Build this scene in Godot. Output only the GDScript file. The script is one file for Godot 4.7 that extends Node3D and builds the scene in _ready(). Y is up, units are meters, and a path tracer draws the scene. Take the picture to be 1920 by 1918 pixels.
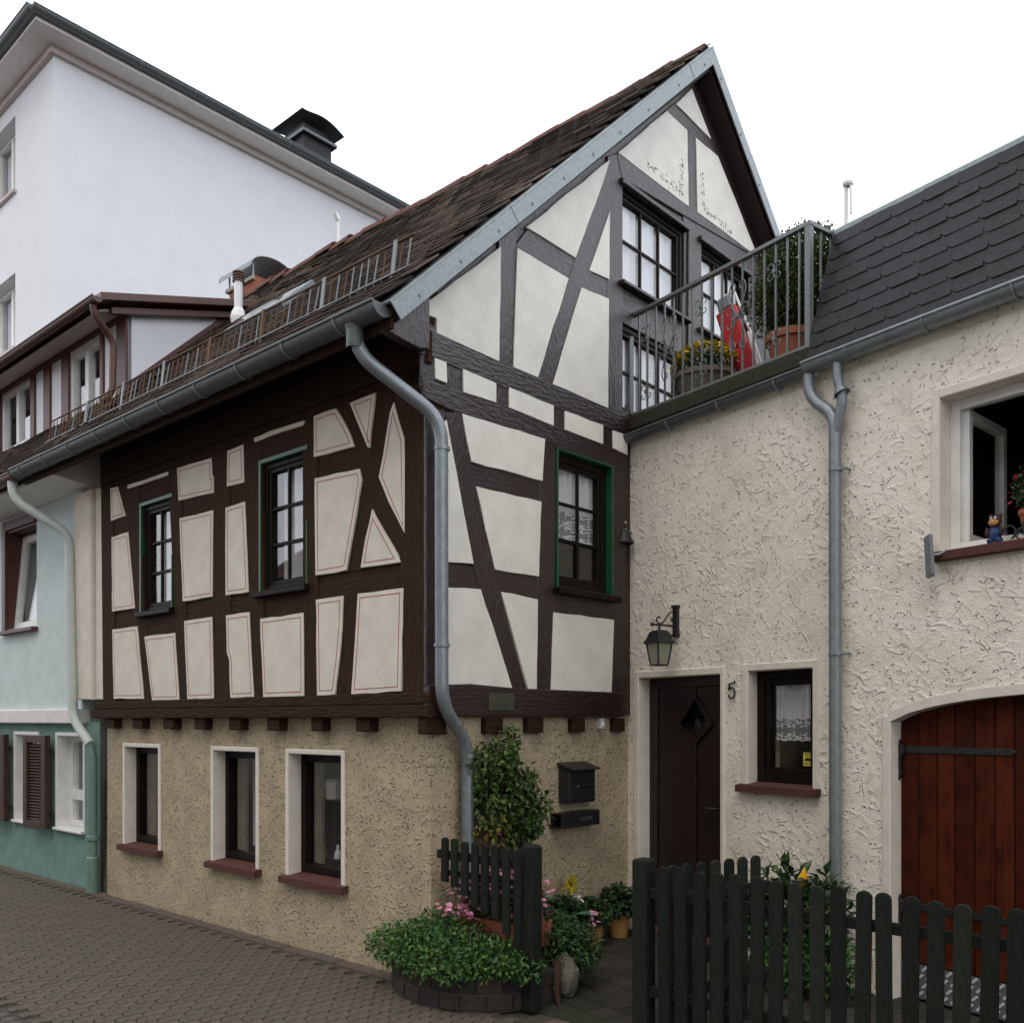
extends Node3D
# A street corner in an old town: half-timbered house, rendered annex with balcony, neighbours, small front yard.
# Frames: HF = half-timbered house (x along the gable, z along the street front towards the viewer), AF = annex (x along its front, z out of it).

var HF := Transform3D(Basis(Vector3(0.67077, 0, -0.74166), Vector3(0, 1, 0), Vector3(0.74166, 0, 0.67077)), Vector3(-0.5087, 0, -5.8838))
var AF := Transform3D(Basis(Vector3(0.57328, 0, 0.81936), Vector3(0, 1, 0), Vector3(-0.81936, 0, 0.57328)), Vector3(0.8786, 0, -7.5343))
var FS := Transform3D(Basis(Vector3(0, 0, 1), Vector3(0, 1, 0), Vector3(-1, 0, 0)), Vector3.ZERO)   # street front: u along z, n towards the street
var FG := Transform3D.IDENTITY   # gable (in HF) or annex front (in AF)
var M := {}
var org := {}
var names := {}
var rng := RandomNumberGenerator.new()

class MB:
	var v := PackedVector3Array()
	var n := PackedVector3Array()
	var t := PackedVector2Array()
	var c := PackedColorArray()
	var grain := Vector3.UP
	var shift := Vector2.ZERO
	var tint := Color(1, 1, 1)
	func uvof(p: Vector3, nn: Vector3) -> Vector2:
		var g := grain
		if absf(nn.dot(g)) > 0.9:
			g = Vector3(g.y, g.z, g.x)
		var a := (g - nn * nn.dot(g)).normalized()
		return Vector2(p.dot(a), p.dot(nn.cross(a))) + shift
	func tri(a: Vector3, b: Vector3, d: Vector3) -> void:
		var nn := (b - a).cross(d - a)
		if nn.length_squared() < 1e-16:
			return
		nn = nn.normalized()
		trin(a, b, d, nn, nn, nn, nn)
	func trin(a: Vector3, b: Vector3, d: Vector3, na: Vector3, nb: Vector3, nd: Vector3, face: Vector3) -> void:
		v.append(a); v.append(d); v.append(b)
		n.append(na); n.append(nd); n.append(nb)
		t.append(uvof(a, face)); t.append(uvof(d, face)); t.append(uvof(b, face))
		for k in 3:
			c.append(tint)
	func quad(a: Vector3, b: Vector3, d: Vector3, e: Vector3) -> void:
		tri(a, b, d)
		tri(a, d, e)
	func quadn(a: Vector3, b: Vector3, d: Vector3, e: Vector3, na: Vector3, nb: Vector3, nd: Vector3, ne: Vector3) -> void:
		var f := (b - a).cross(d - a)
		if f.length_squared() < 1e-16:
			f = (d - a).cross(e - a)
		f = f.normalized()
		trin(a, b, d, na, nb, nd, f)
		trin(a, d, e, na, nd, ne, f)
	func obox(x: Transform3D, lo: Vector3, hi: Vector3) -> void:
		var p := []
		for k in 8:
			p.append(x * Vector3(hi.x if k & 1 else lo.x, hi.y if k & 2 else lo.y, hi.z if k & 4 else lo.z))
		quad(p[4], p[5], p[7], p[6]); quad(p[1], p[0], p[2], p[3])
		quad(p[5], p[1], p[3], p[7]); quad(p[0], p[4], p[6], p[2])
		quad(p[6], p[7], p[3], p[2]); quad(p[0], p[1], p[5], p[4])
	func box(lo: Vector3, hi: Vector3) -> void:
		obox(Transform3D.IDENTITY, lo, hi)
	func bbox(x: Transform3D, lo: Vector3, hi: Vector3, b := 0.004) -> void:   # box with chamfered front (+z) edges
		prism(x, [Vector2(lo.x, lo.y), Vector2(hi.x, lo.y), Vector2(hi.x, hi.y), Vector2(lo.x, hi.y)], lo.z, hi.z, b)
	func prism(x: Transform3D, poly: Array, n0: float, n1: float, bev := 0.0, back := true) -> void:
		var p := PackedVector2Array(poly)
		var area := 0.0
		for i in p.size():
			area += p[i].cross(p[(i + 1) % p.size()])
		if area < 0:
			p.reverse()
		var q := PackedVector2Array()
		var m := p.size()
		for i in m:
			var e0 := (p[i] - p[(i + m - 1) % m]).normalized()
			var e1 := (p[(i + 1) % m] - p[i]).normalized()
			var d := Vector2(-e0.y, e0.x) + Vector2(-e1.y, e1.x)
			d = d / maxf(0.5, d.length_squared() / 2.0) if d.length() > 0.01 else Vector2.ZERO
			q.append(p[i] + d * bev)
		var ix := Geometry2D.triangulate_polygon(q)
		for k in range(0, ix.size(), 3):
			var a := q[ix[k]]; var b := q[ix[k + 1]]; var d := q[ix[k + 2]]
			if (b - a).cross(d - a) < 0:
				var s := b; b = d; d = s
			tri(x * Vector3(a.x, a.y, n1), x * Vector3(b.x, b.y, n1), x * Vector3(d.x, d.y, n1))
			if back:
				tri(x * Vector3(a.x, a.y, n0), x * Vector3(d.x, d.y, n0), x * Vector3(b.x, b.y, n0))
		for i in m:
			var j := (i + 1) % m
			var nb := n1 - bev
			quad(x * Vector3(p[i].x, p[i].y, n0), x * Vector3(p[j].x, p[j].y, n0), x * Vector3(p[j].x, p[j].y, nb), x * Vector3(p[i].x, p[i].y, nb))
			if bev > 0:
				quad(x * Vector3(p[i].x, p[i].y, nb), x * Vector3(p[j].x, p[j].y, nb), x * Vector3(q[j].x, q[j].y, n1), x * Vector3(q[i].x, q[i].y, n1))
	func tube(path: Array, r, sides := 12, caps := true) -> void:   # r: number or array of radii
		var rings := []
		var norms := []
		var up := Vector3(0.013, 0.21, 0.97).normalized()
		for i in path.size():
			var d: Vector3 = path[mini(i + 1, path.size() - 1)] - path[maxi(i - 1, 0)]
			d = d.normalized()
			if i == 0 and absf(d.dot(up)) > 0.9:
				up = Vector3(0.98, 0.1, 0.1).normalized()
			var a := (up - d * d.dot(up)).normalized()
			up = a
			var b := d.cross(a)
			var rr: float = r[i] if r is Array else r
			if i > 0 and i < path.size() - 1:
				var d0: Vector3 = (path[i] - path[i - 1]).normalized()
				rr /= maxf(0.6, d.dot(d0))
			var ring := PackedVector3Array()
			var nr := PackedVector3Array()
			for k in sides:
				var w := TAU * k / sides
				var o := a * cos(w) + b * sin(w)
				ring.append(path[i] + o * rr)
				nr.append(o)
			rings.append(ring); norms.append(nr)
		for i in path.size() - 1:
			for k in sides:
				var j := (k + 1) % sides
				quadn(rings[i][k], rings[i][j], rings[i + 1][j], rings[i + 1][k], norms[i][k], norms[i][j], norms[i + 1][j], norms[i + 1][k])
		if caps:
			for k in range(1, sides - 1):
				tri(rings[0][0], rings[0][k + 1], rings[0][k])
				var e: PackedVector3Array = rings[-1]
				tri(e[0], e[k], e[k + 1])
	func lathe(x: Transform3D, prof: Array, sides := 16, smooth := true) -> void:   # prof: Vector2(radius, height), upwards
		for i in prof.size() - 1:
			var a: Vector2 = prof[i]
			var b: Vector2 = prof[i + 1]
			var s := (b - a).normalized()
			for k in sides:
				var w0 := TAU * k / sides
				var w1 := TAU * (k + 1) / sides
				var c0 := Vector3(cos(w0), 0, -sin(w0))
				var c1 := Vector3(cos(w1), 0, -sin(w1))
				var n0 := (x.basis * (c0 * s.y - Vector3.UP * s.x)).normalized()
				var n1 := (x.basis * (c1 * s.y - Vector3.UP * s.x)).normalized()
				var p0 := x * (c0 * a.x + Vector3.UP * a.y)
				var p1 := x * (c1 * a.x + Vector3.UP * a.y)
				var p2 := x * (c1 * b.x + Vector3.UP * b.y)
				var p3 := x * (c0 * b.x + Vector3.UP * b.y)
				if smooth:
					quadn(p0, p1, p2, p3, n0, n1, n1, n0)
				else:
					quad(p0, p1, p2, p3)
	func leaf(p: Vector3, dir: Vector3, nrm: Vector3, l: float, w: float, fold := 0.25) -> void:
		var d := dir.normalized()
		var s := d.cross(nrm).normalized()
		var nn := s.cross(d)
		var tip := p + d * l - nn * l * 0.18
		var mid := p + d * l * 0.5
		var a := mid + s * w * 0.5 + nn * w * fold
		var b := mid - s * w * 0.5 + nn * w * fold
		tri(p, a, mid); tri(mid, a, tip); tri(p, mid, b); tri(mid, tip, b)
	func mesh(o := Vector3.ZERO) -> ArrayMesh:
		var arr := []
		arr.resize(Mesh.ARRAY_MAX)
		if o != Vector3.ZERO:
			for i in v.size():
				v[i] -= o
		arr[Mesh.ARRAY_VERTEX] = v
		arr[Mesh.ARRAY_NORMAL] = n
		arr[Mesh.ARRAY_TEX_UV] = t
		arr[Mesh.ARRAY_COLOR] = c
		var m := ArrayMesh.new()
		m.add_surface_from_arrays(Mesh.PRIMITIVE_TRIANGLES, arr)
		return m

# ---------------------------------------------------------------- scene tree helpers
func numbered(called: String) -> String:
	names[called] = names.get(called, -1) + 1
	return called if names[called] == 0 else "%s_%03d" % [called, names[called]]

func thing(called: String, label: String, category: String, frame: Transform3D, at: Vector3, group := "") -> Node3D:
	var o := Node3D.new()
	o.name = numbered(called)
	o.transform = frame * Transform3D(Basis.IDENTITY, at)
	add_child(o)
	o.set_meta("label", label)
	o.set_meta("category", category)
	if group:
		o.set_meta("group", group)
	org[o] = at
	return o

func structure(called: String, frame: Transform3D) -> Node3D:
	var o := Node3D.new()
	o.name = called
	o.transform = frame
	add_child(o)
	o.set_meta("kind", "structure")
	org[o] = Vector3.ZERO
	return o

func part(called: String, parent: Node3D) -> Node3D:   # a part that is a group of sub-parts
	var o := Node3D.new()
	o.name = called
	parent.add_child(o, true)
	org[o] = org[parent]
	return o

func put(mb: MB, called: String, m: Material, parent: Node3D) -> MeshInstance3D:
	var o := MeshInstance3D.new()
	o.name = called
	o.mesh = mb.mesh(org[parent])
	o.material_override = m
	parent.add_child(o, true)
	org[o] = org[parent]
	return o

func inst(mesh: Mesh, called: String, m: Material, parent: Node3D, x: Transform3D) -> MeshInstance3D:
	var o := MeshInstance3D.new()
	o.name = called
	o.mesh = mesh
	o.material_override = m
	o.transform = Transform3D(x.basis, x.origin - org[parent])
	parent.add_child(o, true)
	org[o] = Vector3.ZERO
	return o

func fx(face: Transform3D, u := 0.0, v := 0.0, n := 0.0) -> Transform3D:
	return face * Transform3D(Basis.IDENTITY, Vector3(u, v, n))

func bar(mb: MB, a: Vector3, b: Vector3, w: float, h: float, up := Vector3.UP) -> void:   # rectangular bar from a to b
	var d := (b - a).normalized()
	var s := d.cross(up).normalized()
	var x := Transform3D(Basis(s, s.cross(d), -d), a)
	mb.obox(x, Vector3(-w / 2, -h / 2, -a.distance_to(b)), Vector3(w / 2, h / 2, 0))

func smooth_path(pts: Array, steps := 6) -> Array:
	var out := []
	for i in pts.size() - 1:
		var p0: Vector3 = pts[maxi(i - 1, 0)]
		var p3: Vector3 = pts[mini(i + 2, pts.size() - 1)]
		for k in steps:
			out.append(pts[i].cubic_interpolate(pts[i + 1], p0, p3, float(k) / steps))
	out.append(pts[-1])
	return out

func bent_pipe(pts: Array, r: float) -> Array:   # polyline with rounded bends
	var out := [pts[0]]
	for i in range(1, pts.size() - 1):
		var a: Vector3 = pts[i] + (pts[i - 1] - pts[i]).limit_length(r)
		var b: Vector3 = pts[i] + (pts[i + 1] - pts[i]).limit_length(r)
		for k in 7:
			var w := k / 6.0
			out.append(a.lerp(pts[i], w).lerp(pts[i].lerp(b, w), w))
	out.append(pts[-1])
	return out

func spiral(c: Vector3, ux: Vector3, uy: Vector3, r0: float, r1: float, a0: float, a1: float, steps := 18) -> Array:
	var out := []
	for i in steps + 1:
		var w := float(i) / steps
		var a := lerpf(a0, a1, w)
		out.append(c + (ux * cos(a) + uy * sin(a)) * lerpf(r0, r1, w))
	return out

func wall(mb: MB, f: Transform3D, us: Array, bottom: float, top: Callable, holes: Array, n0: float, n1: float) -> void:
	# a wall between planes n0 (inside) and n1 (outside); holes: [u0, u1, v0, Callable top(u)]; us: breaks along u
	for i in us.size() - 1:
		var a: float = us[i]
		var b: float = us[i + 1]
		var spans := []
		var lo := Vector2(bottom, bottom)
		var inside := holes.filter(func(h): return h[0] < a + 1e-4 and h[1] > b - 1e-4)
		inside.sort_custom(func(p, q): return p[2] < q[2])
		for h in inside:
			if h[2] > lo.x + 1e-4:
				spans.append([lo, Vector2(h[2], h[2])])
			lo = Vector2(h[3].call(a), h[3].call(b))
			mb.quad(f * Vector3(a, h[2], n1), f * Vector3(b, h[2], n1), f * Vector3(b, h[2], n0), f * Vector3(a, h[2], n0))
			mb.quad(f * Vector3(a, lo.x, n0), f * Vector3(b, lo.y, n0), f * Vector3(b, lo.y, n1), f * Vector3(a, lo.x, n1))
			if absf(h[0] - a) < 1e-4:
				mb.quad(f * Vector3(a, h[2], n1), f * Vector3(a, h[2], n0), f * Vector3(a, lo.x, n0), f * Vector3(a, lo.x, n1))
			if absf(h[1] - b) < 1e-4:
				mb.quad(f * Vector3(b, h[2], n0), f * Vector3(b, h[2], n1), f * Vector3(b, lo.y, n1), f * Vector3(b, lo.y, n0))
		spans.append([lo, Vector2(top.call(a), top.call(b))])
		for s in spans:
			mb.quad(f * Vector3(a, s[0].x, n1), f * Vector3(b, s[0].y, n1), f * Vector3(b, s[1].y, n1), f * Vector3(a, s[1].x, n1))
			mb.quad(f * Vector3(b, s[0].y, n0), f * Vector3(a, s[0].x, n0), f * Vector3(a, s[1].x, n0), f * Vector3(b, s[1].y, n0))
		mb.quad(f * Vector3(a, top.call(a), n1), f * Vector3(b, top.call(b), n1), f * Vector3(b, top.call(b), n0), f * Vector3(a, top.call(a), n0))
	for e in [us[0], us[-1]]:
		mb.quad(f * Vector3(e, bottom, n0), f * Vector3(e, bottom, n1), f * Vector3(e, top.call(e), n1), f * Vector3(e, top.call(e), n0))

func flat(y: float) -> Callable:
	return func(_u): return y

func breaks(lo: float, hi: float, holes: Array, extra := []) -> Array:
	var s := {lo: 1, hi: 1}
	for h in holes:
		s[h[0]] = 1
		s[h[1]] = 1
	for e in extra:
		s[e] = 1
	var k := s.keys()
	k.sort()
	return k

# ---------------------------------------------------------------- textures and materials
func s8(x: float) -> int:
	x = clampf(x, 0, 1)
	return int(round(255.0 * (x * 12.92 if x <= 0.0031308 else 1.055 * pow(x, 1 / 2.4) - 0.055)))

func noise_bytes(size: int, freq: float, sd: int, octaves := 4, stretch := 1) -> PackedByteArray:
	var nz := FastNoiseLite.new()
	nz.seed = sd
	nz.frequency = freq
	nz.fractal_octaves = octaves
	var im := nz.get_seamless_image(size / stretch, size)
	im.convert(Image.FORMAT_L8)
	if stretch > 1:
		im.resize(size, size, Image.INTERPOLATE_CUBIC)
	return im.get_data()

func ramp_tex(size: int, layers: Array, lo: Vector3, hi: Vector3) -> ImageTexture:   # layers: [bytes, weight]; lo and hi are linear multipliers
	var lut := PackedByteArray()
	for k in 256:
		for a in 3:
			lut.append(s8(lerpf(lo[a], hi[a], k / 255.0)))
	var out := PackedByteArray()
	out.resize(size * size * 3)
	for i in size * size:
		var x := 0.0
		for l in layers:
			x += l[0][i] * l[1]
		var k := clampi(int(x), 0, 255) * 3
		out[i * 3] = lut[k]; out[i * 3 + 1] = lut[k + 1]; out[i * 3 + 2] = lut[k + 2]
	return ImageTexture.create_from_image(Image.create_from_data(size, size, false, Image.FORMAT_RGB8, out))

func grey_tex(size: int, d: PackedByteArray) -> ImageTexture:
	return ImageTexture.create_from_image(Image.create_from_data(size, size, false, Image.FORMAT_L8, d))

func mat(called: String, lin: Vector3, rough := 0.9, opts := {}) -> StandardMaterial3D:
	var m := StandardMaterial3D.new()
	m.resource_name = called
	m.albedo_color = Color(lin.x, lin.y, lin.z).linear_to_srgb()
	m.roughness = rough
	m.metallic = opts.get("metal", 0.0)
	if opts.has("spec"):
		m.metallic_specular = opts.spec
	if opts.has("tex"):
		m.albedo_texture = opts.tex
	if opts.has("bump"):
		m.heightmap_enabled = true
		m.heightmap_texture = opts.bump
		m.heightmap_scale = opts.get("depth", 0.3)
	if opts.has("size"):
		m.uv1_triplanar = opts.get("tri", true)
		m.uv1_scale = Vector3.ONE / opts.size
		m.uv1_triplanar_sharpness = 8.0
	if opts.get("vc", false):
		m.vertex_color_use_as_albedo = true
	if opts.has("back"):
		m.backlight_enabled = true
		m.backlight = Color(opts.back.x, opts.back.y, opts.back.z).linear_to_srgb()
	if opts.has("alpha"):
		m.transparency = BaseMaterial3D.TRANSPARENCY_ALPHA
		m.albedo_color.a = opts.alpha
	M[called] = m
	return m

func strokes(h: PackedByteArray, size: int, sd: int, count: int, len0: float, len1: float, tail: int, amp0: float, amp1: float, steep: float) -> void:
	# trowel ridges with one steep edge and a long back
	var r := RandomNumberGenerator.new()
	r.seed = sd
	var flow := noise_bytes(64, 0.05, sd + 9, 2)
	for k in count:
		var x := r.randf() * size
		var y := r.randf() * size
		var f: float = flow[(int(y * 64 / size) % 64) * 64 + int(x * 64 / size) % 64] / 255.0
		var busy: float = flow[(int(y * 64 / size + 23) % 64) * 64 + int(x * 64 / size + 41) % 64] / 255.0
		if r.randf() > 0.3 + busy:
			continue
		var ang := (f - 0.5) * TAU * 0.9 + r.randfn() * 0.6 + steep
		var curve := r.randfn() * 0.03
		var ln := int(lerpf(len0, len1, pow(r.randf(), 1.6)))
		var amp := r.randf_range(amp0, amp1) * (0.6 + busy * 0.5)
		var flip := 1.0 if r.randf() < 0.7 else -1.0
		for s in ln:
			ang += curve + r.randfn() * 0.05
			x += cos(ang)
			y += sin(ang)
			var e := sqrt(sin(PI * (s + 1.0) / (ln + 1.0))) * (0.8 + 0.2 * sin(s * 0.9 + k))
			for w in range(-2, tail):
				var q := (1.0 + w / 3.0) if w < 0 else pow(1.0 - float(w) / tail, 1.6)
				var hv := int(66.0 + amp * e * q)
				var at := (int(y + cos(ang) * w * flip) & (size - 1)) * size + (int(x - sin(ang) * w * flip) & (size - 1))
				if hv > h[at]:
					h[at] = hv

func stucco(size: int, sd: int, passes: Array, pits: int, steep: float) -> PackedByteArray:
	# hand-thrown render: broad smears, then short ridges, then small pits
	var r := RandomNumberGenerator.new()
	r.seed = sd
	var h := noise_bytes(size, 0.03, sd + 5, 3)
	var grain := noise_bytes(size, 0.18, sd + 6, 2)
	for i in h.size():
		h[i] = 50 + h[i] / 8 + grain[i] / 14
	for p in passes:
		strokes(h, size, sd + p[0], p[0], p[1], p[2], p[3], p[4], p[5], steep)
	for k in pits:
		var x := r.randi() % size
		var y := r.randi() % size
		var a := r.randf() * TAU
		for s in r.randi_range(2, 9):
			for w in range(-1, 2):
				h[((y + int(sin(a) * s) + w) & (size - 1)) * size + ((x + int(cos(a) * s)) & (size - 1))] = 14 + 14 * absi(w)
	return h

func make_materials() -> void:
	var n1 := noise_bytes(512, 0.012, 11, 5)
	var n2 := noise_bytes(512, 0.09, 12, 3)
	var n3 := noise_bytes(512, 0.3, 13, 2)
	var wd := noise_bytes(512, 0.09, 21, 4, 16)
	var wd2 := noise_bytes(512, 0.02, 22, 3, 4)
	var soft := ramp_tex(512, [[n1, 0.55], [n2, 0.3], [n3, 0.15]], Vector3(0.8, 0.79, 0.77), Vector3(1.1, 1.1, 1.1))
	var soft2 := ramp_tex(512, [[n1, 0.5], [n2, 0.35], [n3, 0.15]], Vector3(0.62, 0.6, 0.56), Vector3(1.2, 1.2, 1.2))
	var dirty := ramp_tex(512, [[n1, 0.75], [n2, 0.25]], Vector3(0.35, 0.34, 0.3), Vector3(1.45, 1.45, 1.45))
	var wood := ramp_tex(512, [[wd, 0.7], [wd2, 0.3]], Vector3(0.35, 0.33, 0.32), Vector3(1.6, 1.6, 1.6))
	var fine := grey_tex(512, n2)
	var grit := grey_tex(512, n3)
	var woodh := grey_tex(512, wd)
	var ad := noise_bytes(512, 0.035, 24, 2, 2)   # adze marks
	var hw := PackedByteArray()
	hw.resize(wd.size())
	for i in wd.size():
		hw[i] = int(wd[i] * 0.45 + ad[i] * 0.55)
	var hewn := grey_tex(512, hw)
	mat("cream", Vector3(0.775, 0.75, 0.69), 0.9, {"tex": soft, "bump": fine, "depth": 0.12, "size": 1.9})
	mat("beige", Vector3(0.72, 0.665, 0.59), 0.9, {"tex": soft, "bump": fine, "depth": 0.12, "size": 1.6})
	mat("red_line", Vector3(0.33, 0.07, 0.05), 0.9)
	mat("vine_paint", Vector3(0.16, 0.15, 0.09), 0.9)
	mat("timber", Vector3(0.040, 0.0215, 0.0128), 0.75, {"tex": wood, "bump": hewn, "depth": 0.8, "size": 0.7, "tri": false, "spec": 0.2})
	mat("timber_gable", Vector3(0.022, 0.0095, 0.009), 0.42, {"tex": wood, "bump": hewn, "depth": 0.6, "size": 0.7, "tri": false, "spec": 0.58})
	mat("dark_frame", Vector3(0.0105, 0.0068, 0.0048), 0.5, {"tex": wood, "size": 0.5, "tri": false, "spec": 0.25})
	mat("green_paint", Vector3(0.008, 0.075, 0.03), 0.4)
	mat("white_paint", Vector3(0.78, 0.78, 0.77), 0.4, {"tex": soft, "size": 0.9})
	mat("trim", Vector3(0.76, 0.71, 0.64), 0.85, {"tex": soft, "bump": fine, "depth": 0.1, "size": 0.8})
	mat("sandstone", Vector3(0.108, 0.047, 0.04), 0.82, {"tex": soft2, "bump": grit, "depth": 0.15, "size": 0.5, "spec": 0.3})
	mat("zinc", Vector3(0.25, 0.285, 0.31), 0.42, {"metal": 0.45, "tex": soft2, "size": 0.6})
	mat("zinc_bright", Vector3(0.235, 0.27, 0.28), 0.42, {"metal": 0.4, "tex": soft2, "size": 0.3})
	mat("zinc_dark", Vector3(0.12, 0.135, 0.14), 0.5, {"metal": 0.4, "tex": soft2, "size": 0.6})
	mat("rust", Vector3(0.12, 0.065, 0.035), 0.85, {"tex": soft2, "size": 0.2})
	mat("galvanised", Vector3(0.19, 0.21, 0.215), 0.5, {"metal": 0.35, "tex": soft2, "size": 0.2})
	mat("iron", Vector3(0.012, 0.0125, 0.014), 0.5)
	mat("black_box", Vector3(0.014, 0.0135, 0.016), 0.45, {"tex": soft2, "size": 0.3})
	for k in 4:
		var b: float = [0.8, 1.0, 1.25, 0.65][k]
		mat("tile%d" % k, Vector3(0.25, [0.215, 0.205, 0.22, 0.22][k], [0.185, 0.175, 0.195, 0.195][k]) * b, 0.9, {"vc": true, "spec": 0.25, "tex": dirty, "bump": fine, "depth": 0.3, "size": 0.45})
	mat("ridge_tile", Vector3(0.12, 0.05, 0.036), 0.88, {"tex": dirty, "bump": fine, "depth": 0.3, "size": 0.35})
	mat("roof_board", Vector3(0.022, 0.014, 0.011), 0.8, {"tex": wood, "size": 0.7, "tri": false})
	mat("verge_soffit", Vector3(0.014, 0.0075, 0.006), 0.8, {"spec": 0.2, "tex": wood, "size": 0.7, "tri": false})
	for k in 4:
		mat("slate%d" % k, Vector3(0.016, 0.0163, 0.0185) * [0.75, 1.0, 1.2, 0.88][k], 0.5, {"spec": 0.36, "tex": dirty, "bump": fine, "depth": 0.2, "size": 0.7})
	mat("brick_red", Vector3(0.26, 0.085, 0.05), 0.9, {"tex": soft2, "size": 0.3})
	mat("planter_mortar", Vector3(0.07, 0.06, 0.05), 0.95, {"tex": soft2, "size": 0.3})
	mat("mortar", Vector3(0.32, 0.29, 0.25), 0.95, {"tex": soft2, "size": 0.3})
	mat("blue_render", Vector3(0.61, 0.70, 0.71), 0.9, {"tex": soft, "bump": fine, "depth": 0.1, "size": 2.6})
	mat("green_render", Vector3(0.165, 0.29, 0.255), 0.9, {"tex": soft2, "bump": fine, "depth": 0.15, "size": 1.6})
	mat("white_render", Vector3(0.695, 0.705, 0.735), 0.92, {"tex": ramp_tex(512, [[n1, 0.6], [n2, 0.2], [n3, 0.2]], Vector3(0.93, 0.93, 0.925), Vector3(1.04, 1.04, 1.04)), "bump": fine, "depth": 0.2, "size": 5.0})
	mat("eave_plaster", Vector3(0.56, 0.50, 0.48), 0.92, {"tex": soft, "size": 2.0})
	mat("white_soffit", Vector3(0.78, 0.755, 0.735), 0.9, {"tex": soft, "size": 1.0})
	mat("oxblood", Vector3(0.085, 0.027, 0.02), 0.5, {"tex": soft2, "size": 0.6})
	mat("brown_tin", Vector3(0.1, 0.045, 0.032), 0.45, {"tex": soft2, "size": 0.6})
	mat("shutter", Vector3(0.055, 0.021, 0.013), 0.55, {"tex": wood, "size": 0.5, "tri": false})
	mat("pale_pipe", Vector3(0.52, 0.58, 0.55), 0.5, {"tex": soft, "size": 0.5})
	mat("green_pipe", Vector3(0.15, 0.25, 0.215), 0.5, {"tex": soft2, "size": 0.5})
	mat("glass", Vector3(0.1, 0.12, 0.12), 0.02, {"alpha": 0.01})
	mat("lamp_glass", Vector3(0.27, 0.28, 0.2), 0.35, {"alpha": 0.85})
	mat("curtain", Vector3(0.85, 0.86, 0.88), 0.95, {"back": Vector3(0.5, 0.5, 0.5)})
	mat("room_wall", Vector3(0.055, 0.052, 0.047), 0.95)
	mat("door_wood", Vector3(0.014, 0.0045, 0.0038), 0.45, {"tex": wood, "size": 0.6, "tri": false})
	for k in 3:
		mat("garage%d" % k, Vector3(0.070, 0.0150, 0.0065) * [0.8, 1.0, 1.2][k], 0.6, {"spec": 0.22, "tex": ramp_tex(512, [[wd, 0.45], [n1, 0.55]], Vector3(0.12, 0.11, 0.11), Vector3(1.75, 1.6, 1.5)), "size": 1.1 + 0.2 * k, "tri": false})
	for k in 3:
		mat("fence%d" % k, Vector3(0.018, 0.021, 0.0165) * [0.85, 1.0, 1.35][k], 0.75, {"tex": wood, "bump": woodh, "depth": 0.5, "size": 0.4, "tri": false, "spec": 0.25})
	for k in 4:
		mat("paver%d" % k, [Vector3(0.100, 0.080, 0.063), Vector3(0.094, 0.077, 0.061), Vector3(0.105, 0.082, 0.066), Vector3(0.09, 0.077, 0.060)][k], 0.9, {"tex": soft2, "bump": grit, "depth": 0.12, "size": 0.6})
	mat("paver_red", Vector3(0.112, 0.082, 0.067), 0.9, {"tex": soft2, "bump": grit, "depth": 0.12, "size": 0.5})
	mat("cobble", Vector3(0.096, 0.085, 0.077), 0.88, {"tex": soft2, "bump": grit, "depth": 0.2, "size": 0.4})
	mat("joint_sand", Vector3(0.06, 0.053, 0.043), 0.95, {"tex": soft2, "bump": fine, "depth": 0.4, "size": 0.8})
	for k in 3:
		mat("yard%d" % k, Vector3(0.031, 0.0275, 0.021) * [0.8, 1.0, 1.2][k], 0.9, {"tex": dirty, "bump": grit, "depth": 0.2, "size": 0.5})
	mat("yard_moss", Vector3(0.03, 0.032, 0.017), 0.95, {"tex": dirty, "bump": fine, "depth": 0.5, "size": 0.4})
	for k in 3:
		mat("planter_brick%d" % k, [Vector3(0.034, 0.026, 0.022), Vector3(0.042, 0.028, 0.023), Vector3(0.027, 0.022, 0.02)][k], 0.9, {"tex": dirty, "bump": grit, "depth": 0.2, "size": 0.3})
	mat("soil", Vector3(0.025, 0.018, 0.012), 0.95, {"tex": soft2, "size": 0.3})
	mat("leaf", Vector3(1, 1, 1), 0.5, {"vc": true, "back": Vector3(0.35, 0.4, 0.12)})
	mat("petal", Vector3(1, 1, 1), 0.7, {"vc": true, "back": Vector3(0.3, 0.3, 0.3)})
	mat("stem", Vector3(0.04, 0.045, 0.02), 0.8)
	mat("bark", Vector3(0.04, 0.027, 0.02), 0.9, {"tex": soft2, "size": 0.2})
	mat("terracotta", Vector3(0.36, 0.11, 0.065), 0.8, {"tex": soft, "size": 0.4})
	mat("ochre_pot", Vector3(0.46, 0.25, 0.08), 0.7, {"tex": soft, "size": 0.3})
	mat("taupe_pot", Vector3(0.2, 0.17, 0.14), 0.7, {"tex": soft2, "size": 0.3})
	mat("red_cloth", Vector3(0.42, 0.012, 0.018), 0.7)
	mat("white_plastic", Vector3(0.72, 0.72, 0.72), 0.4)
	mat("grey_plastic", Vector3(0.16, 0.175, 0.19), 0.5)
	mat("boulder", Vector3(0.23, 0.22, 0.19), 0.9, {"tex": dirty, "bump": fine, "depth": 0.5, "size": 0.25})
	mat("driftwood", Vector3(0.075, 0.042, 0.025), 0.9, {"tex": wood, "bump": woodh, "depth": 0.5, "size": 0.15, "tri": false})
	mat("bronze", Vector3(0.085, 0.088, 0.068), 0.5, {"metal": 0.3, "tex": dirty, "size": 0.2})
	mat("tread_plate", Vector3(0.16, 0.165, 0.18), 0.4, {"metal": 0.3})
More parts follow.
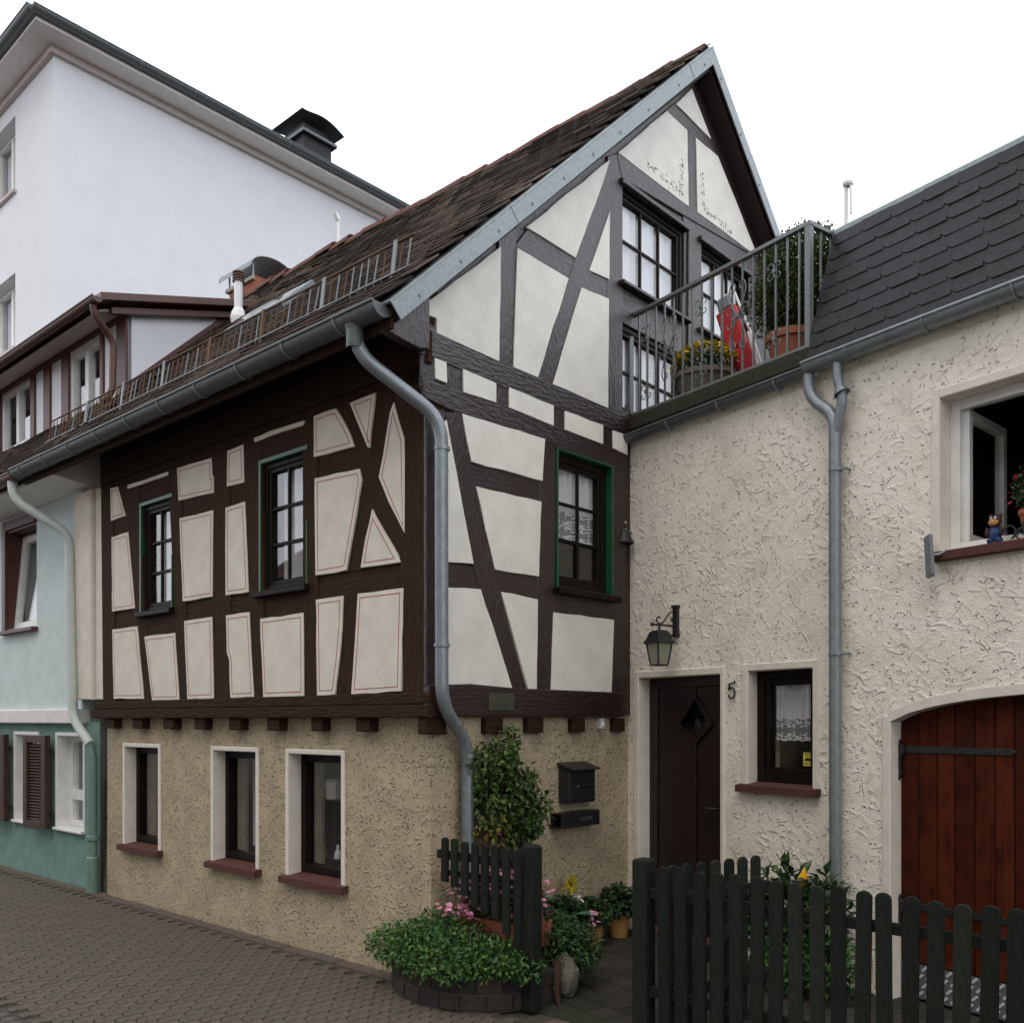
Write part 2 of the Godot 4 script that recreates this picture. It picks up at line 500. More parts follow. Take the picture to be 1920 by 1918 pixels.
	mat("tread_bump", Vector3(0.62, 0.63, 0.66), 0.35, {"metal": 0.2})
	mat("yellow_paper", Vector3(0.72, 0.62, 0.09), 0.8)
	mat("moss_board", Vector3(0.035, 0.034, 0.02), 0.95, {"tex": dirty, "bump": fine, "depth": 0.6, "size": 0.4})
	mat("blue_cloth", Vector3(0.02, 0.05, 0.16), 0.6)
	mat("tan", Vector3(0.45, 0.22, 0.06), 0.6)
	mat("brown_fur", Vector3(0.05, 0.02, 0.015), 0.7)
	mat("tarmac_roof", Vector3(0.09, 0.09, 0.09), 0.9)
	mat("opposite_render", Vector3(0.42, 0.38, 0.32), 0.9, {"tex": soft, "size": 2.0})
	# the two kinds of thrown render
	var ha := stucco(1024, 31, [[700, 30, 110, 34, 25, 70], [2600, 8, 50, 13, 30, 110]], 1500, 0.2)
	var hb := stucco(1024, 77, [[500, 20, 70, 26, 20, 60], [3800, 6, 36, 9, 30, 110]], 3000, 1.1)
	var pa := PackedByteArray()
	var pb := PackedByteArray()
	var big := noise_bytes(1024, 0.006, 41, 4)
	pa.resize(ha.size())
	pb.resize(hb.size())
	for i in ha.size():   # pits coloured dark: painted shadow in the holes, with some dirt
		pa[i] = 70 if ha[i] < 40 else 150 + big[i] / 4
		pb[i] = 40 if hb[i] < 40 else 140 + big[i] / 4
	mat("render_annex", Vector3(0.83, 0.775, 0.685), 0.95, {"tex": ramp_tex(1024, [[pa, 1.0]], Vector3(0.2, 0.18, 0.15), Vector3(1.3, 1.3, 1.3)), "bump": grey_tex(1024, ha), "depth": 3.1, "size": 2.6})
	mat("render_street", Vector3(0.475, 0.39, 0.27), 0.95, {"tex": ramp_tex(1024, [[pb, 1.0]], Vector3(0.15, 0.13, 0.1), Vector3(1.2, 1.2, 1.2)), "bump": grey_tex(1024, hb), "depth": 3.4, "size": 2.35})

func _ready() -> void:
	# ---------------- camera (shifted lens, level), overcast sky, soft high light
	rng.seed = 5
	var cam := Camera3D.new()
	cam.name = "camera"
	cam.position = Vector3(0, 1.65, 0)
	cam.projection = Camera3D.PROJECTION_FRUSTUM
	cam.near = 0.05
	cam.far = 900.0
	cam.size = 0.05 * 1918.0 / 1758.0
	cam.frustum_offset = Vector2(0, 0.05 * 391.0 / 1758.0)
	add_child(cam)
	cam.current = true
	var env := Environment.new()
	env.background_mode = Environment.BG_SKY
	var sky := Sky.new()
	var sm := ProceduralSkyMaterial.new()
	sm.sky_top_color = Color(0.93, 0.955, 1.0)
	sm.sky_horizon_color = Color(0.97, 0.98, 1.0)
	sm.sky_curve = 0.3
	sm.ground_bottom_color = Color(0.3, 0.29, 0.28)
	sm.ground_horizon_color = Color(0.5, 0.5, 0.5)
	sm.energy_multiplier = 1.25
	sky.sky_material = sm
	env.sky = sky
	env.tonemap_mode = Environment.TONE_MAPPER_LINEAR
	env.tonemap_exposure = 1.7
	env.sdfgi_enabled = true
	env.ssao_enabled = true
	env.ssil_enabled = true
	var we := WorldEnvironment.new()
	we.name = "environment"
	we.environment = env
	add_child(we)
	var sun := DirectionalLight3D.new()
	sun.name = "sun"
	sun.light_color = Color(1.0, 0.98, 0.95)
	sun.light_energy = 0.25
	sun.light_angular_distance = 40.0
	sun.shadow_enabled = true
	add_child(sun)
	sun.look_at_from_position(Vector3(-1.5, 9, 5), Vector3.ZERO)
	make_materials()
	ground()
	timber_house()
	annex()
	blue_house()
	white_building()
	across()
	yard()
	balcony_things()
	wall_things()

# ---------------------------------------------------------------- windows
func frame4(mb: MB, f: Transform3D, r: Rect2, w: float, n0: float, n1: float, b := 0.004) -> void:
	var a := r.position
	var e := r.end
	mb.grain = f.basis.y
	mb.bbox(f, Vector3(a.x, a.y, n0), Vector3(a.x + w, e.y, n1), b)
	mb.bbox(f, Vector3(e.x - w, a.y, n0), Vector3(e.x, e.y, n1), b)
	mb.grain = f.basis.x
	mb.bbox(f, Vector3(a.x + w, e.y - w, n0), Vector3(e.x - w, e.y, n1 - 0.0015), b)
	mb.bbox(f, Vector3(a.x + w, a.y, n0), Vector3(e.x - w, a.y + w, n1 - 0.0015), b)

func glazing(win: Node3D, f: Transform3D, r: Rect2, n: float, cols: int, rows: int, bw: float, m: Material) -> void:
	# glazing bars in front of the glass and one pane in each field
	for i in cols:
		for j in rows:
			var u0 := r.position.x + r.size.x * i / cols
			var v0 := r.position.y + r.size.y * j / rows
			var mb := MB.new()
			mb.obox(f, Vector3(u0, v0, n - 0.008), Vector3(u0 + r.size.x / cols, v0 + r.size.y / rows, n - 0.004))
			put(mb, "pane", M.glass, win)
	for i in range(1, cols):
		var mb := MB.new()
		var u := r.position.x + r.size.x * i / cols
		mb.grain = f.basis.y
		mb.bbox(f, Vector3(u - bw / 2, r.position.y, n - 0.003), Vector3(u + bw / 2, r.end.y, n + 0.018), 0.004)
		put(mb, "glazing_bar", m, win)
	for j in range(1, rows):
		var mb := MB.new()
		var v := r.position.y + r.size.y * j / rows
		mb.grain = f.basis.x
		mb.bbox(f, Vector3(r.position.x, v - bw / 2, n - 0.003), Vector3(r.end.x, v + bw / 2, n + 0.016), 0.004)
		put(mb, "glazing_bar", m, win)

func curtain(win: Node3D, f: Transform3D, r: Rect2, n: float, waves: float, lace := 0.0, sd := 1, amp := 0.018) -> void:
	# a pleated curtain; its lower LACE metres are holed lace with a scalloped hem
	var mb := MB.new()
	var cols := int(maxf(24.0, waves * 8.0))
	var p := func(i, y): 
		var x: float = float(i) / cols
		return f * Vector3(r.position.x + r.size.x * x, y, n + sin(x * waves * TAU + sd + sin(x * 9.0 + sd) * 0.8) * amp)
	for i in cols:
		var lo := r.position.y + lace
		mb.quad(p.call(i, lo), p.call(i + 1, lo), p.call(i + 1, r.end.y), p.call(i, r.end.y))
	if lace > 0.0:
		var rows := int(lace / 0.0058)
		var cc := int(r.size.x / 0.0058)
		cols = cc
		for j in rows:
			for i in cc:
				var d := float(j) / rows
				var sc := 0.07 * absf(sin(i * 0.26))
				if d < sc:
					continue
				var gx := fposmod(i, 16.0) - 8.0
				var gy := fposmod(j + 5.0, 18.0) - 9.0
				var rad := sqrt(gx * gx + gy * gy)
				var rose := absf(rad - 5.0 - 1.6 * cos(5.0 * atan2(gy, gx))) < 1.3 or rad < 1.5
				if d < sc + 0.06 or d > 0.93 or rose or (i + j) % 3 == 0:
					var y0 := r.position.y + lace * d
					var y1 := r.position.y + lace * (j + 1.0) / rows
					mb.quad(p.call(i, y0), p.call(i + 1, y0), p.call(i + 1, y1), p.call(i, y1))
	put(mb, "curtain", M.curtain, win)

func dark_window(house: Node3D, f: Transform3D, hole: Rect2, n: float, cols: int, rows: int, called := "window", fw := 0.045) -> Node3D:
	# brown wooden window: outer frame, sash, bars, panes; n = plane of the outer frame's face
	var win := part(called, house)
	var mb := MB.new()
	frame4(mb, f, hole, fw, n - 0.06, n)
	put(mb, "frame", M.dark_frame, win)
	var s := hole.grow(-fw)
	mb = MB.new()
	frame4(mb, f, s, 0.034, n - 0.062, n - 0.012)
	put(mb, "sash", M.dark_frame, win)
	glazing(win, f, s.grow(-0.032), n - 0.035, cols, rows, 0.024, M.dark_frame)
	return win

func stone_sill(win: Node3D, f: Transform3D, u0: float, u1: float, v: float, n0: float, n1: float, h := 0.06) -> void:
	var mb := MB.new()
	var a := f * Vector3(u0, v, n0)
	mb.prism(f * Transform3D(Basis(Vector3(0, 0, 1), Vector3(0, 1, 0), Vector3(-1, 0, 0)), Vector3(u1, 0, 0)), [Vector2(n0, v - 0.01), Vector2(n1, v - h), Vector2(n1, v - 0.012), Vector2(n0, v + 0.012)], 0.0, u1 - u0, 0.004)
	put(mb, "sill", M.sandstone, win)

# ---------------------------------------------------------------- the half-timbered house
func roof_y(x: float) -> float:
	return 4.05 + 0.939 * (x + 0.49)

func timber(h: Node3D, f: Transform3D, poly: Array, n1: float, m: Material, called: String, up: bool, n0 := 0.045) -> void:
	var mb := MB.new()
	mb.grain = f.basis.y if up else f.basis.x
	mb.shift = Vector2(rng.randf(), rng.randf())
	mb.prism(f, poly, n0, n1, 0.006)
	put(mb, called, m, h)

func rect_poly(u0: float, u1: float, v0: float, v1: float) -> Array:
	return [Vector2(u0, v0), Vector2(u1, v0), Vector2(u1, v1), Vector2(u0, v1)]

func wobble(poly: Array, amp: float) -> Array:   # uneven hand-cut plaster edge
	var out := []
	for i in poly.size():
		var a: Vector2 = poly[i]
		var b: Vector2 = poly[(i + 1) % poly.size()]
		out.append(a)
		var k := int(a.distance_to(b) / 0.16)
		for j in k:
			var q := a.lerp(b, (j + 1.0) / (k + 1.0))
			out.append(q + Vector2(rng.randfn(), rng.randfn()) * amp)
	return out

func inset(poly: Array, d: float) -> PackedVector2Array:
	var p := PackedVector2Array(poly)
	var area := 0.0
	for i in p.size():
		area += p[i].cross(p[(i + 1) % p.size()])
	if area < 0:
		p.reverse()
	var m := p.size()
	var q := PackedVector2Array()
	for i in m:
		var e0 := (p[i] - p[(i + m - 1) % m]).normalized()
		var e1 := (p[(i + 1) % m] - p[i]).normalized()
		var s := Vector2(-e0.y, e0.x) + Vector2(-e1.y, e1.x)
		q.append(p[i] + s / maxf(0.35, s.length_squared() / 2.0) * d)
	return q

func plaster_panel(h: Node3D, f: Transform3D, poly: Array, n: float, m: Material, line := false) -> MeshInstance3D:
	var mb := MB.new()
	var w := wobble(poly, 0.0022)
	mb.prism(f, w, n - 0.02, n, 0.002)
	var o := put(mb, "plaster_panel", m, h)
	if line:
		var a := inset(poly, 0.028)
		var b := inset(poly, 0.0335)
		var lm := MB.new()
		for i in a.size():
			var j := (i + 1) % a.size()
			lm.prism(f, [a[i], a[j], b[j], b[i]], n - 0.001, n + 0.0012)
		put(lm, "painted_line", M.red_line, o)
	return o

func timber_house() -> void:
	var h := thing("half_timbered_house", "crooked half-timbered house with brown beams, cream panels and steep tiled roof", "house", HF, Vector3(0, 0, 0))
	var st := fx(FS, 0, 0, 0)
	# --- ground floor: thrown render with three deep small windows
	var holes := []
	for r in [[-4.130, -3.490], [-2.582, -1.957], [-1.530, -0.898]]:
		holes.append([r[0], r[1], 0.505, flat(1.405)])
	var mb := MB.new()
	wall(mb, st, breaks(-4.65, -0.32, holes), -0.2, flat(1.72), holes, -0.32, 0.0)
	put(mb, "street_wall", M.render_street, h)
	mb = MB.new()
	wall(mb, FG, [0.0, 2.3], -0.2, flat(1.72), [], -0.32, 0.0)
	put(mb, "gable_wall", M.render_street, h)
	for k in 3:
		var q: Array = holes[k]
		var win := part("basement_window", h)
		mb = MB.new()
		var o := Rect2(q[0] - 0.034, 0.505, q[1] - q[0] + 0.068, 0.934)
		# plastered surround: a band round the opening that turns into the reveal
		mb.bbox(st, Vector3(o.position.x, 0.505, -0.01), Vector3(q[0] + 0.003, o.end.y, 0.014), 0.006)
		mb.bbox(st, Vector3(q[1] - 0.003, 0.505, -0.01), Vector3(o.end.x, o.end.y, 0.014), 0.006)
		mb.bbox(st, Vector3(q[0] + 0.003, 1.402, -0.01), Vector3(q[1] - 0.003, o.end.y, 0.0125), 0.006)
		mb.obox(st, Vector3(q[0] - 0.01, 0.505, -0.15), Vector3(q[0] + 0.003, 1.405, -0.01))
		mb.obox(st, Vector3(q[1] - 0.003, 0.505, -0.15), Vector3(q[1] + 0.01, 1.405, -0.01))
		mb.obox(st, Vector3(q[0] + 0.003, 1.402, -0.15), Vector3(q[1] - 0.003, 1.42, -0.01))
		put(mb, "surround", M.trim, win)
		stone_sill(win, st, q[0] - 0.06, q[1] + 0.07, 0.515, -0.15, 0.06)
		mb = MB.new()
		var r := Rect2(q[0] + 0.003, 0.527, q[1] - q[0] - 0.006, 0.875)
		frame4(mb, st, r, 0.06, -0.18, -0.1)
		put(mb, "frame", M.dark_frame, win)
		glazing(win, st, r.grow(-0.055), -0.135, 1, 1, 0.02, M.dark_frame)
		if k != 2:
			curtain(win, st, Rect2(r.position.x + 0.03, 0.6, 0.14, 0.75), -0.36, 2.5, 0.0, k)
	# --- jettied upper storey: dark timber backing with window openings
	var wh := [[-3.70, -3.12, 2.60, flat(3.57)], [-1.815, -1.20, 2.61, flat(3.60)]]
	mb = MB.new()
	wall(mb, st, breaks(-4.44, 0.03, wh), 1.69, flat(4.33), wh, -0.14, 0.055)
	put(mb, "street_timber_wall", M.timber, h)
	# gable wall up to the roof
	var gh := [[1.19, 1.872, 2.62, flat(3.61)], [1.985, 2.93, 4.05, flat(5.84)], [3.165, 4.05, 4.05, flat(5.84)]]
	var gtop := func(x): return minf(roof_y(x), roof_y(3.11) - 0.9 * (x - 3.11)) - 0.14
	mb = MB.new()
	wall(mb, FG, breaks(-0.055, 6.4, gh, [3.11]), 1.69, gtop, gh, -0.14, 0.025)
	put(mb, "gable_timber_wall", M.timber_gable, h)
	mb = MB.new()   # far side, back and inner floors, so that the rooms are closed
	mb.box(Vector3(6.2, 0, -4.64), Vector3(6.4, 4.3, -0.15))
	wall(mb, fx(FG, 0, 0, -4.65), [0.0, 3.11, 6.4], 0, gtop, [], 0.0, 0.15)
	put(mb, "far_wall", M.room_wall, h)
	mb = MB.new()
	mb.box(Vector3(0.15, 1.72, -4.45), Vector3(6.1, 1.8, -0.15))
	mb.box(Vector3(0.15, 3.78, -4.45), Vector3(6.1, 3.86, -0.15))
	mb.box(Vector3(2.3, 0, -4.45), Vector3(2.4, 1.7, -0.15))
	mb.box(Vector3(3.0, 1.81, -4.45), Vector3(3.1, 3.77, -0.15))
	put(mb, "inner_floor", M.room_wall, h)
	# --- timbers of the street front (u = z, face at n = .07)
	var T: Material = M.timber
	for t in [
		["post", [Vector2(-4.491,3.861),Vector2(-4.225,3.825),Vector2(-4.175,1.819),Vector2(-4.446,1.823)], 0.068],
		["post", [Vector2(-4.147,3.812),Vector2(-3.716,3.778),Vector2(-3.633,2.573),Vector2(-3.827,2.587)], 0.070],
		["stud", [Vector2(-3.783,2.52),Vector2(-3.584,2.506),Vector2(-3.445,1.81),Vector2(-3.659,1.812)], 0.066],
		["post", [Vector2(-3.205,3.789),Vector2(-2.992,3.78),Vector2(-2.846,1.802),Vector2(-3.027,1.804)], 0.071],
		["post", [Vector2(-2.505,3.784),Vector2(-2.235,3.774),Vector2(-2.196,1.793),Vector2(-2.483,1.797)], 0.069],
		["post", [Vector2(-2.042,3.792),Vector2(-1.789,3.781),Vector2(-1.737,1.794),Vector2(-1.9,1.796)], 0.071],
		["post", [Vector2(-1.27,3.764),Vector2(-1.089,3.763),Vector2(-1.081,1.797),Vector2(-1.257,1.8)], 0.070],
		["corner_post", [Vector2(-0.27,3.802),Vector2(0.01,3.746),Vector2(0.019,1.797),Vector2(-0.18,1.8)], 0.072],
		["brace", [Vector2(-0.886,3.804),Vector2(-0.703,3.798),Vector2(-0.51,3.444),Vector2(-0.411,3.234),Vector2(-0.15,2.834),Vector2(-0.17,2.634),Vector2(-0.456,2.98),Vector2(-0.621,3.253),Vector2(-0.687,3.485),Vector2(-0.793,3.674)], 0.0655],
		["brace", [Vector2(-0.468,3.809),Vector2(-0.287,3.8),Vector2(-0.294,3.625),Vector2(-0.364,3.364),Vector2(-0.411,3.228),Vector2(-0.476,3.033),Vector2(-0.593,2.645),Vector2(-0.776,2.647),Vector2(-0.605,3.25),Vector2(-0.529,3.442)], 0.062],
		["stud", [Vector2(-0.807,2.511),Vector2(-0.62,2.506),Vector2(-0.672,1.808),Vector2(-0.886,1.812)], 0.066]]:
		timber(h, st, t[1], t[2], T, t[0], true)
	for t in [
		["rail", [Vector2(-4.327,3.519),Vector2(-3.666,3.503),Vector2(-3.666,3.298),Vector2(-4.327,3.304)], 0.062],
		["rail", [Vector2(-3.069,3.51),Vector2(-2.419,3.471),Vector2(-2.419,3.308),Vector2(-3.069,3.331)], 0.063],
		["rail", [Vector2(-2.313,3.496),Vector2(-1.934,3.473),Vector2(-1.934,3.297),Vector2(-2.313,3.307)], 0.0625],
		["rail", [Vector2(-1.167,3.497),Vector2(-0.631,3.474),Vector2(-0.584,3.311),Vector2(-1.167,3.334)], 0.060],
		["rail", rect_poly(-4.43, 0.02, 2.36, 2.60), 0.061],
		["lintel", rect_poly(-3.8, -3.05, 3.57, 3.71), 0.0645],
		["lintel", rect_poly(-1.9, -1.12, 3.60, 3.76), 0.0645],
		["wall_plate", rect_poly(-4.44, 0.06, 3.86, 4.06), 0.085],
		["sill_beam", rect_poly(-4.62, 0.075, 1.665, 1.745), 0.105],
		["sill_beam", rect_poly(-4.60, 0.07, 1.747, 1.822), 0.083]]:
		timber(h, st, t[1], t[2], T, t[0], false)
	# --- plaster panels of the street front, each with its thin red line
	for p in [
		[Vector2(-4.273,3.8),Vector2(-4.129,3.792),Vector2(-3.964,3.499),Vector2(-4.262,3.493)], [Vector2(-3.039,3.764),Vector2(-2.494,3.747),Vector2(-2.481,3.606),Vector2(-2.459,3.597),Vector2(-2.459,3.461),Vector2(-3.015,3.487)],
		[Vector2(-2.253,3.757),Vector2(-2.027,3.764),Vector2(-2.015,3.47),Vector2(-2.261,3.48)], [Vector2(-4.247,3.34),Vector2(-3.919,3.345),Vector2(-3.793,2.648),Vector2(-4.236,2.651)],
		[Vector2(-3,3.336),Vector2(-2.467,3.326),Vector2(-2.478,2.635),Vector2(-2.944,2.636)], [Vector2(-2.282,3.316),Vector2(-2.007,3.322),Vector2(-1.953,2.625),Vector2(-2.279,2.627)],
		[Vector2(-4.233,2.486),Vector2(-3.749,2.483),Vector2(-3.633,1.836),Vector2(-4.204,1.844)], [Vector2(-3.613,2.383),Vector2(-3.075,2.384),Vector2(-3.003,1.814),Vector2(-3.471,1.821)],
		[Vector2(-2.921,2.472),Vector2(-2.483,2.475),Vector2(-2.459,1.824),Vector2(-2.869,1.82)], [Vector2(-2.274,2.471),Vector2(-1.944,2.47),Vector2(-1.88,1.825),Vector2(-2.209,1.822),Vector2(-2.227,2.12),Vector2(-2.261,2.177)],
		[Vector2(-1.796,2.408),Vector2(-1.249,2.413),Vector2(-1.242,1.821),Vector2(-1.754,1.818)],
		[Vector2(-1.125,3.783),Vector2(-0.872,3.782),Vector2(-0.784,3.672),Vector2(-0.716,3.574),Vector2(-0.672,3.482),Vector2(-1.125,3.496)], [Vector2(-0.722,3.785),Vector2(-0.456,3.791),Vector2(-0.516,3.442),Vector2(-0.534,3.452)],
		[Vector2(-0.27,3.688),Vector2(-0.167,3.433),Vector2(-0.167,2.836),Vector2(-0.322,3.058),Vector2(-0.42,3.233),Vector2(-0.375,3.366),Vector2(-0.308,3.628)],
		[Vector2(-1.115,3.344),Vector2(-0.621,3.324),Vector2(-0.593,3.248),Vector2(-0.65,3.038),Vector2(-0.76,2.663),Vector2(-1.105,2.663)], [Vector2(-0.486,3.034),Vector2(-0.447,2.978),Vector2(-0.201,2.654),Vector2(-0.606,2.662),Vector2(-0.553,2.859)],
		[Vector2(-1.101,2.492),Vector2(-0.793,2.492),Vector2(-0.807,2.264),Vector2(-0.839,2.05),Vector2(-0.886,1.825),Vector2(-1.086,1.821)], [Vector2(-0.637,2.493),Vector2(-0.176,2.488),Vector2(-0.191,2.158),Vector2(-0.202,1.833),Vector2(-0.705,1.822),Vector2(-0.665,2.185)]]:
		plaster_panel(h, st, p, 0.0765, M.beige, true)
	for p in [[Vector2(-3.936,3.771),Vector2(-3.19,3.761),Vector2(-3.19,3.733),Vector2(-3.929,3.738)], [Vector2(-1.884,3.783),Vector2(-1.56,3.788),Vector2(-1.244,3.779),Vector2(-1.244,3.748),Vector2(-1.547,3.754),Vector2(-1.869,3.748)]]:
		plaster_panel(h, st, p, 0.0765, M.beige)
	# --- windows of the street front: dark frame with a bright green reveal
	for k in 2:
		var q: Array = wh[k]
		var r := Rect2(q[0], q[2], q[1] - q[0], q[3].call(0) - q[2])
		mb = MB.new()
		mb.bbox(st, Vector3(r.position.x, r.position.y, -0.04), Vector3(r.position.x + 0.03, r.end.y, 0.079), 0.003)
		mb.bbox(st, Vector3(r.end.x - 0.014, r.position.y, -0.04), Vector3(r.end.x, r.position.y + 0.45, 0.079), 0.003)
		mb.bbox(st, Vector3(r.position.x + 0.03, r.end.y - 0.034, -0.04), Vector3(r.end.x, r.end.y, 0.0785), 0.003)
		var win := dark_window(h, st, Rect2(r.position.x + 0.03, r.position.y, r.size.x - 0.044, r.size.y - 0.034), 0.045, 2, 3, "window", 0.042)
		put(mb, "green_surround", M.green_paint, win)
		mb = MB.new()
		mb.grain = Vector3(0, 0, 1)
		mb.bbox(st, Vector3(r.position.x - 0.035, r.position.y - 0.045, 0.05), Vector3(r.end.x + 0.02, r.position.y, 0.115), 0.008)
		put(mb, "sill", M.dark_frame, win)
		curtain(win, st, Rect2(r.position.x + 0.1, r.position.y + 0.04, r.size.x * 0.36, r.size.y - 0.12), -0.1, 3.0, 0.0, k)
		curtain(win, st, Rect2(r.position.x + r.size.x * 0.56, r.position.y + 0.04, r.size.x * 0.40, r.size.y - 0.12), -0.1, 3.0, 0.0, k + 4)
	# --- joist ends under the sill beams
	for r in [[-4.36, -4.2], [-3.84, -3.66], [-3.28, -3.1], [-2.76, -2.6], [-2.24, -2.07], [-1.71, -1.55], [-1.16, -1.03], [-0.66, -0.51]]:
		timber(h, st, rect_poly(r[0], r[1], 1.572, 1.664), 0.075, T, "joist_end", false, -0.02)
	for r in [[-0.09, 0.09], [0.45, 0.62], [0.87, 1.04], [1.37, 1.52], [1.89, 2.03]]:
		timber(h, FG, rect_poly(r[0], r[1], 1.56, 1.664), 0.05, T, "joist_end", false, -0.02)
	# --- timbers of the gable
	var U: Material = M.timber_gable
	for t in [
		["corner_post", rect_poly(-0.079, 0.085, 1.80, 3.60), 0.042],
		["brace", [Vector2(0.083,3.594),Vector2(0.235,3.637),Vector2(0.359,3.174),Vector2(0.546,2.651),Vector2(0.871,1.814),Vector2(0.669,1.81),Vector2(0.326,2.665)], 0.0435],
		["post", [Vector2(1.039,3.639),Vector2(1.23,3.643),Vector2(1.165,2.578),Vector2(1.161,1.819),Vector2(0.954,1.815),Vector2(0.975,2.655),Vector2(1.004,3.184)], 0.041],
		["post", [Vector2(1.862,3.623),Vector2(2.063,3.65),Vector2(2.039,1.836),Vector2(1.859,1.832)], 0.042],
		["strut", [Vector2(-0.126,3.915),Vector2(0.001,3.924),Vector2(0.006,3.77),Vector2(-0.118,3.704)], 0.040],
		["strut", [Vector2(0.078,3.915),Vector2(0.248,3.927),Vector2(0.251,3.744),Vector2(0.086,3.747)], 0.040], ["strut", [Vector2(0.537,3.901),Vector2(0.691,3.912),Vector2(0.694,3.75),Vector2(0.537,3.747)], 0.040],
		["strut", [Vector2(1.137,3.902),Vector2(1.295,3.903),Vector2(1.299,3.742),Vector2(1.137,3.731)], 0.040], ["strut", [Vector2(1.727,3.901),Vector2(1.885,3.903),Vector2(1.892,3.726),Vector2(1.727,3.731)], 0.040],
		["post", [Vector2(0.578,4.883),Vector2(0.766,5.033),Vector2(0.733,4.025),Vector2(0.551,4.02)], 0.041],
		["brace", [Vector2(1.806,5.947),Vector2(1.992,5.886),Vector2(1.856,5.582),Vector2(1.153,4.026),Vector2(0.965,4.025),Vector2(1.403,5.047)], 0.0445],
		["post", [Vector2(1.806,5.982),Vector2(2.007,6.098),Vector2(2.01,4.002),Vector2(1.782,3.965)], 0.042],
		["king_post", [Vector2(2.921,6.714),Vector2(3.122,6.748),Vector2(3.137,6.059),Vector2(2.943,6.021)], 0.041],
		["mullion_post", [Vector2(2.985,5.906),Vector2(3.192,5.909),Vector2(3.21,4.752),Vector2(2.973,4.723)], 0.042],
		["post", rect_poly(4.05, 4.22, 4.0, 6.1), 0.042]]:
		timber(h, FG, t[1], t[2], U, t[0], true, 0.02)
	for t in [
		["rail", [Vector2(0.285,3.33),Vector2(1.052,3.349),Vector2(1.043,3.175),Vector2(0.342,3.156)], 0.038],
		["rail", [Vector2(0.07,2.645),Vector2(1.014,2.665),Vector2(1.004,2.488),Vector2(0.07,2.482)], 0.0385],
		["rail", [Vector2(1.131,2.58),Vector2(1.908,2.605),Vector2(1.901,2.412),Vector2(1.131,2.409)], 0.0385],
		["tie_beam", [Vector2(-0.126,3.77),Vector2(0.236,3.763),Vector2(0.549,3.771),Vector2(1.151,3.762),Vector2(1.742,3.755),Vector2(2.063,3.741),Vector2(2.063,3.601),Vector2(1.222,3.612),Vector2(1.056,3.629),Vector2(0.22,3.608),Vector2(-0.089,3.637)], 0.0462],
		["tie_beam", [Vector2(-0.144,4.028),Vector2(-0.056,4.069),Vector2(0.586,4.06),Vector2(1.827,4.06),Vector2(2.083,4.081),Vector2(2.083,3.9),Vector2(1.738,3.884),Vector2(1.152,3.889),Vector2(0.549,3.892),Vector2(-0.015,3.902),Vector2(-0.144,3.898)], 0.0472],
		["lintel", [Vector2(1.191,3.628),Vector2(1.944,3.64),Vector2(1.944,3.619),Vector2(1.191,3.596)], 0.0385],
		["rail", [Vector2(0.743,4.892),Vector2(0.892,5.082),Vector2(1.416,5.061),Vector2(1.841,5.041),Vector2(1.835,4.876),Vector2(1.54,4.859),Vector2(1.322,4.86)], 0.039],
		["head_beam", [Vector2(1.925,6.052),Vector2(1.977,6.093),Vector2(3.002,6.074),Vector2(4.151,6.117),Vector2(4.219,6.077),Vector2(3.153,5.976),Vector2(1.992,5.886)], 0.046],
		["head_beam", rect_poly(2.9, 5.0, 5.86, 6.06), 0.0375],
		["collar_beam", [Vector2(2.591,6.692),Vector2(2.777,6.867),Vector2(3.288,6.865),Vector2(3.466,6.713),Vector2(2.965,6.725)], 0.0395],
		["sill_beam", [Vector2(-0.081,1.865),Vector2(0.286,1.884),Vector2(0.705,1.867),Vector2(1.991,1.864),Vector2(1.995,1.672),Vector2(-0.081,1.673)], 0.068],
		["bolster", [Vector2(-0.144,3.969),Vector2(-0.056,4.108),Vector2(0.003,4.107),Vector2(0.003,4.03),Vector2(-0.082,3.955)], 0.05]]:
		timber(h, FG, t[1], t[2], U, t[0], false, 0.02)
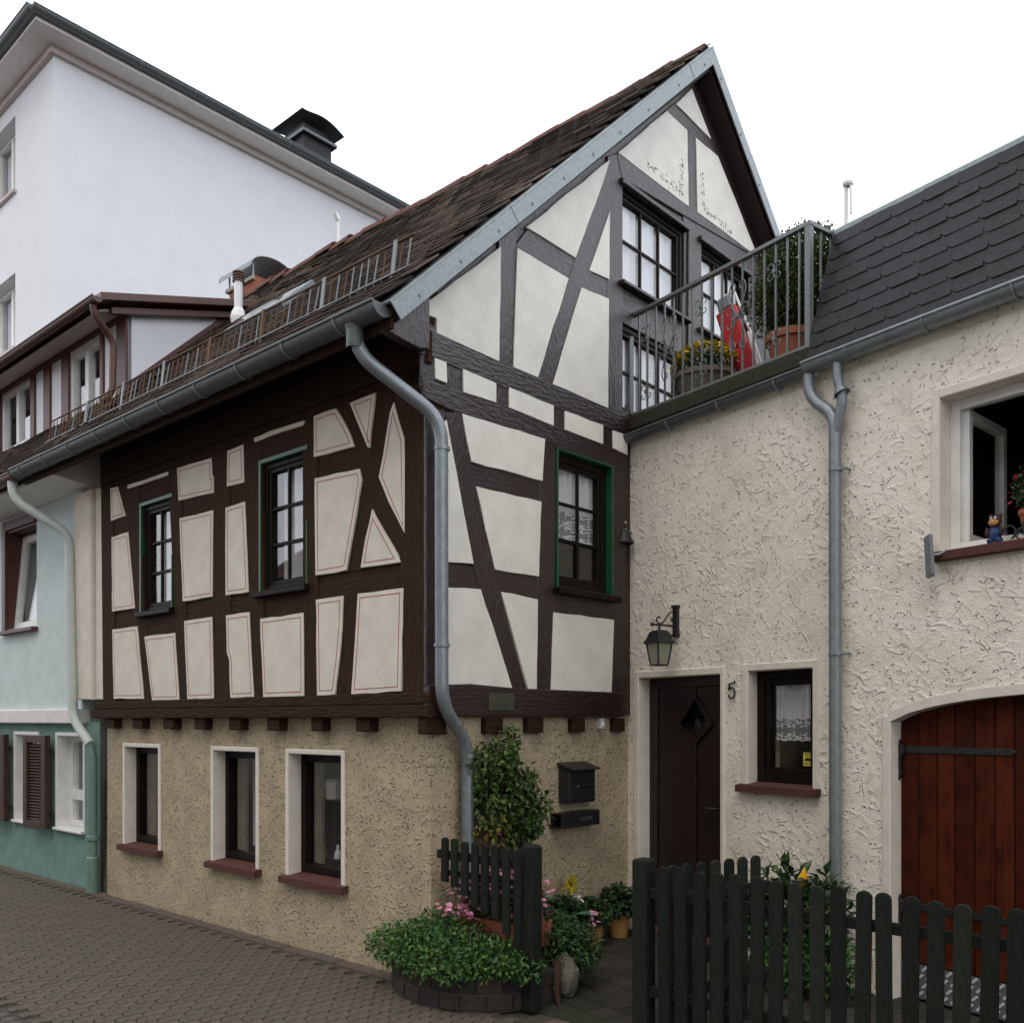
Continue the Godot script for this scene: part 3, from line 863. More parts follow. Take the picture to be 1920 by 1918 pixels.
	for p in [
		[Vector2(0.089,3.545),Vector2(0.334,2.666),Vector2(0.04,2.641),Vector2(0.049,3.502)], [Vector2(0.228,3.618),Vector2(1.056,3.639),Vector2(1.027,3.335),Vector2(0.313,3.327)], [Vector2(0.356,3.174),Vector2(1.017,3.187),Vector2(0.989,2.657),Vector2(0.537,2.653)],
		[Vector2(0.017,2.484),Vector2(0.401,2.507),Vector2(0.544,2.219),Vector2(0.709,1.864),Vector2(0.082,1.875),Vector2(0.017,1.873)], [Vector2(0.596,2.509),Vector2(0.976,2.495),Vector2(0.965,1.863),Vector2(0.874,1.861)], [Vector2(1.152,2.42),Vector2(1.883,2.425),Vector2(1.848,1.855),Vector2(1.122,1.863)],
		[Vector2(-0.014,3.907),Vector2(0.089,3.907),Vector2(0.095,3.777),Vector2(-0.006,3.78)], [Vector2(0.236,3.906),Vector2(0.549,3.898),Vector2(0.549,3.768),Vector2(0.24,3.758)], [Vector2(0.675,3.904),Vector2(1.151,3.899),Vector2(1.151,3.753),Vector2(0.678,3.767)], [Vector2(1.279,3.892),Vector2(1.742,3.897),Vector2(1.742,3.751),Vector2(1.279,3.757)],
		[Vector2(1.869,3.886),Vector2(2.063,3.888),Vector2(2.063,3.734),Vector2(1.873,3.749)],
		[Vector2(-0.068,4.241),Vector2(0.596,4.829),Vector2(0.578,4.051),Vector2(0.003,4.066),Vector2(0.003,4.158),Vector2(-0.068,4.157)], [Vector2(0.851,5.058),Vector2(1.827,5.956),Vector2(1.759,5.787),Vector2(1.403,5.047)], [Vector2(0.761,4.883),Vector2(1.322,4.868),Vector2(0.977,4.052),Vector2(0.722,4.053)],
		[Vector2(1.827,5.561),Vector2(1.821,5.034),Vector2(1.568,5.014)], [Vector2(1.476,4.855),Vector2(1.818,4.884),Vector2(1.806,4.041),Vector2(1.14,4.048)], [Vector2(2.766,6.843),Vector2(3.021,7.099),Vector2(3.347,6.812)]]:
		plaster_panel(h, FG, p, 0.05, M.cream)
	var va := plaster_panel(h, FG, [Vector2(1.937,6.061),Vector2(2.626,6.718),Vector2(2.947,6.71),Vector2(2.972,6.06)], 0.05, M.cream)
	var vb := plaster_panel(h, FG, [Vector2(3.088,6.709),Vector2(3.466,6.713),Vector2(4.219,6.088),Vector2(3.115,6.07)], 0.05, M.cream)
	vine(va, [Vector2(2.331,6.143),Vector2(2.447,6.144),Vector2(2.582,6.146),Vector2(2.721,6.133),Vector2(2.871,6.129)], 21)
	vine(va, [Vector2(2.864,6.426),Vector2(2.843,6.32),Vector2(2.864,6.252),Vector2(2.821,6.156),Vector2(2.871,6.129)], 22)
	vine(vb, [Vector2(3.181,6.457),Vector2(3.188,6.35),Vector2(3.204,6.257),Vector2(3.219,6.139)], 23)
	vine(vb, [Vector2(3.219,6.139),Vector2(3.364,6.137),Vector2(3.525,6.139),Vector2(3.724,6.113)], 24)
	# --- gable windows
	var gw := dark_window(h, FG, Rect2(1.204, 2.62, 0.654, 0.976), -0.01, 2, 3, "window", 0.055)
	mb = MB.new()
	mb.bbox(FG, Vector3(1.19, 2.60, -0.09), Vector3(1.204, 3.61, 0.052), 0.002)
	mb.bbox(FG, Vector3(1.858, 2.60, -0.09), Vector3(1.872, 3.61, 0.052), 0.002)
	mb.bbox(FG, Vector3(1.204, 3.596, -0.09), Vector3(1.858, 3.61, 0.0515), 0.002)
	put(mb, "green_surround", M.green_paint, gw)
	mb = MB.new()
	mb.grain = Vector3(1, 0, 0)
	mb.bbox(FG, Vector3(1.16, 2.555, 0.02), Vector3(1.91, 2.60, 0.11), 0.008)
	put(mb, "sill", M.dark_frame, gw)
	curtain(gw, FG, Rect2(1.27, 2.98, 0.55, 0.56), -0.095, 6.0, 0.24, 3)
	for k in 2:
		var u0: float = [1.985, 3.165][k]
		var u1: float = [2.93, 4.05][k]
		var up := dark_window(h, FG, Rect2(u0, 5.06, u1 - u0, 0.78), 0.012, 3, 2, "casement_window")
		curtain(up, FG, Rect2(u0 + 0.05, 5.08, u1 - u0 - 0.1, 0.72), -0.075, 5.0, 0.0, 8 + k, 0.012)
		var lo := dark_window(h, FG, Rect2(u0, 4.05, u1 - u0, 0.72), 0.012, 3, 2, "casement_window")
		curtain(lo, FG, Rect2(u0 + 0.05, 4.07, u1 - u0 - 0.1, 0.68), -0.075, 5.0, 0.0, 12 + k, 0.012)
		mb = MB.new()
		mb.grain = Vector3(1, 0, 0)
		mb.bbox(FG, Vector3(u0, 4.77, -0.05), Vector3(u1, 5.06, 0.03), 0.004)
		put(mb, "apron_board", M.timber_gable, h)
		mb = MB.new()
		mb.bbox(FG, Vector3(u0 - 0.03, 5.045, 0.02), Vector3(u1 + 0.03, 5.075, 0.095), 0.006)
		put(mb, "window_ledge", M.timber_gable, h)
		mb = MB.new()
		mb.bbox(FG, Vector3(u0 - 0.02, 5.835, 0.02), Vector3(u1 + 0.02, 5.875, 0.075), 0.006)
		put(mb, "drip_moulding", M.timber_gable, h)
	house_roof(h)
	rain_pipes(h)

func vine(panel: Node3D, pts: Array, sd: int) -> void:   # stencilled leaf garland, a film of paint on the plaster
	var mb := MB.new()
	var r := RandomNumberGenerator.new()
	r.seed = sd
	for i in pts.size() - 1:
		var n := int(pts[i].distance_to(pts[i + 1]) / 0.02)
		for k in n:
			var p: Vector2 = pts[i].lerp(pts[i + 1], (k + r.randf()) / n)
			for s in 2:
				var a := r.randf() * TAU
				var d := Vector2(cos(a), sin(a))
				var e := d.orthogonal()
				var l := r.randf_range(0.018, 0.03)
				var q := p + Vector2(r.randfn(), r.randfn()) * 0.014
				mb.prism(FG, [q, q + d * l * 0.5 + e * l * 0.2, q + d * l, q + d * l * 0.5 - e * l * 0.2], 0.0495, 0.0512)
	put(mb, "painted_garland", M.vine_paint, panel)

func tile_mesh(w: float, l: float, th: float, round_: bool, edge_light := 0.17) -> ArrayMesh:   # lies in xz: lower edge at z = 0, upper edge at z = -l
	var mb := MB.new()
	var poly := [Vector2(-w / 2, 0.035), Vector2(-w * 0.28, 0.008), Vector2(0, 0), Vector2(w * 0.28, 0.008), Vector2(w / 2, 0.035), Vector2(w / 2, l), Vector2(-w / 2, l)] if round_ else [Vector2(-w / 2, 0), Vector2(w / 2, 0), Vector2(w / 2, l), Vector2(-w / 2, l)]
	mb.prism(Transform3D(Basis(Vector3(1, 0, 0), Vector3(0, 0, -1), Vector3(0, 1, 0)), Vector3.ZERO), poly, 0.0, th, 0.002, false)
	for i in mb.n.size():   # dark weathered face; the butt edge carries a painted sky highlight, partly lichened
		mb.c[i] = Color(0.15, 0.088, 0.066) if mb.n[i].y > 0.9 else Color(edge_light, edge_light * 0.95, edge_light * 0.88)
	return mb.mesh()

func roof_sag(z: float, s: float) -> float:   # the old roof is not straight
	return -0.03 * sin(clampf(-z / 5.0, 0, 1) * PI) * sin(s / 4.9 * PI * 0.7) + 0.008 * sin(z * 5.1 + s * 2.0)

func lay_tiles(roof: Node3D, z0: float, z1: float, s0: float, s1: float, eye: Vector3, skip: Callable, most := 300) -> void:
	# beaver-tail tiles on the street slope: s runs up the slope from the eave
	var d := Vector3(1, 0.939, 0).normalized()
	var nn := Vector3(-0.939, 1, 0).normalized()
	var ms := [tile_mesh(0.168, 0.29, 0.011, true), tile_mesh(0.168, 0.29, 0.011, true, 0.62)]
	var all := []
	var row := 0
	var s := s0
	var r := RandomNumberGenerator.new()
	r.seed = 40 + int(-z1 * 10)
	while s < s1:
		var z := z0 - (0.086 if row % 2 else 0.0)
		while z > z1:
			if not skip.call(z, s):
				var p := Vector3(-0.49, 4.05, 0) + d * s + nn * (0.02 + roof_sag(z, s)) + Vector3(0, 0, z)
				var tilt := 0.07 + r.randfn() * 0.006
				var up := (d * cos(tilt) - nn * sin(tilt)).normalized()
				var b := Basis(nn, r.randfn() * 0.006) * Basis(Vector3(0, 0, 1), (-up).cross(Vector3(0, 0, 1)), -up)
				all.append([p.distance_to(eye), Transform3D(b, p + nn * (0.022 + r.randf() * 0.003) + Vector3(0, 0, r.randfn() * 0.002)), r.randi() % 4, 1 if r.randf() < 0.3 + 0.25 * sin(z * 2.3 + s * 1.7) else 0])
			z -= 0.172
		s += 0.148
		row += 1
	all.sort_custom(func(a, b): return a[0] < b[0])
	for i in mini(most, all.size()):
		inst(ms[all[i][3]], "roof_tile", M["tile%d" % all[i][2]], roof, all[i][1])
	for k in 4:
		var st := SurfaceTool.new()
		st.begin(Mesh.PRIMITIVE_TRIANGLES)
		var any := false
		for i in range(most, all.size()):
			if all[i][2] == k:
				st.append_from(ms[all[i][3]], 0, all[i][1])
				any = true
		if any:
			var o := MeshInstance3D.new()
			o.name = "far_roof_tiles"
			o.mesh = st.commit()
			o.material_override = M["tile%d" % k]
			o.set_meta("kind", "stuff")
			o.position = -org[roof]
			roof.add_child(o, true)

func ridge_tile_mesh(l: float, rad: float) -> ArrayMesh:
	var mb := MB.new()
	var n := 9
	for i in n - 1:
		var a0 := PI * i / (n - 1.0)
		var a1 := PI * (i + 1) / (n - 1.0)
		for q in 2:
			var f := 1.0 if q == 0 else 0.86
			var p0 := Vector3(cos(a0) * rad * f, sin(a0) * rad * f, 0)
			var p1 := Vector3(cos(a1) * rad * f, sin(a1) * rad * f, 0)
			var k := 0.96
			var e0 := Vector3(p0.x * k, p0.y * k, -l)
			var e1 := Vector3(p1.x * k, p1.y * k, -l)
			if q == 0:
				mb.quadn(p0, e0, e1, p1, p0.normalized(), p0.normalized(), p1.normalized(), p1.normalized())
			else:
				mb.quadn(p1, e1, e0, p0, -p1.normalized(), -p1.normalized(), -p0.normalized(), -p0.normalized())
		var i0 := Vector3(cos(a0), sin(a0), 0) * rad
		var i1 := Vector3(cos(a1), sin(a1), 0) * rad
		mb.quad(i0 * 0.86, i0, i1, i1 * 0.86)
	return mb.mesh()

func sloped_slab(mb: MB, x0: float, y0: float, x1: float, y1: float, th: float, z0: float, z1: float) -> void:   # th: thickness below, square to the slope
	var d := Vector2(x1 - x0, y1 - y0).normalized()
	var n := Vector2(d.y, -d.x) * th
	if n.y > 0:
		n = -n
	mb.prism(Transform3D.IDENTITY, [Vector2(x0, y0), Vector2(x1, y1), Vector2(x1, y1) + n, Vector2(x0, y0) + n], z0, z1)

func house_roof(h: Node3D) -> void:
	var roof := part("roof", h)
	var apex := Vector2(3.11, 7.43)
	var mb := MB.new()
	mb.grain = Vector3(0, 0, 1)
	sloped_slab(mb, -0.47, 4.035, apex.x, apex.y - 0.075, 0.08, -4.65, 0.17)
	put(mb, "sarking", M.roof_board, roof)
	mb = MB.new()
	mb.grain = Vector3(0, 0, 1)
	sloped_slab(mb, apex.x, apex.y - 0.04, 6.75, 4.12, 0.10, -4.65, 0.17)
	put(mb, "sarking", M.roof_board, roof)
	# eaves: boards on the underside, lapped, and a fascia behind the gutter
	for k in 3:
		mb = MB.new()
		mb.grain = Vector3(0, 0, 1)
		var a := -0.43 + 0.135 * k
		sloped_slab(mb, a, roof_y(a) - 0.150 - 0.006 * k, a + 0.15, roof_y(a + 0.15) - 0.156 - 0.006 * k, 0.022, -5.25, 0.055)
		put(mb, "eave_board", M.timber, roof)
	mb = MB.new()
	mb.grain = Vector3(0, 0, 1)
	mb.box(Vector3(-0.455, 3.93, -5.28), Vector3(-0.432, 4.07, 0.15))
	put(mb, "fascia", M.timber, roof)
	mb = MB.new()
	mb.prism(FG, [Vector2(-0.463,3.929),Vector2(-0.349,4.032),Vector2(-0.111,4.254),Vector2(-0.111,3.917),Vector2(-0.195,3.897),Vector2(-0.332,3.909)], 0.05, 0.11, 0.006)
	put(mb, "eave_block", M.timber_gable, roof)
	# verge: zinc flashing in lengths with screw heads, dark soffit boards behind it
	for side in 2:
		var p0 := Vector2(-0.50, 4.045) if side == 0 else apex
		var p1 := apex if side == 0 else Vector2(6.75, 4.15)
		var d := (p1 - p0).normalized()
		var nn := Vector2(-d.y, d.x)
		var cuts := [0.0, 1.42, 3.25, 4.45, p0.distance_to(p1)] if side == 0 else [0.0, 0.95, 2.9, p0.distance_to(p1)]
		for i in cuts.size() - 1:
			var a: Vector2 = p0 + d * (cuts[i] - (0.02 if i else 0.0))
			var b: Vector2 = p0 + d * cuts[i + 1]
			var e := 0.003 * (i % 2)
			mb = MB.new()
			var hgt := 0.108
			if side == 0 and i == cuts.size() - 2:
				mb.prism(FG, [a, b, Vector2(b.x, b.y - hgt / absf(nn.y)), a - nn * hgt], 0.197, 0.206 + e, 0.002)
			elif side == 1 and i == 0:
				mb.prism(FG, [a, Vector2(a.x, a.y - hgt / absf(nn.y)), b - nn * hgt, b], 0.197, 0.206 + e, 0.002)
			else:
				mb.prism(FG, [a, b, b - nn * hgt, a - nn * hgt], 0.197, 0.206 + e, 0.002)
			mb.prism(FG, [a, b, b + nn * 0.012, a + nn * 0.012], 0.02, 0.205 + e, 0.002)
			var fl := put(mb, "verge_flashing", M.zinc_bright, roof)
			var k := int((cuts[i + 1] - cuts[i]) / 0.45)
			for s in k:
				var q := a.lerp(b, (s + 0.5) / k) - nn * (hgt * 0.6)
				mb = MB.new()
				mb.lathe(Transform3D(Basis(Vector3(1, 0, 0), Vector3(0, 0, 1), Vector3(0, -1, 0)), Vector3(q.x, q.y, 0.205 + e)), [Vector2(0.013, 0), Vector2(0.011, 0.005), Vector2(0.0, 0.007)], 8)
				put(mb, "screw", M.galvanised, fl)
		mb = MB.new()
		mb.grain = Vector3(d.x, d.y, 0)
		var q0 := p0 - nn * 0.10 + (Vector2(0.35, 0.35 * d.y / d.x) if side == 0 else Vector2.ZERO)
		mb.prism(FG, [q0, p1 - nn * 0.10, p1 - nn * 0.115, q0 - nn * 0.015], 0.02, 0.196)
		mb.prism(FG, [q0 + nn * 0.05, p1 + nn * -0.05, p1 - nn * 0.1145, q0 - nn * 0.0145], 0.175, 0.1962)
		put(mb, "verge_board", M.verge_soffit, roof)
	# ridge
	var rt := ridge_tile_mesh(0.36, 0.105)
	var z := 0.15
	var k := 0
	while z > -4.7:
		var y := apex.y - 0.055 + roof_sag(z, 4.4) + 0.035 * clampf(-z / 4.6, 0, 1)
		inst(rt, "ridge_tile", M.ridge_tile, roof, Transform3D(Basis(Vector3(1, 0, 0), -0.02 + rng.randfn() * 0.015) * Basis(Vector3.UP, rng.randfn() * 0.02), Vector3(apex.x, y, z)))
		z -= 0.325
		k += 1
	var eye := HF.affine_inverse() * Vector3(0, 1.65, 0)
	lay_tiles(roof, 0.06, -4.66, 0.03, 4.86, eye, func(zz, s): return absf(zz + 3.45) < 0.55 and absf(s - 2.2) < 0.25)
	# rooflight: lead-framed pane lying in the tiles
	var light := part("skylight", roof)
	var d3 := Vector3(1, 0.939, 0).normalized()
	var n3 := Vector3(-0.939, 1, 0).normalized()
	var sx := Transform3D(Basis(Vector3(0, 0, -1), d3, Vector3(0, 0, -1).cross(d3)), Vector3(-0.49, 4.05, -3.45) + d3 * 2.2 + n3 * 0.05)
	if sx.basis.z.dot(n3) < 0:
		sx.basis = Basis(Vector3(0, 0, 1), d3, Vector3(0, 0, 1).cross(d3))
	mb = MB.new()
	frame4(mb, sx, Rect2(-0.5, -0.24, 1.0, 0.48), 0.06, -0.02, 0.03)
	put(mb, "frame", M.zinc, light)
	mb = MB.new()
	mb.obox(sx, Vector3(-0.45, -0.19, 0.02), Vector3(0.45, 0.19, 0.035))
	put(mb, "pane", M.glass, light)
	# snow guard: a low barred rail on posts
	var sg := part("snow_guard", roof)
	var bx := -0.06
	var by := roof_y(bx) + 0.05
	var post := MB.new()
	post.box(Vector3(-0.004, -0.06, -0.018), Vector3(0.004, 0.25, 0.018))
	var pm := post.mesh()
	var rod := MB.new()
	rod.tube([Vector3(0, 0, 0), Vector3(0.012, 0.22, 0)], 0.0055, 6)
	var rm := rod.mesh()
	z = -0.3
	while z > -5.6:
		inst(pm, "post", M.rust if rng.randf() < 0.6 else M.galvanised, sg, Transform3D(Basis(Vector3(0, 0, 1), -0.12), Vector3(bx, by, z)))
		z -= 0.76
	z = -0.16
	while z > -5.75:
		inst(rm, "bar", M.galvanised if rng.randf() < 0.35 else M.rust, sg, Transform3D(Basis(Vector3(0, 0, 1), -0.12 + rng.randfn() * 0.02), Vector3(bx, by, z)))
		z -= 0.082
	for q in 2:
		mb = MB.new()
		var off := Vector3(0.036, 0.235, 0) if q else Vector3(0.0, 0.02, 0)
		mb.tube([Vector3(bx, by, -0.12) + off, Vector3(bx, by, -5.78) + off], 0.008, 6)
		put(mb, "rail", M.rust if q else M.galvanised, sg)
	# chimney behind the ridge, vent pipe on the slope
	var ch := part("chimney", roof)
	mb = MB.new()
	mb.box(Vector3(3.2, 6.6, -7.65), Vector3(3.75, 7.80, -7.0))
	put(mb, "shaft", M.brick_red, ch)
	mb = MB.new()
	mb.box(Vector3(3.16, 7.74, -7.7), Vector3(3.79, 7.79, -7.0))
	put(mb, "cap_slab", M.mortar, ch)
	mb = MB.new()
	var cx := 3.47
	for i in 12:
		var a0 := PI * i / 12.0
		var a1 := PI * (i + 1) / 12.0
		var f0 := Vector3(cx + cos(a0) * 0.36, 7.9 + sin(a0) * 0.2, 0)
		var f1 := Vector3(cx + cos(a1) * 0.36, 7.9 + sin(a1) * 0.2, 0)
		for zz in [Vector3(0, 0, -7.78), Vector3(0, 0, -6.95)]:
			mb.tube([f0 + zz, f1 + zz], 0.008, 5)
		mb.quad(f0 + Vector3(0, 0, -6.95), f0 + Vector3(0, 0, -7.78), f1 + Vector3(0, 0, -7.78), f1 + Vector3(0, 0, -6.95))
		mb.quad(f0 + Vector3(0, -0.008, -7.78), f0 + Vector3(0, -0.008, -6.95), f1 + Vector3(0, -0.008, -6.95), f1 + Vector3(0, -0.008, -7.78))
	put(mb, "cowl", M.zinc, ch)
	mb = MB.new()
	for q in [[3.2, -7.65], [3.75, -7.65], [3.2, -7.05], [3.75, -7.05]]:
		mb.box(Vector3(q[0] - 0.01, 7.78, q[1] - 0.01), Vector3(q[0] + 0.01, 7.97, q[1] + 0.01))
	put(mb, "cowl_leg", M.zinc, ch)
	var vp := part("vent_pipe", roof)
	mb = MB.new()
	mb.lathe(Transform3D(Basis.IDENTITY, Vector3(1.62, 6.0, -4.85)), [Vector2(0.0, -0.03), Vector2(0.075, 0.0), Vector2(0.09, 0.08), Vector2(0.072, 0.15), Vector2(0.047, 0.19), Vector2(0.047, 0.48)], 16)
	put(mb, "pipe", M.white_plastic, vp)
	for i in 4:
		mb = MB.new()
		mb.lathe(Transform3D(Basis.IDENTITY, Vector3(1.62, 6.48 + 0.03 * i, -4.85)), [Vector2(0.038, 0), Vector2(0.066, 0.0), Vector2(0.064, 0.016), Vector2(0.038, 0.022)], 16)
		put(mb, "louvre", M.oxblood, vp)
	mb = MB.new()
	mb.lathe(Transform3D(Basis.IDENTITY, Vector3(1.62, 6.48, -4.85)), [Vector2(0.038, 0), Vector2(0.038, 0.12), Vector2(0.0, 0.13)], 12)
	put(mb, "cap", M.oxblood, vp)
	mb = MB.new()   # thin white pole beside the ridge
	mb.tube([Vector3(3.25, 6.9, -5.2), Vector3(3.25, 7.98, -5.2)], 0.018, 8)
	mb.tube([Vector3(3.25, 7.93, -5.2), Vector3(3.2, 8.0, -5.2)], 0.03, 8)
	put(mb, "pole", M.white_plastic, roof)

func half_gutter(mb: MB, a: Vector3, b: Vector3, r: float, caps := true) -> void:   # half-round channel from a to b
	var d := (b - a).normalized()
	var s := d.cross(Vector3.UP).normalized()
	var n := 10
	for i in n:
		var a0 := PI + PI * i / n
		var a1 := PI + PI * (i + 1) / n
		var o0 := s * cos(a0) + Vector3.UP * sin(a0)
		var o1 := s * cos(a1) + Vector3.UP * sin(a1)
		mb.quadn(a + o0 * r, b + o0 * r, b + o1 * r, a + o1 * r, o0, o0, o1, o1)
		mb.quadn(b + o0 * (r - 0.003), a + o0 * (r - 0.003), a + o1 * (r - 0.003), b + o1 * (r - 0.003), -o0, -o0, -o1, -o1)
		if caps:
			mb.tri(a, a + o0 * r, a + o1 * r)
			mb.tri(b, b + o1 * r, b + o0 * r)
	mb.tube([a + s * r, b + s * r], 0.011, 8)
	mb.tube([a - s * r, b - s * r], 0.006, 6)

func half_ring(mb: MB, a: Vector3, d: Vector3, r: float) -> void:
	var s := d.normalized().cross(Vector3.UP).normalized()
	var pts := []
	for i in 11:
		var w := PI + PI * i / 10.0
		pts.append(a + (s * cos(w) + Vector3.UP * sin(w)) * r)
	mb.tube(pts, 0.006, 6)

func rain_pipes(h: Node3D) -> void:
	var g := part("gutter", h)
	var mb := MB.new()
	half_gutter(mb, Vector3(-0.515, 4.05, -5.29), Vector3(-0.515, 4.05, 0.15), 0.078)
	put(mb, "channel", M.zinc_dark, g)
	for i in 10:
		mb = MB.new()
		half_ring(mb, Vector3(-0.515, 4.05, -0.22 - i * 0.54), Vector3(0, 0, 1), 0.081)
		put(mb, "bracket", M.zinc, g)
	var p := part("downpipe", h)
	var pts := [Vector3(-0.515, 3.99, -0.11), Vector3(-0.515, 3.84, -0.11), Vector3(-0.035, 3.50, 0.13), Vector3(-0.03, 1.74, 0.13), Vector3(0.24, 1.50, 0.085), Vector3(0.245, 0.4, 0.085)]
	mb = MB.new()
	mb.tube(bent_pipe(pts, 0.14), 0.042, 16)
	put(mb, "pipe", M.zinc, p)
	for q in [[Vector3(-0.03, 3.32, 0.13), 0], [Vector3(-0.03, 2.11, 0.13), 0], [Vector3(0.245, 1.42, 0.085), 1]]:
		mb = MB.new()
		mb.lathe(Transform3D(Basis.IDENTITY, q[0]), [Vector2(0.042, -0.012), Vector2(0.05, -0.01), Vector2(0.05, 0.01), Vector2(0.042, 0.012)], 16)
		if q[1] == 0:
			mb.tube([q[0] + Vector3(0.04, 0, 0), q[0] + Vector3(0.065, 0, -0.02), q[0] + Vector3(0.06, 0, -0.09)], 0.008, 6)
		put(mb, "collar", M.zinc, p)
	mb = MB.new()
	mb.lathe(Transform3D(Basis.IDENTITY, Vector3(-0.515, 3.86, -0.11)), [Vector2(0.05, 0.0), Vector2(0.052, 0.02), Vector2(0.052, 0.1), Vector2(0.06, 0.13)], 16)
	put(mb, "outlet", M.zinc_dark, p)

# ---------------------------------------------------------------- the rendered annex with door, garage, mansard and balcony
func garage_top(u: float) -> float:   # segmental arch
	return 1.573 + 0.222 * sqrt(1.0 - pow((u - 3.5) / 1.16, 2.0))

func annex() -> void:
	var h := thing("rendered_annex", "beige rough-rendered annex with brown door, garage door, slate mansard and balcony", "house", AF, Vector3(1.8, 0, 0))
	var holes := [[0.205, 1.068, -0.02, flat(1.983)], [1.305, 1.853, 1.21, flat(1.99)], [2.70, 3.75, 2.61, flat(3.475)]]
	var gx := []
	for i in 17:
		gx.append(2.385 + (4.615 - 2.385) * i / 16.0)
	var all := holes.duplicate()
	all.append([gx[0], gx[-1], -0.02, func(u): return garage_top(u) + 0.02])
	var mb := MB.new()
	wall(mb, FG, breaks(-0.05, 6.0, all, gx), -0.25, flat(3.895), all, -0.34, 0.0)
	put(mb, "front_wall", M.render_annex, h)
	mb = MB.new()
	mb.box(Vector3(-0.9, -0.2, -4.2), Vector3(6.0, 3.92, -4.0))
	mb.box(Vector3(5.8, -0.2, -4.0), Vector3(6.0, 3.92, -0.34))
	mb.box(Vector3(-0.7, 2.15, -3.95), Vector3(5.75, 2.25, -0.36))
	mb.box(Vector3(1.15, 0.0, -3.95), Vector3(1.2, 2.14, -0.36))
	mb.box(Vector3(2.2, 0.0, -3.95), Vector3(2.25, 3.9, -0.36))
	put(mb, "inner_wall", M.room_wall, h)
	# --- door
	var d := part("front_door", h)
	mb = MB.new()
	mb.bbox(FG, Vector3(0.157, -0.02, -0.01), Vector3(0.213, 2.03, 0.012), 0.006)
	mb.bbox(FG, Vector3(1.06, -0.02, -0.01), Vector3(1.1, 2.03, 0.012), 0.006)
	mb.bbox(FG, Vector3(0.213, 1.976, -0.01), Vector3(1.06, 2.03, 0.0105), 0.006)
	mb.box(Vector3(0.2, 0, -0.14), Vector3(0.213, 1.98, -0.01))
	mb.box(Vector3(1.06, 0, -0.14), Vector3(1.07, 1.98, -0.01))
	mb.box(Vector3(0.213, 1.976, -0.14), Vector3(1.06, 1.99, -0.01))
	put(mb, "surround", M.trim, d)
	mb = MB.new()
	mb.grain = Vector3.UP
	mb.bbox(FG, Vector3(0.213, 0, -0.19), Vector3(0.30, 1.976, -0.105), 0.006)
	mb.bbox(FG, Vector3(0.98, 0, -0.19), Vector3(1.06, 1.976, -0.105), 0.006)
	mb.bbox(FG, Vector3(0.30, 1.90, -0.19), Vector3(0.98, 1.976, -0.107), 0.006)
	put(mb, "frame", M.door_wood, d)
	var c := Vector2(0.70, 1.62)
	var dia := [c + Vector2(0, -0.14), c + Vector2(0.165, 0), c + Vector2(0, 0.2), c + Vector2(-0.165, 0)]
	mb = MB.new()   # leaf in two fields, cut round the lozenge window
	mb.grain = Vector3.UP
	mb.prism(FG, [Vector2(0.30, 0.02), Vector2(0.70, 0.02), dia[0], dia[3], dia[2], Vector2(0.70, 1.90), Vector2(0.30, 1.90)], -0.16, -0.12, 0.004)
	mb.prism(FG, [Vector2(0.702, 0.02), Vector2(0.98, 0.02), Vector2(0.98, 1.90), Vector2(0.702, 1.90), dia[2], dia[1], dia[0]], -0.165, -0.132, 0.004)
	put(mb, "leaf", M.door_wood, d)
	mb = MB.new()
	for i in 4:
		var p: Vector2 = dia[i]
		var q: Vector2 = dia[(i + 1) % 4]
		bar(mb, Vector3(p.x, p.y, -0.118), Vector3(q.x, q.y, -0.118), 0.022, 0.022, Vector3(0, 0, 1))
	put(mb, "lozenge_frame", M.door_wood, d)
	mb = MB.new()
	mb.prism(FG, dia, -0.205, -0.14)
	put(mb, "pane", M.glass, d)
	mb = MB.new()
	mb.tube([Vector3(0.93, 1.0, -0.13), Vector3(0.93, 1.0, -0.08), Vector3(0.83, 1.0, -0.08)], 0.009, 8)
	put(mb, "handle", M.iron, d)
	mb = MB.new()
	mb.bbox(FG, Vector3(0.15, -0.05, -0.24), Vector3(1.12, 0.04, 0.02), 0.01)
	put(mb, "threshold", M.sandstone, d)
	# --- window beside the door
	var w := part("small_window", h)
	mb = MB.new()
	mb.bbox(FG, Vector3(1.262, 1.205, -0.01), Vector3(1.313, 2.037, 0.012), 0.006)
	mb.bbox(FG, Vector3(1.845, 1.205, -0.01), Vector3(1.886, 2.037, 0.012), 0.006)
	mb.bbox(FG, Vector3(1.313, 1.985, -0.01), Vector3(1.845, 2.037, 0.0105), 0.006)
	mb.box(Vector3(1.3, 1.2, -0.11), Vector3(1.313, 1.99, -0.01))
	mb.box(Vector3(1.845, 1.2, -0.11), Vector3(1.856, 1.99, -0.01))
	mb.box(Vector3(1.313, 1.985, -0.11), Vector3(1.845, 1.995, -0.01))
	put(mb, "surround", M.trim, w)
	stone_sill(w, FG, 1.235, 1.905, 1.215, -0.11, 0.055)
	mb = MB.new()
	var r := Rect2(1.313, 1.226, 0.532, 0.76)
	frame4(mb, FG, r, 0.06, -0.17, -0.085)
	frame4(mb, FG, r.grow(-0.06), 0.04, -0.16, -0.1)
	put(mb, "frame", M.dark_frame, w)
	glazing(w, FG, r.grow(-0.095), -0.13, 1, 1, 0.02, M.dark_frame)
	curtain(w, FG, Rect2(1.40, 1.50, 0.40, 0.41), -0.17, 8.0, 0.17, 5, 0.012)
	mb = MB.new()
	mb.bbox(FG, Vector3(1.67, 1.345, -0.1285), Vector3(1.742, 1.435, -0.1268), 0.0)
	put(mb, "sticker", M.yellow_paper, w)
	mb = MB.new()   # print on the sticker: a headline, a dark huddle of shapes and small lines
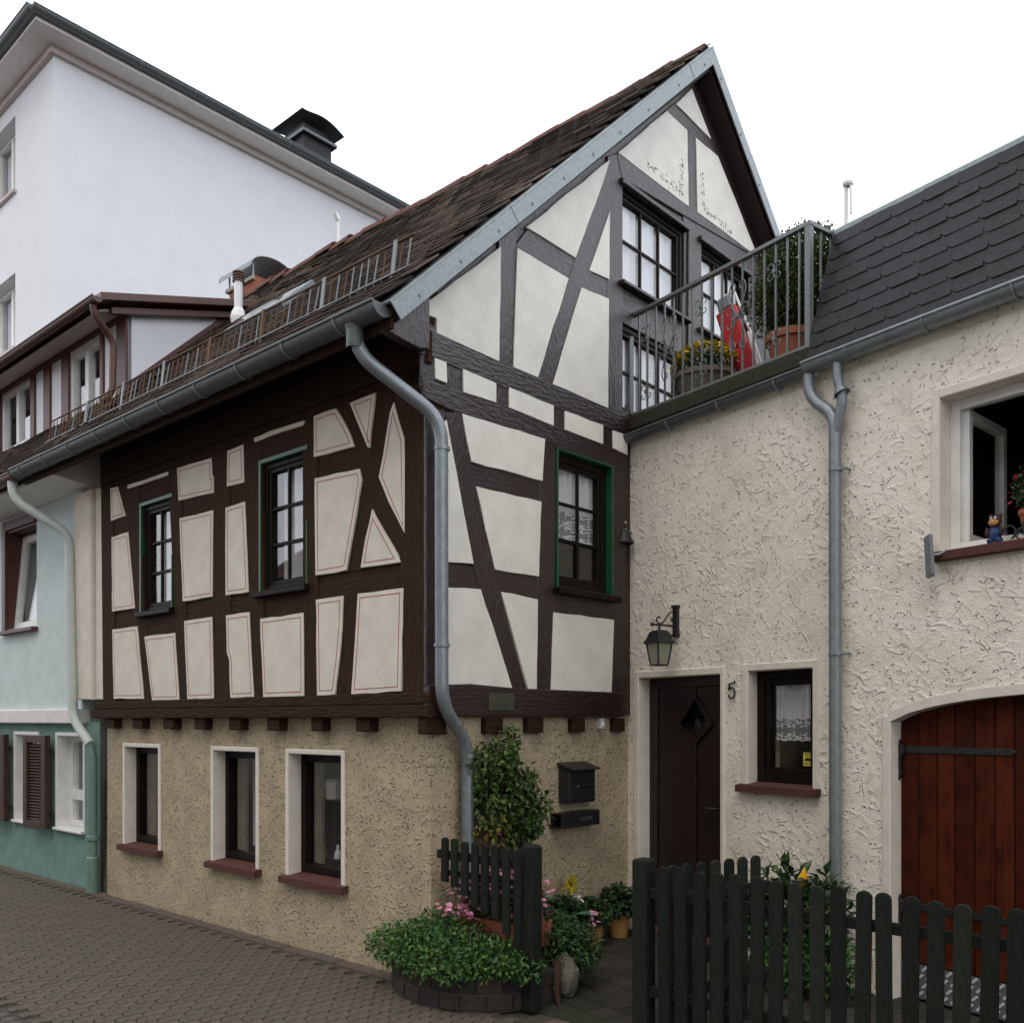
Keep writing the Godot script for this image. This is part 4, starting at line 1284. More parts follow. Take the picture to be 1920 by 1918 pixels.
	for q in [[1.678, 1.735, 1.424, 1.430], [1.683, 1.73, 1.412, 1.417], [1.68, 1.732, 1.362, 1.366], [1.68, 1.725, 1.354, 1.357]]:
		mb.box(Vector3(q[0], q[2], -0.1267), Vector3(q[1], q[3], -0.126))
	mb.prism(FG, [Vector2(1.677, 1.378), Vector2(1.735, 1.378), Vector2(1.733, 1.39), Vector2(1.724, 1.394), Vector2(1.72, 1.404), Vector2(1.711, 1.396), Vector2(1.706, 1.408), Vector2(1.699, 1.395), Vector2(1.69, 1.4), Vector2(1.684, 1.388)], -0.1267, -0.126)
	put(mb, "sticker_print", M.iron, w)
	# --- garage: plastered arch, plank doors, strap hinges
	var g := part("garage_door", h)
	mb = MB.new()
	for i in gx.size() - 1:
		var a: float = gx[i]
		var b: float = gx[i + 1]
		mb.prism(FG, [Vector2(a, garage_top(a)), Vector2(b, garage_top(b)), Vector2(b, garage_top(b) + 0.055), Vector2(a, garage_top(a) + 0.055)], -0.115, 0.012, 0.0)
	mb.bbox(FG, Vector3(2.345, -0.02, -0.01), Vector3(2.40, garage_top(2.39) + 0.04, 0.0125), 0.006)
	mb.box(Vector3(2.375, -0.02, -0.115), Vector3(2.40, garage_top(2.39), -0.01))
	mb.bbox(FG, Vector3(4.6, -0.02, -0.115), Vector3(4.66, garage_top(4.61) + 0.04, 0.0125), 0.006)
	put(mb, "surround", M.trim, g)
	var u := 2.40
	var k := 0
	while u < 4.58:
		var u1 := minf(u + 0.1125 + 0.006 * sin(k * 2.3), 4.6)
		mb = MB.new()
		mb.grain = Vector3.UP
		mb.shift = Vector2(k * 0.37, k * 0.21)
		mb.prism(FG, [Vector2(u + 0.002, 0.215), Vector2(u1 - 0.002, 0.215), Vector2(u1 - 0.002, garage_top(u1) + 0.01), Vector2(u + 0.002, garage_top(u) + 0.01)], -0.125, -0.095, 0.006)
		put(mb, "plank", M["garage%d" % (k % 3)], g)
		u = u1
		k += 1
	mb = MB.new()
	mb.box(Vector3(2.4, 0.2, -0.145), Vector3(4.6, 1.8, -0.127))
	put(mb, "backing", M.dark_frame, g)
	for q in [1.475, 0.55]:
		var hinge := part("strap_hinge", g)
		mb = MB.new()
		mb.prism(FG, [Vector2(2.405, q - 0.021), Vector2(3.06, q - 0.019), Vector2(3.09, q), Vector2(3.06, q + 0.019), Vector2(2.405, q + 0.021)], -0.097, -0.088, 0.002)
		put(mb, "strap", M.iron, hinge)
		mb = MB.new()
		mb.prism(FG, [Vector2(2.398, q - 0.19), Vector2(2.418, q - 0.15), Vector2(2.412, q - 0.06), Vector2(2.434, q - 0.02), Vector2(2.434, q + 0.02), Vector2(2.416, q + 0.03), Vector2(2.408, q + 0.06), Vector2(2.396, q + 0.03), Vector2(2.392, q - 0.05), Vector2(2.402, q - 0.13)], -0.087, -0.07, 0.002)
		put(mb, "pintle", M.iron, hinge)
		for s in 4:
			mb = MB.new()
			mb.lathe(Transform3D(Basis(Vector3(1, 0, 0), Vector3(0, 0, 1), Vector3(0, -1, 0)), Vector3(2.46 + 0.16 * s, q, -0.088)), [Vector2(0.01, 0), Vector2(0.007, 0.004), Vector2(0, 0.005)], 8)
			put(mb, "bolt", M.iron, hinge)
	mb = MB.new()   # chequer plate along the foot of the door
	mb.box(Vector3(2.40, 0.01, -0.105), Vector3(4.6, 0.21, -0.095))
	var tp := put(mb, "tread_plate", M.tread_plate, g)
	mb = MB.new()
	for i in 44:
		for j in 4:
			var p := Vector3(2.43 + i * 0.05 + (0.025 if j % 2 else 0.0), 0.04 + j * 0.05, -0.094)
			bar(mb, p + Vector3(-0.014, -0.014, 0), p + Vector3(0.014, 0.014, 0), 0.014, 0.008, Vector3(0, 0, 1))
	put(mb, "tread_pattern", M.tread_bump, tp)
	# --- upper window, one sash standing open inwards
	w = part("upper_window", h)
	mb = MB.new()
	mb.bbox(FG, Vector3(2.66, 2.595, -0.01), Vector3(2.708, 3.528, 0.014), 0.006)
	mb.bbox(FG, Vector3(2.708, 3.472, -0.01), Vector3(3.745, 3.528, 0.0125), 0.006)
	mb.bbox(FG, Vector3(3.745, 2.595, -0.01), Vector3(3.79, 3.528, 0.014), 0.006)
	mb.box(Vector3(2.695, 2.6, -0.13), Vector3(2.708, 3.475, -0.01))
	mb.box(Vector3(2.708, 3.470, -0.13), Vector3(3.745, 3.48, -0.01))
	put(mb, "surround", M.trim, w)
	mb = MB.new()
	mb.bbox(FG, Vector3(2.68, 2.545, -0.12), Vector3(3.8, 2.60, 0.05), 0.006)
	put(mb, "sill", M.sandstone, w)
	mb = MB.new()
	frame4(mb, FG, Rect2(2.708, 2.60, 1.037, 0.87), 0.056, -0.135, -0.1)
	put(mb, "frame", M.white_paint, w)
	var sx := Transform3D(Basis(Vector3.UP, 1.70), Vector3(2.80, 0, -0.14))
	mb = MB.new()
	frame4(mb, sx, Rect2(0, 2.66, 0.56, 0.76), 0.05, -0.05, 0.0)
	put(mb, "open_sash", M.white_paint, w)
	mb = MB.new()
	mb.obox(sx, Vector3(0.045, 2.705, -0.03), Vector3(0.515, 3.375, -0.025))
	put(mb, "pane", M.glass, w)
	# --- gutters: one under the mansard, one under the balcony; forked downpipe
	g = part("gutter", h)
	mb = MB.new()
	half_gutter(mb, Vector3(1.86, 3.905, 0.085), Vector3(6.0, 3.925, 0.085), 0.062)
	put(mb, "channel", M.zinc, g)
	for i in 4:
		mb = MB.new()
		half_ring(mb, Vector3(2.18 + i * 0.5, 3.907, 0.085), Vector3(1, 0, 0), 0.065)
		put(mb, "bracket", M.zinc, g)
	var g2 := part("balcony_gutter", h)
	mb = MB.new()
	half_gutter(mb, Vector3(-0.04, 3.872, 0.065), Vector3(1.85, 3.885, 0.065), 0.05)
	put(mb, "channel", M.zinc_dark, g2)
	for i in 4:
		mb = MB.new()
		half_ring(mb, Vector3(0.12 + i * 0.5, 3.875, 0.065), Vector3(1, 0, 0), 0.053)
		put(mb, "bracket", M.zinc, g2)
	var p := part("downpipe", h)
	mb = MB.new()
	mb.tube(bent_pipe([Vector3(1.865, 3.85, 0.07), Vector3(1.87, 3.70, 0.07), Vector3(2.055, 3.54, 0.065), Vector3(2.06, 0.1, 0.065)], 0.09), 0.037, 14)
	put(mb, "pipe", M.zinc, p)
	mb = MB.new()
	mb.tube(bent_pipe([Vector3(2.085, 3.86, 0.08), Vector3(2.09, 3.72, 0.08), Vector3(2.125, 3.63, 0.075), Vector3(2.06, 3.42, 0.065)], 0.07), 0.031, 12)
	put(mb, "branch_pipe", M.zinc, p)
	for y in [3.2, 2.06, 0.62]:
		mb = MB.new()
		mb.lathe(Transform3D(Basis.IDENTITY, Vector3(2.06, y, 0.065)), [Vector2(0.037, -0.012), Vector2(0.044, -0.01), Vector2(0.044, 0.01), Vector2(0.037, 0.012)], 14)
		mb.tube([Vector3(2.09, y, 0.065), Vector3(2.12, y, 0.05), Vector3(2.12, y, -0.02)], 0.007, 6)
		put(mb, "collar", M.zinc, p)
	# --- mansard
	var ms := part("mansard_roof", h)
	var y0 := 3.93
	var y1 := 4.86
	var n0 := 0.02
	var n1 := -0.272
	mb = MB.new()
	mb.prism(Transform3D(Basis(Vector3(0, 0, 1), Vector3(0, 1, 0), Vector3(-1, 0, 0)), Vector3.ZERO), [Vector2(n0 - 0.02, y0 - 0.05), Vector2(n1 - 0.02, y1), Vector2(-4.2, y1), Vector2(-4.2, y0 - 0.05)], -6.0, -1.82)
	put(mb, "core", M.slate0, ms)
	mb = MB.new()
	mb.bbox(Transform3D(Basis.IDENTITY, Vector3(0, 0, 0)), Vector3(1.80, y1 - 0.03, -4.2), Vector3(6.0, y1 + 0.03, n1 + 0.015), 0.004)
	put(mb, "top_flashing", M.zinc_bright, ms)
	var up := Vector3(0, y1 - y0, n1 - n0)
	var ln := up.length()
	up = up.normalized()
	var nn := Vector3(1, 0, 0).cross(up)
	var rows := 9
	var ex := ln / rows
	for j in rows:
		var x := 1.80 - (0.13 if j % 2 else 0.0) + 0.03 * sin(j * 2.7)
		while x < 4.4:
			var sw := 0.225 + 0.02 * sin(x * 31.0 + j * 7.0)
			var xa := maxf(x, 1.80)
			if x + sw > 1.84:
				var o := Vector3(0, y0, n0) + up * (ex * j) + nn * 0.012
				var fr := Transform3D(Basis(Vector3(1, 0, 0), (up * 0.998 - nn * 0.055).normalized(), (Vector3(1, 0, 0)).cross((up * 0.998 - nn * 0.055).normalized())), o)
				var hh := ex * 1.35 if j < rows - 1 else ex * 0.97
				mb = MB.new()
				mb.shift = Vector2(x, j)
				mb.prism(fr, [Vector2(xa + 0.055, 0), Vector2(x + sw + 0.012, 0.004), Vector2(x + sw + 0.012, hh), Vector2(xa, hh), Vector2(xa, 0.07), Vector2(xa + 0.012, 0.03), Vector2(xa + 0.03, 0.009)], 0.0 + 0.0, 0.0055 + 0.0035 * fposmod(x * 7.3, 1.0), 0.0015, false)
				put(mb, "slate", M["slate%d" % (rng.randi() % 4)], ms)
			x += sw
	mb = MB.new()
	mb.tube([Vector3(1.835, 4.8, -0.36), Vector3(1.835, 5.19, -0.36)], 0.014, 10)
	mb.tube([Vector3(1.872, 5.0, -0.36), Vector3(1.868, 5.2, -0.36)], 0.009, 8)
	mb.lathe(Transform3D(Basis.IDENTITY, Vector3(1.85, 5.19, -0.36)), [Vector2(0.02, 0), Vector2(0.034, 0.01), Vector2(0.036, 0.03), Vector2(0, 0.036)], 12)
	put(mb, "vent_mast", M.white_plastic, ms)
	balcony(h)

func balcony(h: Node3D) -> void:
	var mb := MB.new()
	mb.prism(Transform3D(Basis(Vector3(1, 0, 0), Vector3(0, 0, -1), Vector3(0, 1, 0)), Vector3.ZERO), [Vector2(0.0, 0.0), Vector2(1.85, 0.0), Vector2(1.85, 3.9), Vector2(-0.86, 3.9)], 3.90, 4.05)
	put(mb, "balcony_deck", M.moss_board, h)
	mb = MB.new()
	mb.bbox(FG, Vector3(0.02, 3.94, -0.06), Vector3(1.80, 4.058, 0.022), 0.012)
	put(mb, "deck_edge", M.moss_board, h)
	var r := part("balcony_railing", h)
	var n := -0.05
	var yb := 4.085
	var yt := 4.88
	var zi: Material = M.galvanised
	# posts, handrail and bottom rail of both runs; the short run turns back beside the mansard
	for q in [[0.05, n], [1.775, n], [1.775, -1.1]]:
		mb = MB.new()
		mb.box(Vector3(q[0] - 0.02, 4.04, q[1] - 0.02), Vector3(q[0] + 0.02, yt - 0.012, q[1] + 0.02))
		put(mb, "post", zi, r)
	mb = MB.new()
	mb.box(Vector3(0.0, yt - 0.012, n - 0.022), Vector3(1.80, yt + 0.012, n + 0.022))
	mb.box(Vector3(1.755, yt - 0.0125, -1.1), Vector3(1.797, yt + 0.0115, n - 0.022))
	put(mb, "handrail", zi, r)
	mb = MB.new()
	mb.box(Vector3(0.07, yb - 0.008, n - 0.015), Vector3(1.755, yb + 0.01, n + 0.015))
	mb.box(Vector3(1.762, yb - 0.008, -1.08), Vector3(1.79, yb + 0.01, n - 0.02))
	put(mb, "bottom_rail", zi, r)
	for y in [4.80, 4.18]:
		mb = MB.new()
		mb.tube([Vector3(0.05, y, n), Vector3(-0.06, y, n)], 0.012, 6)
		put(mb, "bracket", M.rust, r)
	# balusters: plain ends, a twisted length in the middle; scrolls between some
	for i in 24:
		var along := i < 17
		var p := Vector3(0.155 + i * 0.0965, 0, n) if along else Vector3(1.776, 0, n - 0.12 - (i - 17) * 0.105)
		mb = MB.new()
		var lo := yb
		if i % 2:
			var a := 4.38 - (0.06 if i % 4 == 1 else 0.0)
			mb.box(p + Vector3(-0.006, yb, -0.006), p + Vector3(0.006, a, 0.006))
			mb.box(p + Vector3(-0.006, a + 0.26, -0.006), p + Vector3(0.006, yt - 0.012, 0.006))
			for s in 20:
				var w0 := s * 0.55
				var w1 := (s + 1) * 0.55
				for c in 4:
					var c0 := c * PI / 2
					var e := 0.0105
					var ya := a + 0.26 * s / 20.0
					var yz := a + 0.26 * (s + 1) / 20.0
					mb.quad(p + Vector3(cos(c0 + w0) * e, ya, -sin(c0 + w0) * e), p + Vector3(cos(c0 + PI / 2 + w0) * e, ya, -sin(c0 + PI / 2 + w0) * e), p + Vector3(cos(c0 + PI / 2 + w1) * e, yz, -sin(c0 + PI / 2 + w1) * e), p + Vector3(cos(c0 + w1) * e, yz, -sin(c0 + w1) * e))
		else:
			mb.box(p + Vector3(-0.006, yb, -0.006), p + Vector3(0.006, yt - 0.012, 0.006))
		put(mb, "baluster", zi, r)
	for q in [[0.25, 0], [0.5, 1], [0.83, 0], [1.18, 1], [1.50, 0], [-0.3, 0]]:
		var c: float = q[0]
		mb = MB.new()
		var ux := Vector3(1, 0, 0)
		var o := Vector3(c, 0, n + 0.012)
		if c < 0:
			o = Vector3(1.776 + 0.012, 0, c)
			ux = Vector3(0, 0, -1)
		if q[1] == 0:   # a pair of small C-scrolls, high and low on one bar
			for y in [4.225, 4.68]:
				for s in [-1, 1]:
					for t in [-1, 1]:
						mb.tube(spiral(o + ux * 0.036 * s + Vector3(0, y + 0.03 * t, 0), ux * -s, Vector3.UP * t, 0.036, 0.008, -0.6, 4.6, 16), 0.0042, 5)
				mb.obox(Transform3D(Basis.IDENTITY, o + Vector3(0, y, 0)), Vector3(-0.014, -0.012, -0.008), Vector3(0.014, 0.012, 0.008))
		else:   # a large heart-shaped figure of four scrolls round the middle of a bar
			for s in [-1, 1]:
				for t in [-1, 1]:
					var path := [o + Vector3(0, 4.49, 0), o + ux * 0.035 * s + Vector3(0, 4.49 + 0.06 * t, 0), o + ux * 0.075 * s + Vector3(0, 4.49 + 0.17 * t, 0), o + ux * 0.055 * s + Vector3(0, 4.49 + 0.235 * t, 0), o + ux * 0.02 * s + Vector3(0, 4.49 + 0.215 * t, 0), o + ux * 0.03 * s + Vector3(0, 4.49 + 0.18 * t, 0)]
					mb.tube(smooth_path(path), 0.005, 5)
					mb.tube(spiral(o + ux * 0.075 * s + Vector3(0, 4.49 + 0.04 * t, 0), ux * -s, Vector3.UP * t, 0.05, 0.01, -0.9, 4.4, 16), 0.0045, 5)
			mb.obox(Transform3D(Basis.IDENTITY, o + Vector3(0, 4.49, 0)), Vector3(-0.022, -0.014, -0.01), Vector3(0.022, 0.014, 0.01))
		put(mb, "scroll", zi, r)

# ---------------------------------------------------------------- neighbours
func white_window(h: Node3D, f: Transform3D, r: Rect2, n: float, cols: int, called: String, cur := true) -> Node3D:
	var w := part(called, h)
	var mb := MB.new()
	frame4(mb, f, r, 0.06, n - 0.07, n)
	if cols > 1:
		mb.bbox(f, Vector3(r.get_center().x - 0.045, r.position.y + 0.06, n - 0.07), Vector3(r.get_center().x + 0.045, r.end.y - 0.06, n - 0.002), 0.004)
	put(mb, "frame", M.white_paint, w)
	for i in cols:
		mb = MB.new()
		var u := r.position.x + 0.05 + (r.size.x - 0.1) * i / cols
		mb.obox(f, Vector3(u, r.position.y + 0.05, n - 0.045), Vector3(u + (r.size.x - 0.1) / cols, r.end.y - 0.05, n - 0.04))
		put(mb, "pane", M.glass, w)
	if cur:
		for i in cols:
			var u := r.position.x + 0.07 + (r.size.x - 0.1) * i / cols
			curtain(w, f, Rect2(u + (0.0 if i else 0.02), r.position.y + 0.05, (r.size.x - 0.1) / cols * 0.66, r.size.y - 0.1), n - 0.15, 3.0, 0.0, i + 2)
	return w

func blue_house() -> void:
	var h := thing("blue_house", "narrow pale blue house with green ground floor, brown dormer and open louvred shutters", "house", HF, Vector3(0, 0, -7))
	var st := fx(FS, 0, 0, 0)
	var lo := [[-5.63, -5.005, 0.55, flat(1.49)], [-6.745, -6.12, 0.55, flat(1.49)], [-7.9, -7.27, 0.55, flat(1.49)]]
	var hi := [[-6.93, -6.12, 2.66, flat(3.80)]]
	var mb := MB.new()
	wall(mb, st, breaks(-10.5, -4.652, lo), -0.2, flat(1.63), lo, -0.3, 0.0)
	put(mb, "ground_floor_wall", M.green_render, h)
	mb = MB.new()
	wall(mb, st, breaks(-10.5, -5.0, hi), 1.63, flat(3.98), hi, -0.3, 0.02)
	put(mb, "upper_wall", M.blue_render, h)
	mb = MB.new()
	mb.bbox(st, Vector3(-10.5, 1.615, -0.05), Vector3(-4.98, 1.76, 0.075), 0.01)
	put(mb, "band_course", M.white_soffit, h)
	mb = MB.new()
	mb.prism(st, [Vector2(-5.012,3.834),Vector2(-4.656,3.864),Vector2(-4.645,1.843),Vector2(-5.012,1.849)], -0.02, 0.09, 0.01)
	mb.prism(st, [Vector2(-4.645,3.867),Vector2(-4.429,3.851),Vector2(-4.429,1.84),Vector2(-4.639,1.843)], -0.02, 0.05, 0.01)
	put(mb, "corner_pilaster", M.beige, h)
	mb = MB.new()   # boarded eave, painted white
	mb.prism(FG, [Vector2(0.05, 3.90), Vector2(-0.1, 3.90), Vector2(-0.42, 3.94), Vector2(-0.42, 3.97), Vector2(0.05, 4.25)], -10.5, -4.72)
	put(mb, "eave_boarding", M.white_soffit, h)
	mb = MB.new()
	mb.box(Vector3(5.5, 0, -10.5), Vector3(5.7, 4.2, -4.66))
	mb.box(Vector3(0.3, 1.65, -10.4), Vector3(5.4, 1.75, -4.7))
	mb.box(Vector3(0.3, 3.95, -10.4), Vector3(5.4, 4.0, -4.7))
	mb.box(Vector3(1.8, 0, -10.4), Vector3(1.9, 3.9, -4.7))
	mb.box(Vector3(0.0, 0, -10.7), Vector3(5.7, 6.9, -10.51))
	put(mb, "inner_wall", M.room_wall, h)
	# ground-floor windows and shutters
	for k in 3:
		var q: Array = lo[k]
		mb = MB.new()
		mb.bbox(st, Vector3(q[0] - 0.035, 0.55, -0.01), Vector3(q[0] + 0.003, 1.525, 0.014), 0.005)
		mb.bbox(st, Vector3(q[1] - 0.003, 0.55, -0.01), Vector3(q[1] + 0.03, 1.525, 0.014), 0.005)
		mb.bbox(st, Vector3(q[0] + 0.003, 1.487, -0.01), Vector3(q[1] - 0.003, 1.525, 0.0125), 0.005)
		mb.obox(st, Vector3(q[0] - 0.01, 0.55, -0.19), Vector3(q[0] + 0.003, 1.49, -0.01))
		mb.obox(st, Vector3(q[1] - 0.003, 0.55, -0.19), Vector3(q[1] + 0.01, 1.49, -0.01))
		mb.obox(st, Vector3(q[0] + 0.003, 1.485, -0.19), Vector3(q[1] - 0.003, 1.495, -0.01))
		mb.bbox(st, Vector3(q[0] - 0.02, 0.525, -0.19), Vector3(q[1] + 0.03, 0.552, 0.05), 0.005)
		var w := white_window(h, st, Rect2(q[0] + 0.003, 0.555, 0.62, 0.93), -0.12, 1, "small_window")
		put(mb, "surround", M.white_paint, w)
		mb = MB.new()
		mb.bbox(st, Vector3(q[0] + 0.06, 0.83, -0.19), Vector3(q[1] - 0.06, 0.93, -0.118), 0.004)
		put(mb, "transom", M.white_paint, w)
	for k in 2:
		var sh := part("shutter", h)
		var hz: float = [-5.70, -6.82][k]
		var x := fx(FS, hz, 0.53, 0.075) * Transform3D(Basis(Vector3.UP, 0.13 + 0.04 * k), Vector3.ZERO)
		mb = MB.new()
		mb.grain = Vector3.UP
		frame4(mb, x, Rect2(-0.43, 0.0, 0.43, 0.96), 0.075, -0.03, 0.03)
		put(mb, "frame", M.shutter, sh)
		for i in 25:
			mb = MB.new()
			mb.grain = x.basis.x
			mb.obox(x * Transform3D(Basis(Vector3(1, 0, 0), 0.7), Vector3(-0.355, 0.10 + i * 0.0315, 0)), Vector3(0, -0.004, -0.02), Vector3(0.28, 0.004, 0.02))
			put(mb, "slat", M.shutter, sh)
		for y in [0.15, 0.8]:
			mb = MB.new()
			mb.obox(x, Vector3(-0.02, y - 0.03, -0.05), Vector3(0.03, y + 0.03, -0.02))
			put(mb, "hinge", M.iron, sh)
	# upper window: brown surround, white sash tilted in
	var w2 := part("upper_window", h)
	mb = MB.new()
	mb.bbox(st, Vector3(-7.03, 2.64, 0.0), Vector3(-6.93, 3.87, 0.05), 0.006)
	mb.bbox(st, Vector3(-6.93, 3.76, 0.0), Vector3(-6.12, 3.87, 0.0485), 0.006)
	mb.obox(st, Vector3(-6.935, 2.66, -0.16), Vector3(-6.92, 3.80, 0.02))
	mb.obox(st, Vector3(-6.92, 3.74, -0.16), Vector3(-6.12, 3.76, 0.02))
	mb.bbox(st, Vector3(-7.05, 2.60, -0.1), Vector3(-6.08, 2.64, 0.09), 0.006)
	put(mb, "surround", M.oxblood, w2)
	var tx := fx(FS, -6.92, 2.66, -0.07) * Transform3D(Basis(Vector3(1, 0, 0), -0.09), Vector3.ZERO)
	mb = MB.new()
	frame4(mb, tx, Rect2(0.0, 0.0, 0.79, 1.06), 0.075, -0.03, 0.03)
	put(mb, "tilted_sash", M.white_paint, w2)
	mb = MB.new()
	mb.obox(tx, Vector3(0.07, 0.07, -0.005), Vector3(0.72, 0.99, 0.005))
	put(mb, "pane", M.glass, w2)
	curtain(w2, st, Rect2(-6.9, 2.7, 0.5, 1.0), -0.36, 4.0, 0.0, 6)
	# roof continuing the neighbour's slope, dormer
	var roof := part("roof", h)
	mb = MB.new()
	mb.grain = Vector3(0, 0, 1)
	sloped_slab(mb, -0.47, 4.06, 3.11, 7.39, 0.1, -10.6, -4.66)
	sloped_slab(mb, 3.11, 7.39, 6.75, 4.12, 0.1, -10.6, -4.66)
	put(mb, "sarking", M.roof_board, roof)
	var eye := HF.affine_inverse() * Vector3(0, 1.65, 0)
	lay_tiles(roof, -4.83, -10.5, 0.03, 4.86, eye, func(z, s): return z < -5.56 and s > 1.55 and s < 4.0, 150)
	var rt := ridge_tile_mesh(0.36, 0.105)
	for i in 17:
		inst(rt, "ridge_tile", M.ridge_tile, roof, Transform3D(Basis(Vector3(1, 0, 0), -0.03 + rng.randfn() * 0.03), Vector3(3.11, 7.43 + 0.02 * sin(i * 1.7), -4.72 - i * 0.325)))
	var dm := part("dormer", h)
	var df := fx(FS, 0, 0, -0.68)
	mb = MB.new()
	var dh := [[-9.108, -8.08, 5.18, flat(5.99)], [-6.96, -6.12, 5.10, flat(5.95)]]
	wall(mb, df, breaks(-10.5, -5.56, dh), 4.9, flat(6.12), dh, -0.12, 0.0)
	put(mb, "front_wall", M.white_render, dm)
	mb = MB.new()
	mb.prism(FG, [Vector2(0.72, 5.1), Vector2(0.72, 6.06), Vector2(2.25, 6.5), Vector2(2.25, 6.4)], -5.56, -5.5)
	put(mb, "cheek", M.white_render, dm)
	mb = MB.new()
	mb.grain = Vector3.UP
	mb.bbox(df, Vector3(-5.72, 4.95, 0.0), Vector3(-5.49, 6.06, 0.03), 0.005)
	put(mb, "corner_post", M.oxblood, dm)
	for q in [[-8.09, -7.96], [-7.685, -7.49], [-7.16, -6.955], [-6.13, -6.05], [-9.3, -9.1]]:
		mb = MB.new()
		mb.grain = Vector3.UP
		mb.bbox(df, Vector3(q[0], 5.0, 0.0), Vector3(q[1], 6.06, 0.026), 0.005)
		put(mb, "post", M.oxblood, dm)
	mb = MB.new()
	mb.bbox(df, Vector3(-10.4, 5.975, 0.0), Vector3(-5.49, 6.06, 0.034), 0.005)
	put(mb, "head_rail", M.oxblood, dm)
	mb = MB.new()   # raking board where the cheek meets the tiles
	mb.prism(FG, [Vector2(0.7, 5.16), Vector2(2.36, 6.72), Vector2(2.2, 6.72), Vector2(0.7, 5.30)], -5.5, -5.47, 0.004)
	put(mb, "raking_board", M.oxblood, dm)
	mb = MB.new()
	mb.prism(FG, [Vector2(0.30, 6.065), Vector2(2.6, 6.72), Vector2(2.6, 6.64), Vector2(0.30, 5.985)], -10.5, -5.30, 0.004)
	put(mb, "roof_slab", M.brown_tin, dm)
	mb = MB.new()
	mb.prism(FG, [Vector2(0.46, 5.99), Vector2(2.3, 6.52), Vector2(2.3, 6.45), Vector2(0.46, 5.92)], -5.47, -5.40, 0.004)
	put(mb, "barge_board", M.brown_tin, dm)
	mb = MB.new()
	mb.prism(FG, [Vector2(0.36, 5.955), Vector2(0.68, 6.065), Vector2(0.68, 6.04), Vector2(0.36, 5.93)], -10.5, -5.48)
	put(mb, "soffit", M.eave_plaster, dm)
	mb = MB.new()
	half_gutter(mb, Vector3(0.26, 6.0, -10.5), Vector3(0.26, 6.0, -5.29), 0.055)
	put(mb, "dormer_gutter", M.brown_tin, dm)
	mb = MB.new()
	mb.tube(bent_pipe([Vector3(0.27, 5.96, -5.42), Vector3(0.28, 5.86, -5.42), Vector3(0.52, 5.68, -5.50), Vector3(0.52, 5.12, -5.52), Vector3(0.42, 5.03, -5.58)], 0.09), 0.036, 12)
	put(mb, "dormer_downpipe", M.brown_tin, dm)
	for q in dh:
		white_window(dm, df, Rect2(q[0], q[2], q[1] - q[0], q[3].call(0) - q[2]), -0.01, 2, "window")
	mb = MB.new()
	mb.box(Vector3(1.9, 5.0, -10.4), Vector3(1.95, 6.3, -5.6))
	put(mb, "back_wall", M.room_wall, dm)
	# gutter and the two-coloured downpipe
	mb = MB.new()
	half_gutter(mb, Vector3(-0.515, 4.02, -10.5), Vector3(-0.515, 4.03, -5.31), 0.07)
	put(mb, "gutter", M.brown_tin, h)
	mb = MB.new()
	mb.tube(bent_pipe([Vector3(-0.515, 3.97, -5.42), Vector3(-0.515, 3.80, -5.40), Vector3(-0.12, 3.47, -5.06), Vector3(-0.13, 1.66, -4.95), Vector3(-0.09, 1.42, -4.66)], 0.13), 0.045, 14)
	put(mb, "upper_downpipe", M.pale_pipe, h)
	mb = MB.new()
	mb.tube(bent_pipe([Vector3(-0.09, 1.46, -4.70), Vector3(-0.07, 1.3, -4.66), Vector3(-0.07, 0.0, -4.66)], 0.08), 0.044, 14)
	mb.lathe(Transform3D(Basis.IDENTITY, Vector3(-0.07, 0.52, -4.66)), [Vector2(0.044, -0.02), Vector2(0.06, -0.015), Vector2(0.06, 0.02), Vector2(0.044, 0.03)], 14)
	mb.lathe(Transform3D(Basis.IDENTITY, Vector3(-0.07, 0.0, -4.66)), [Vector2(0.055, 0), Vector2(0.055, 0.33), Vector2(0.044, 0.35)], 14)
	put(mb, "lower_downpipe", M.green_pipe, h)

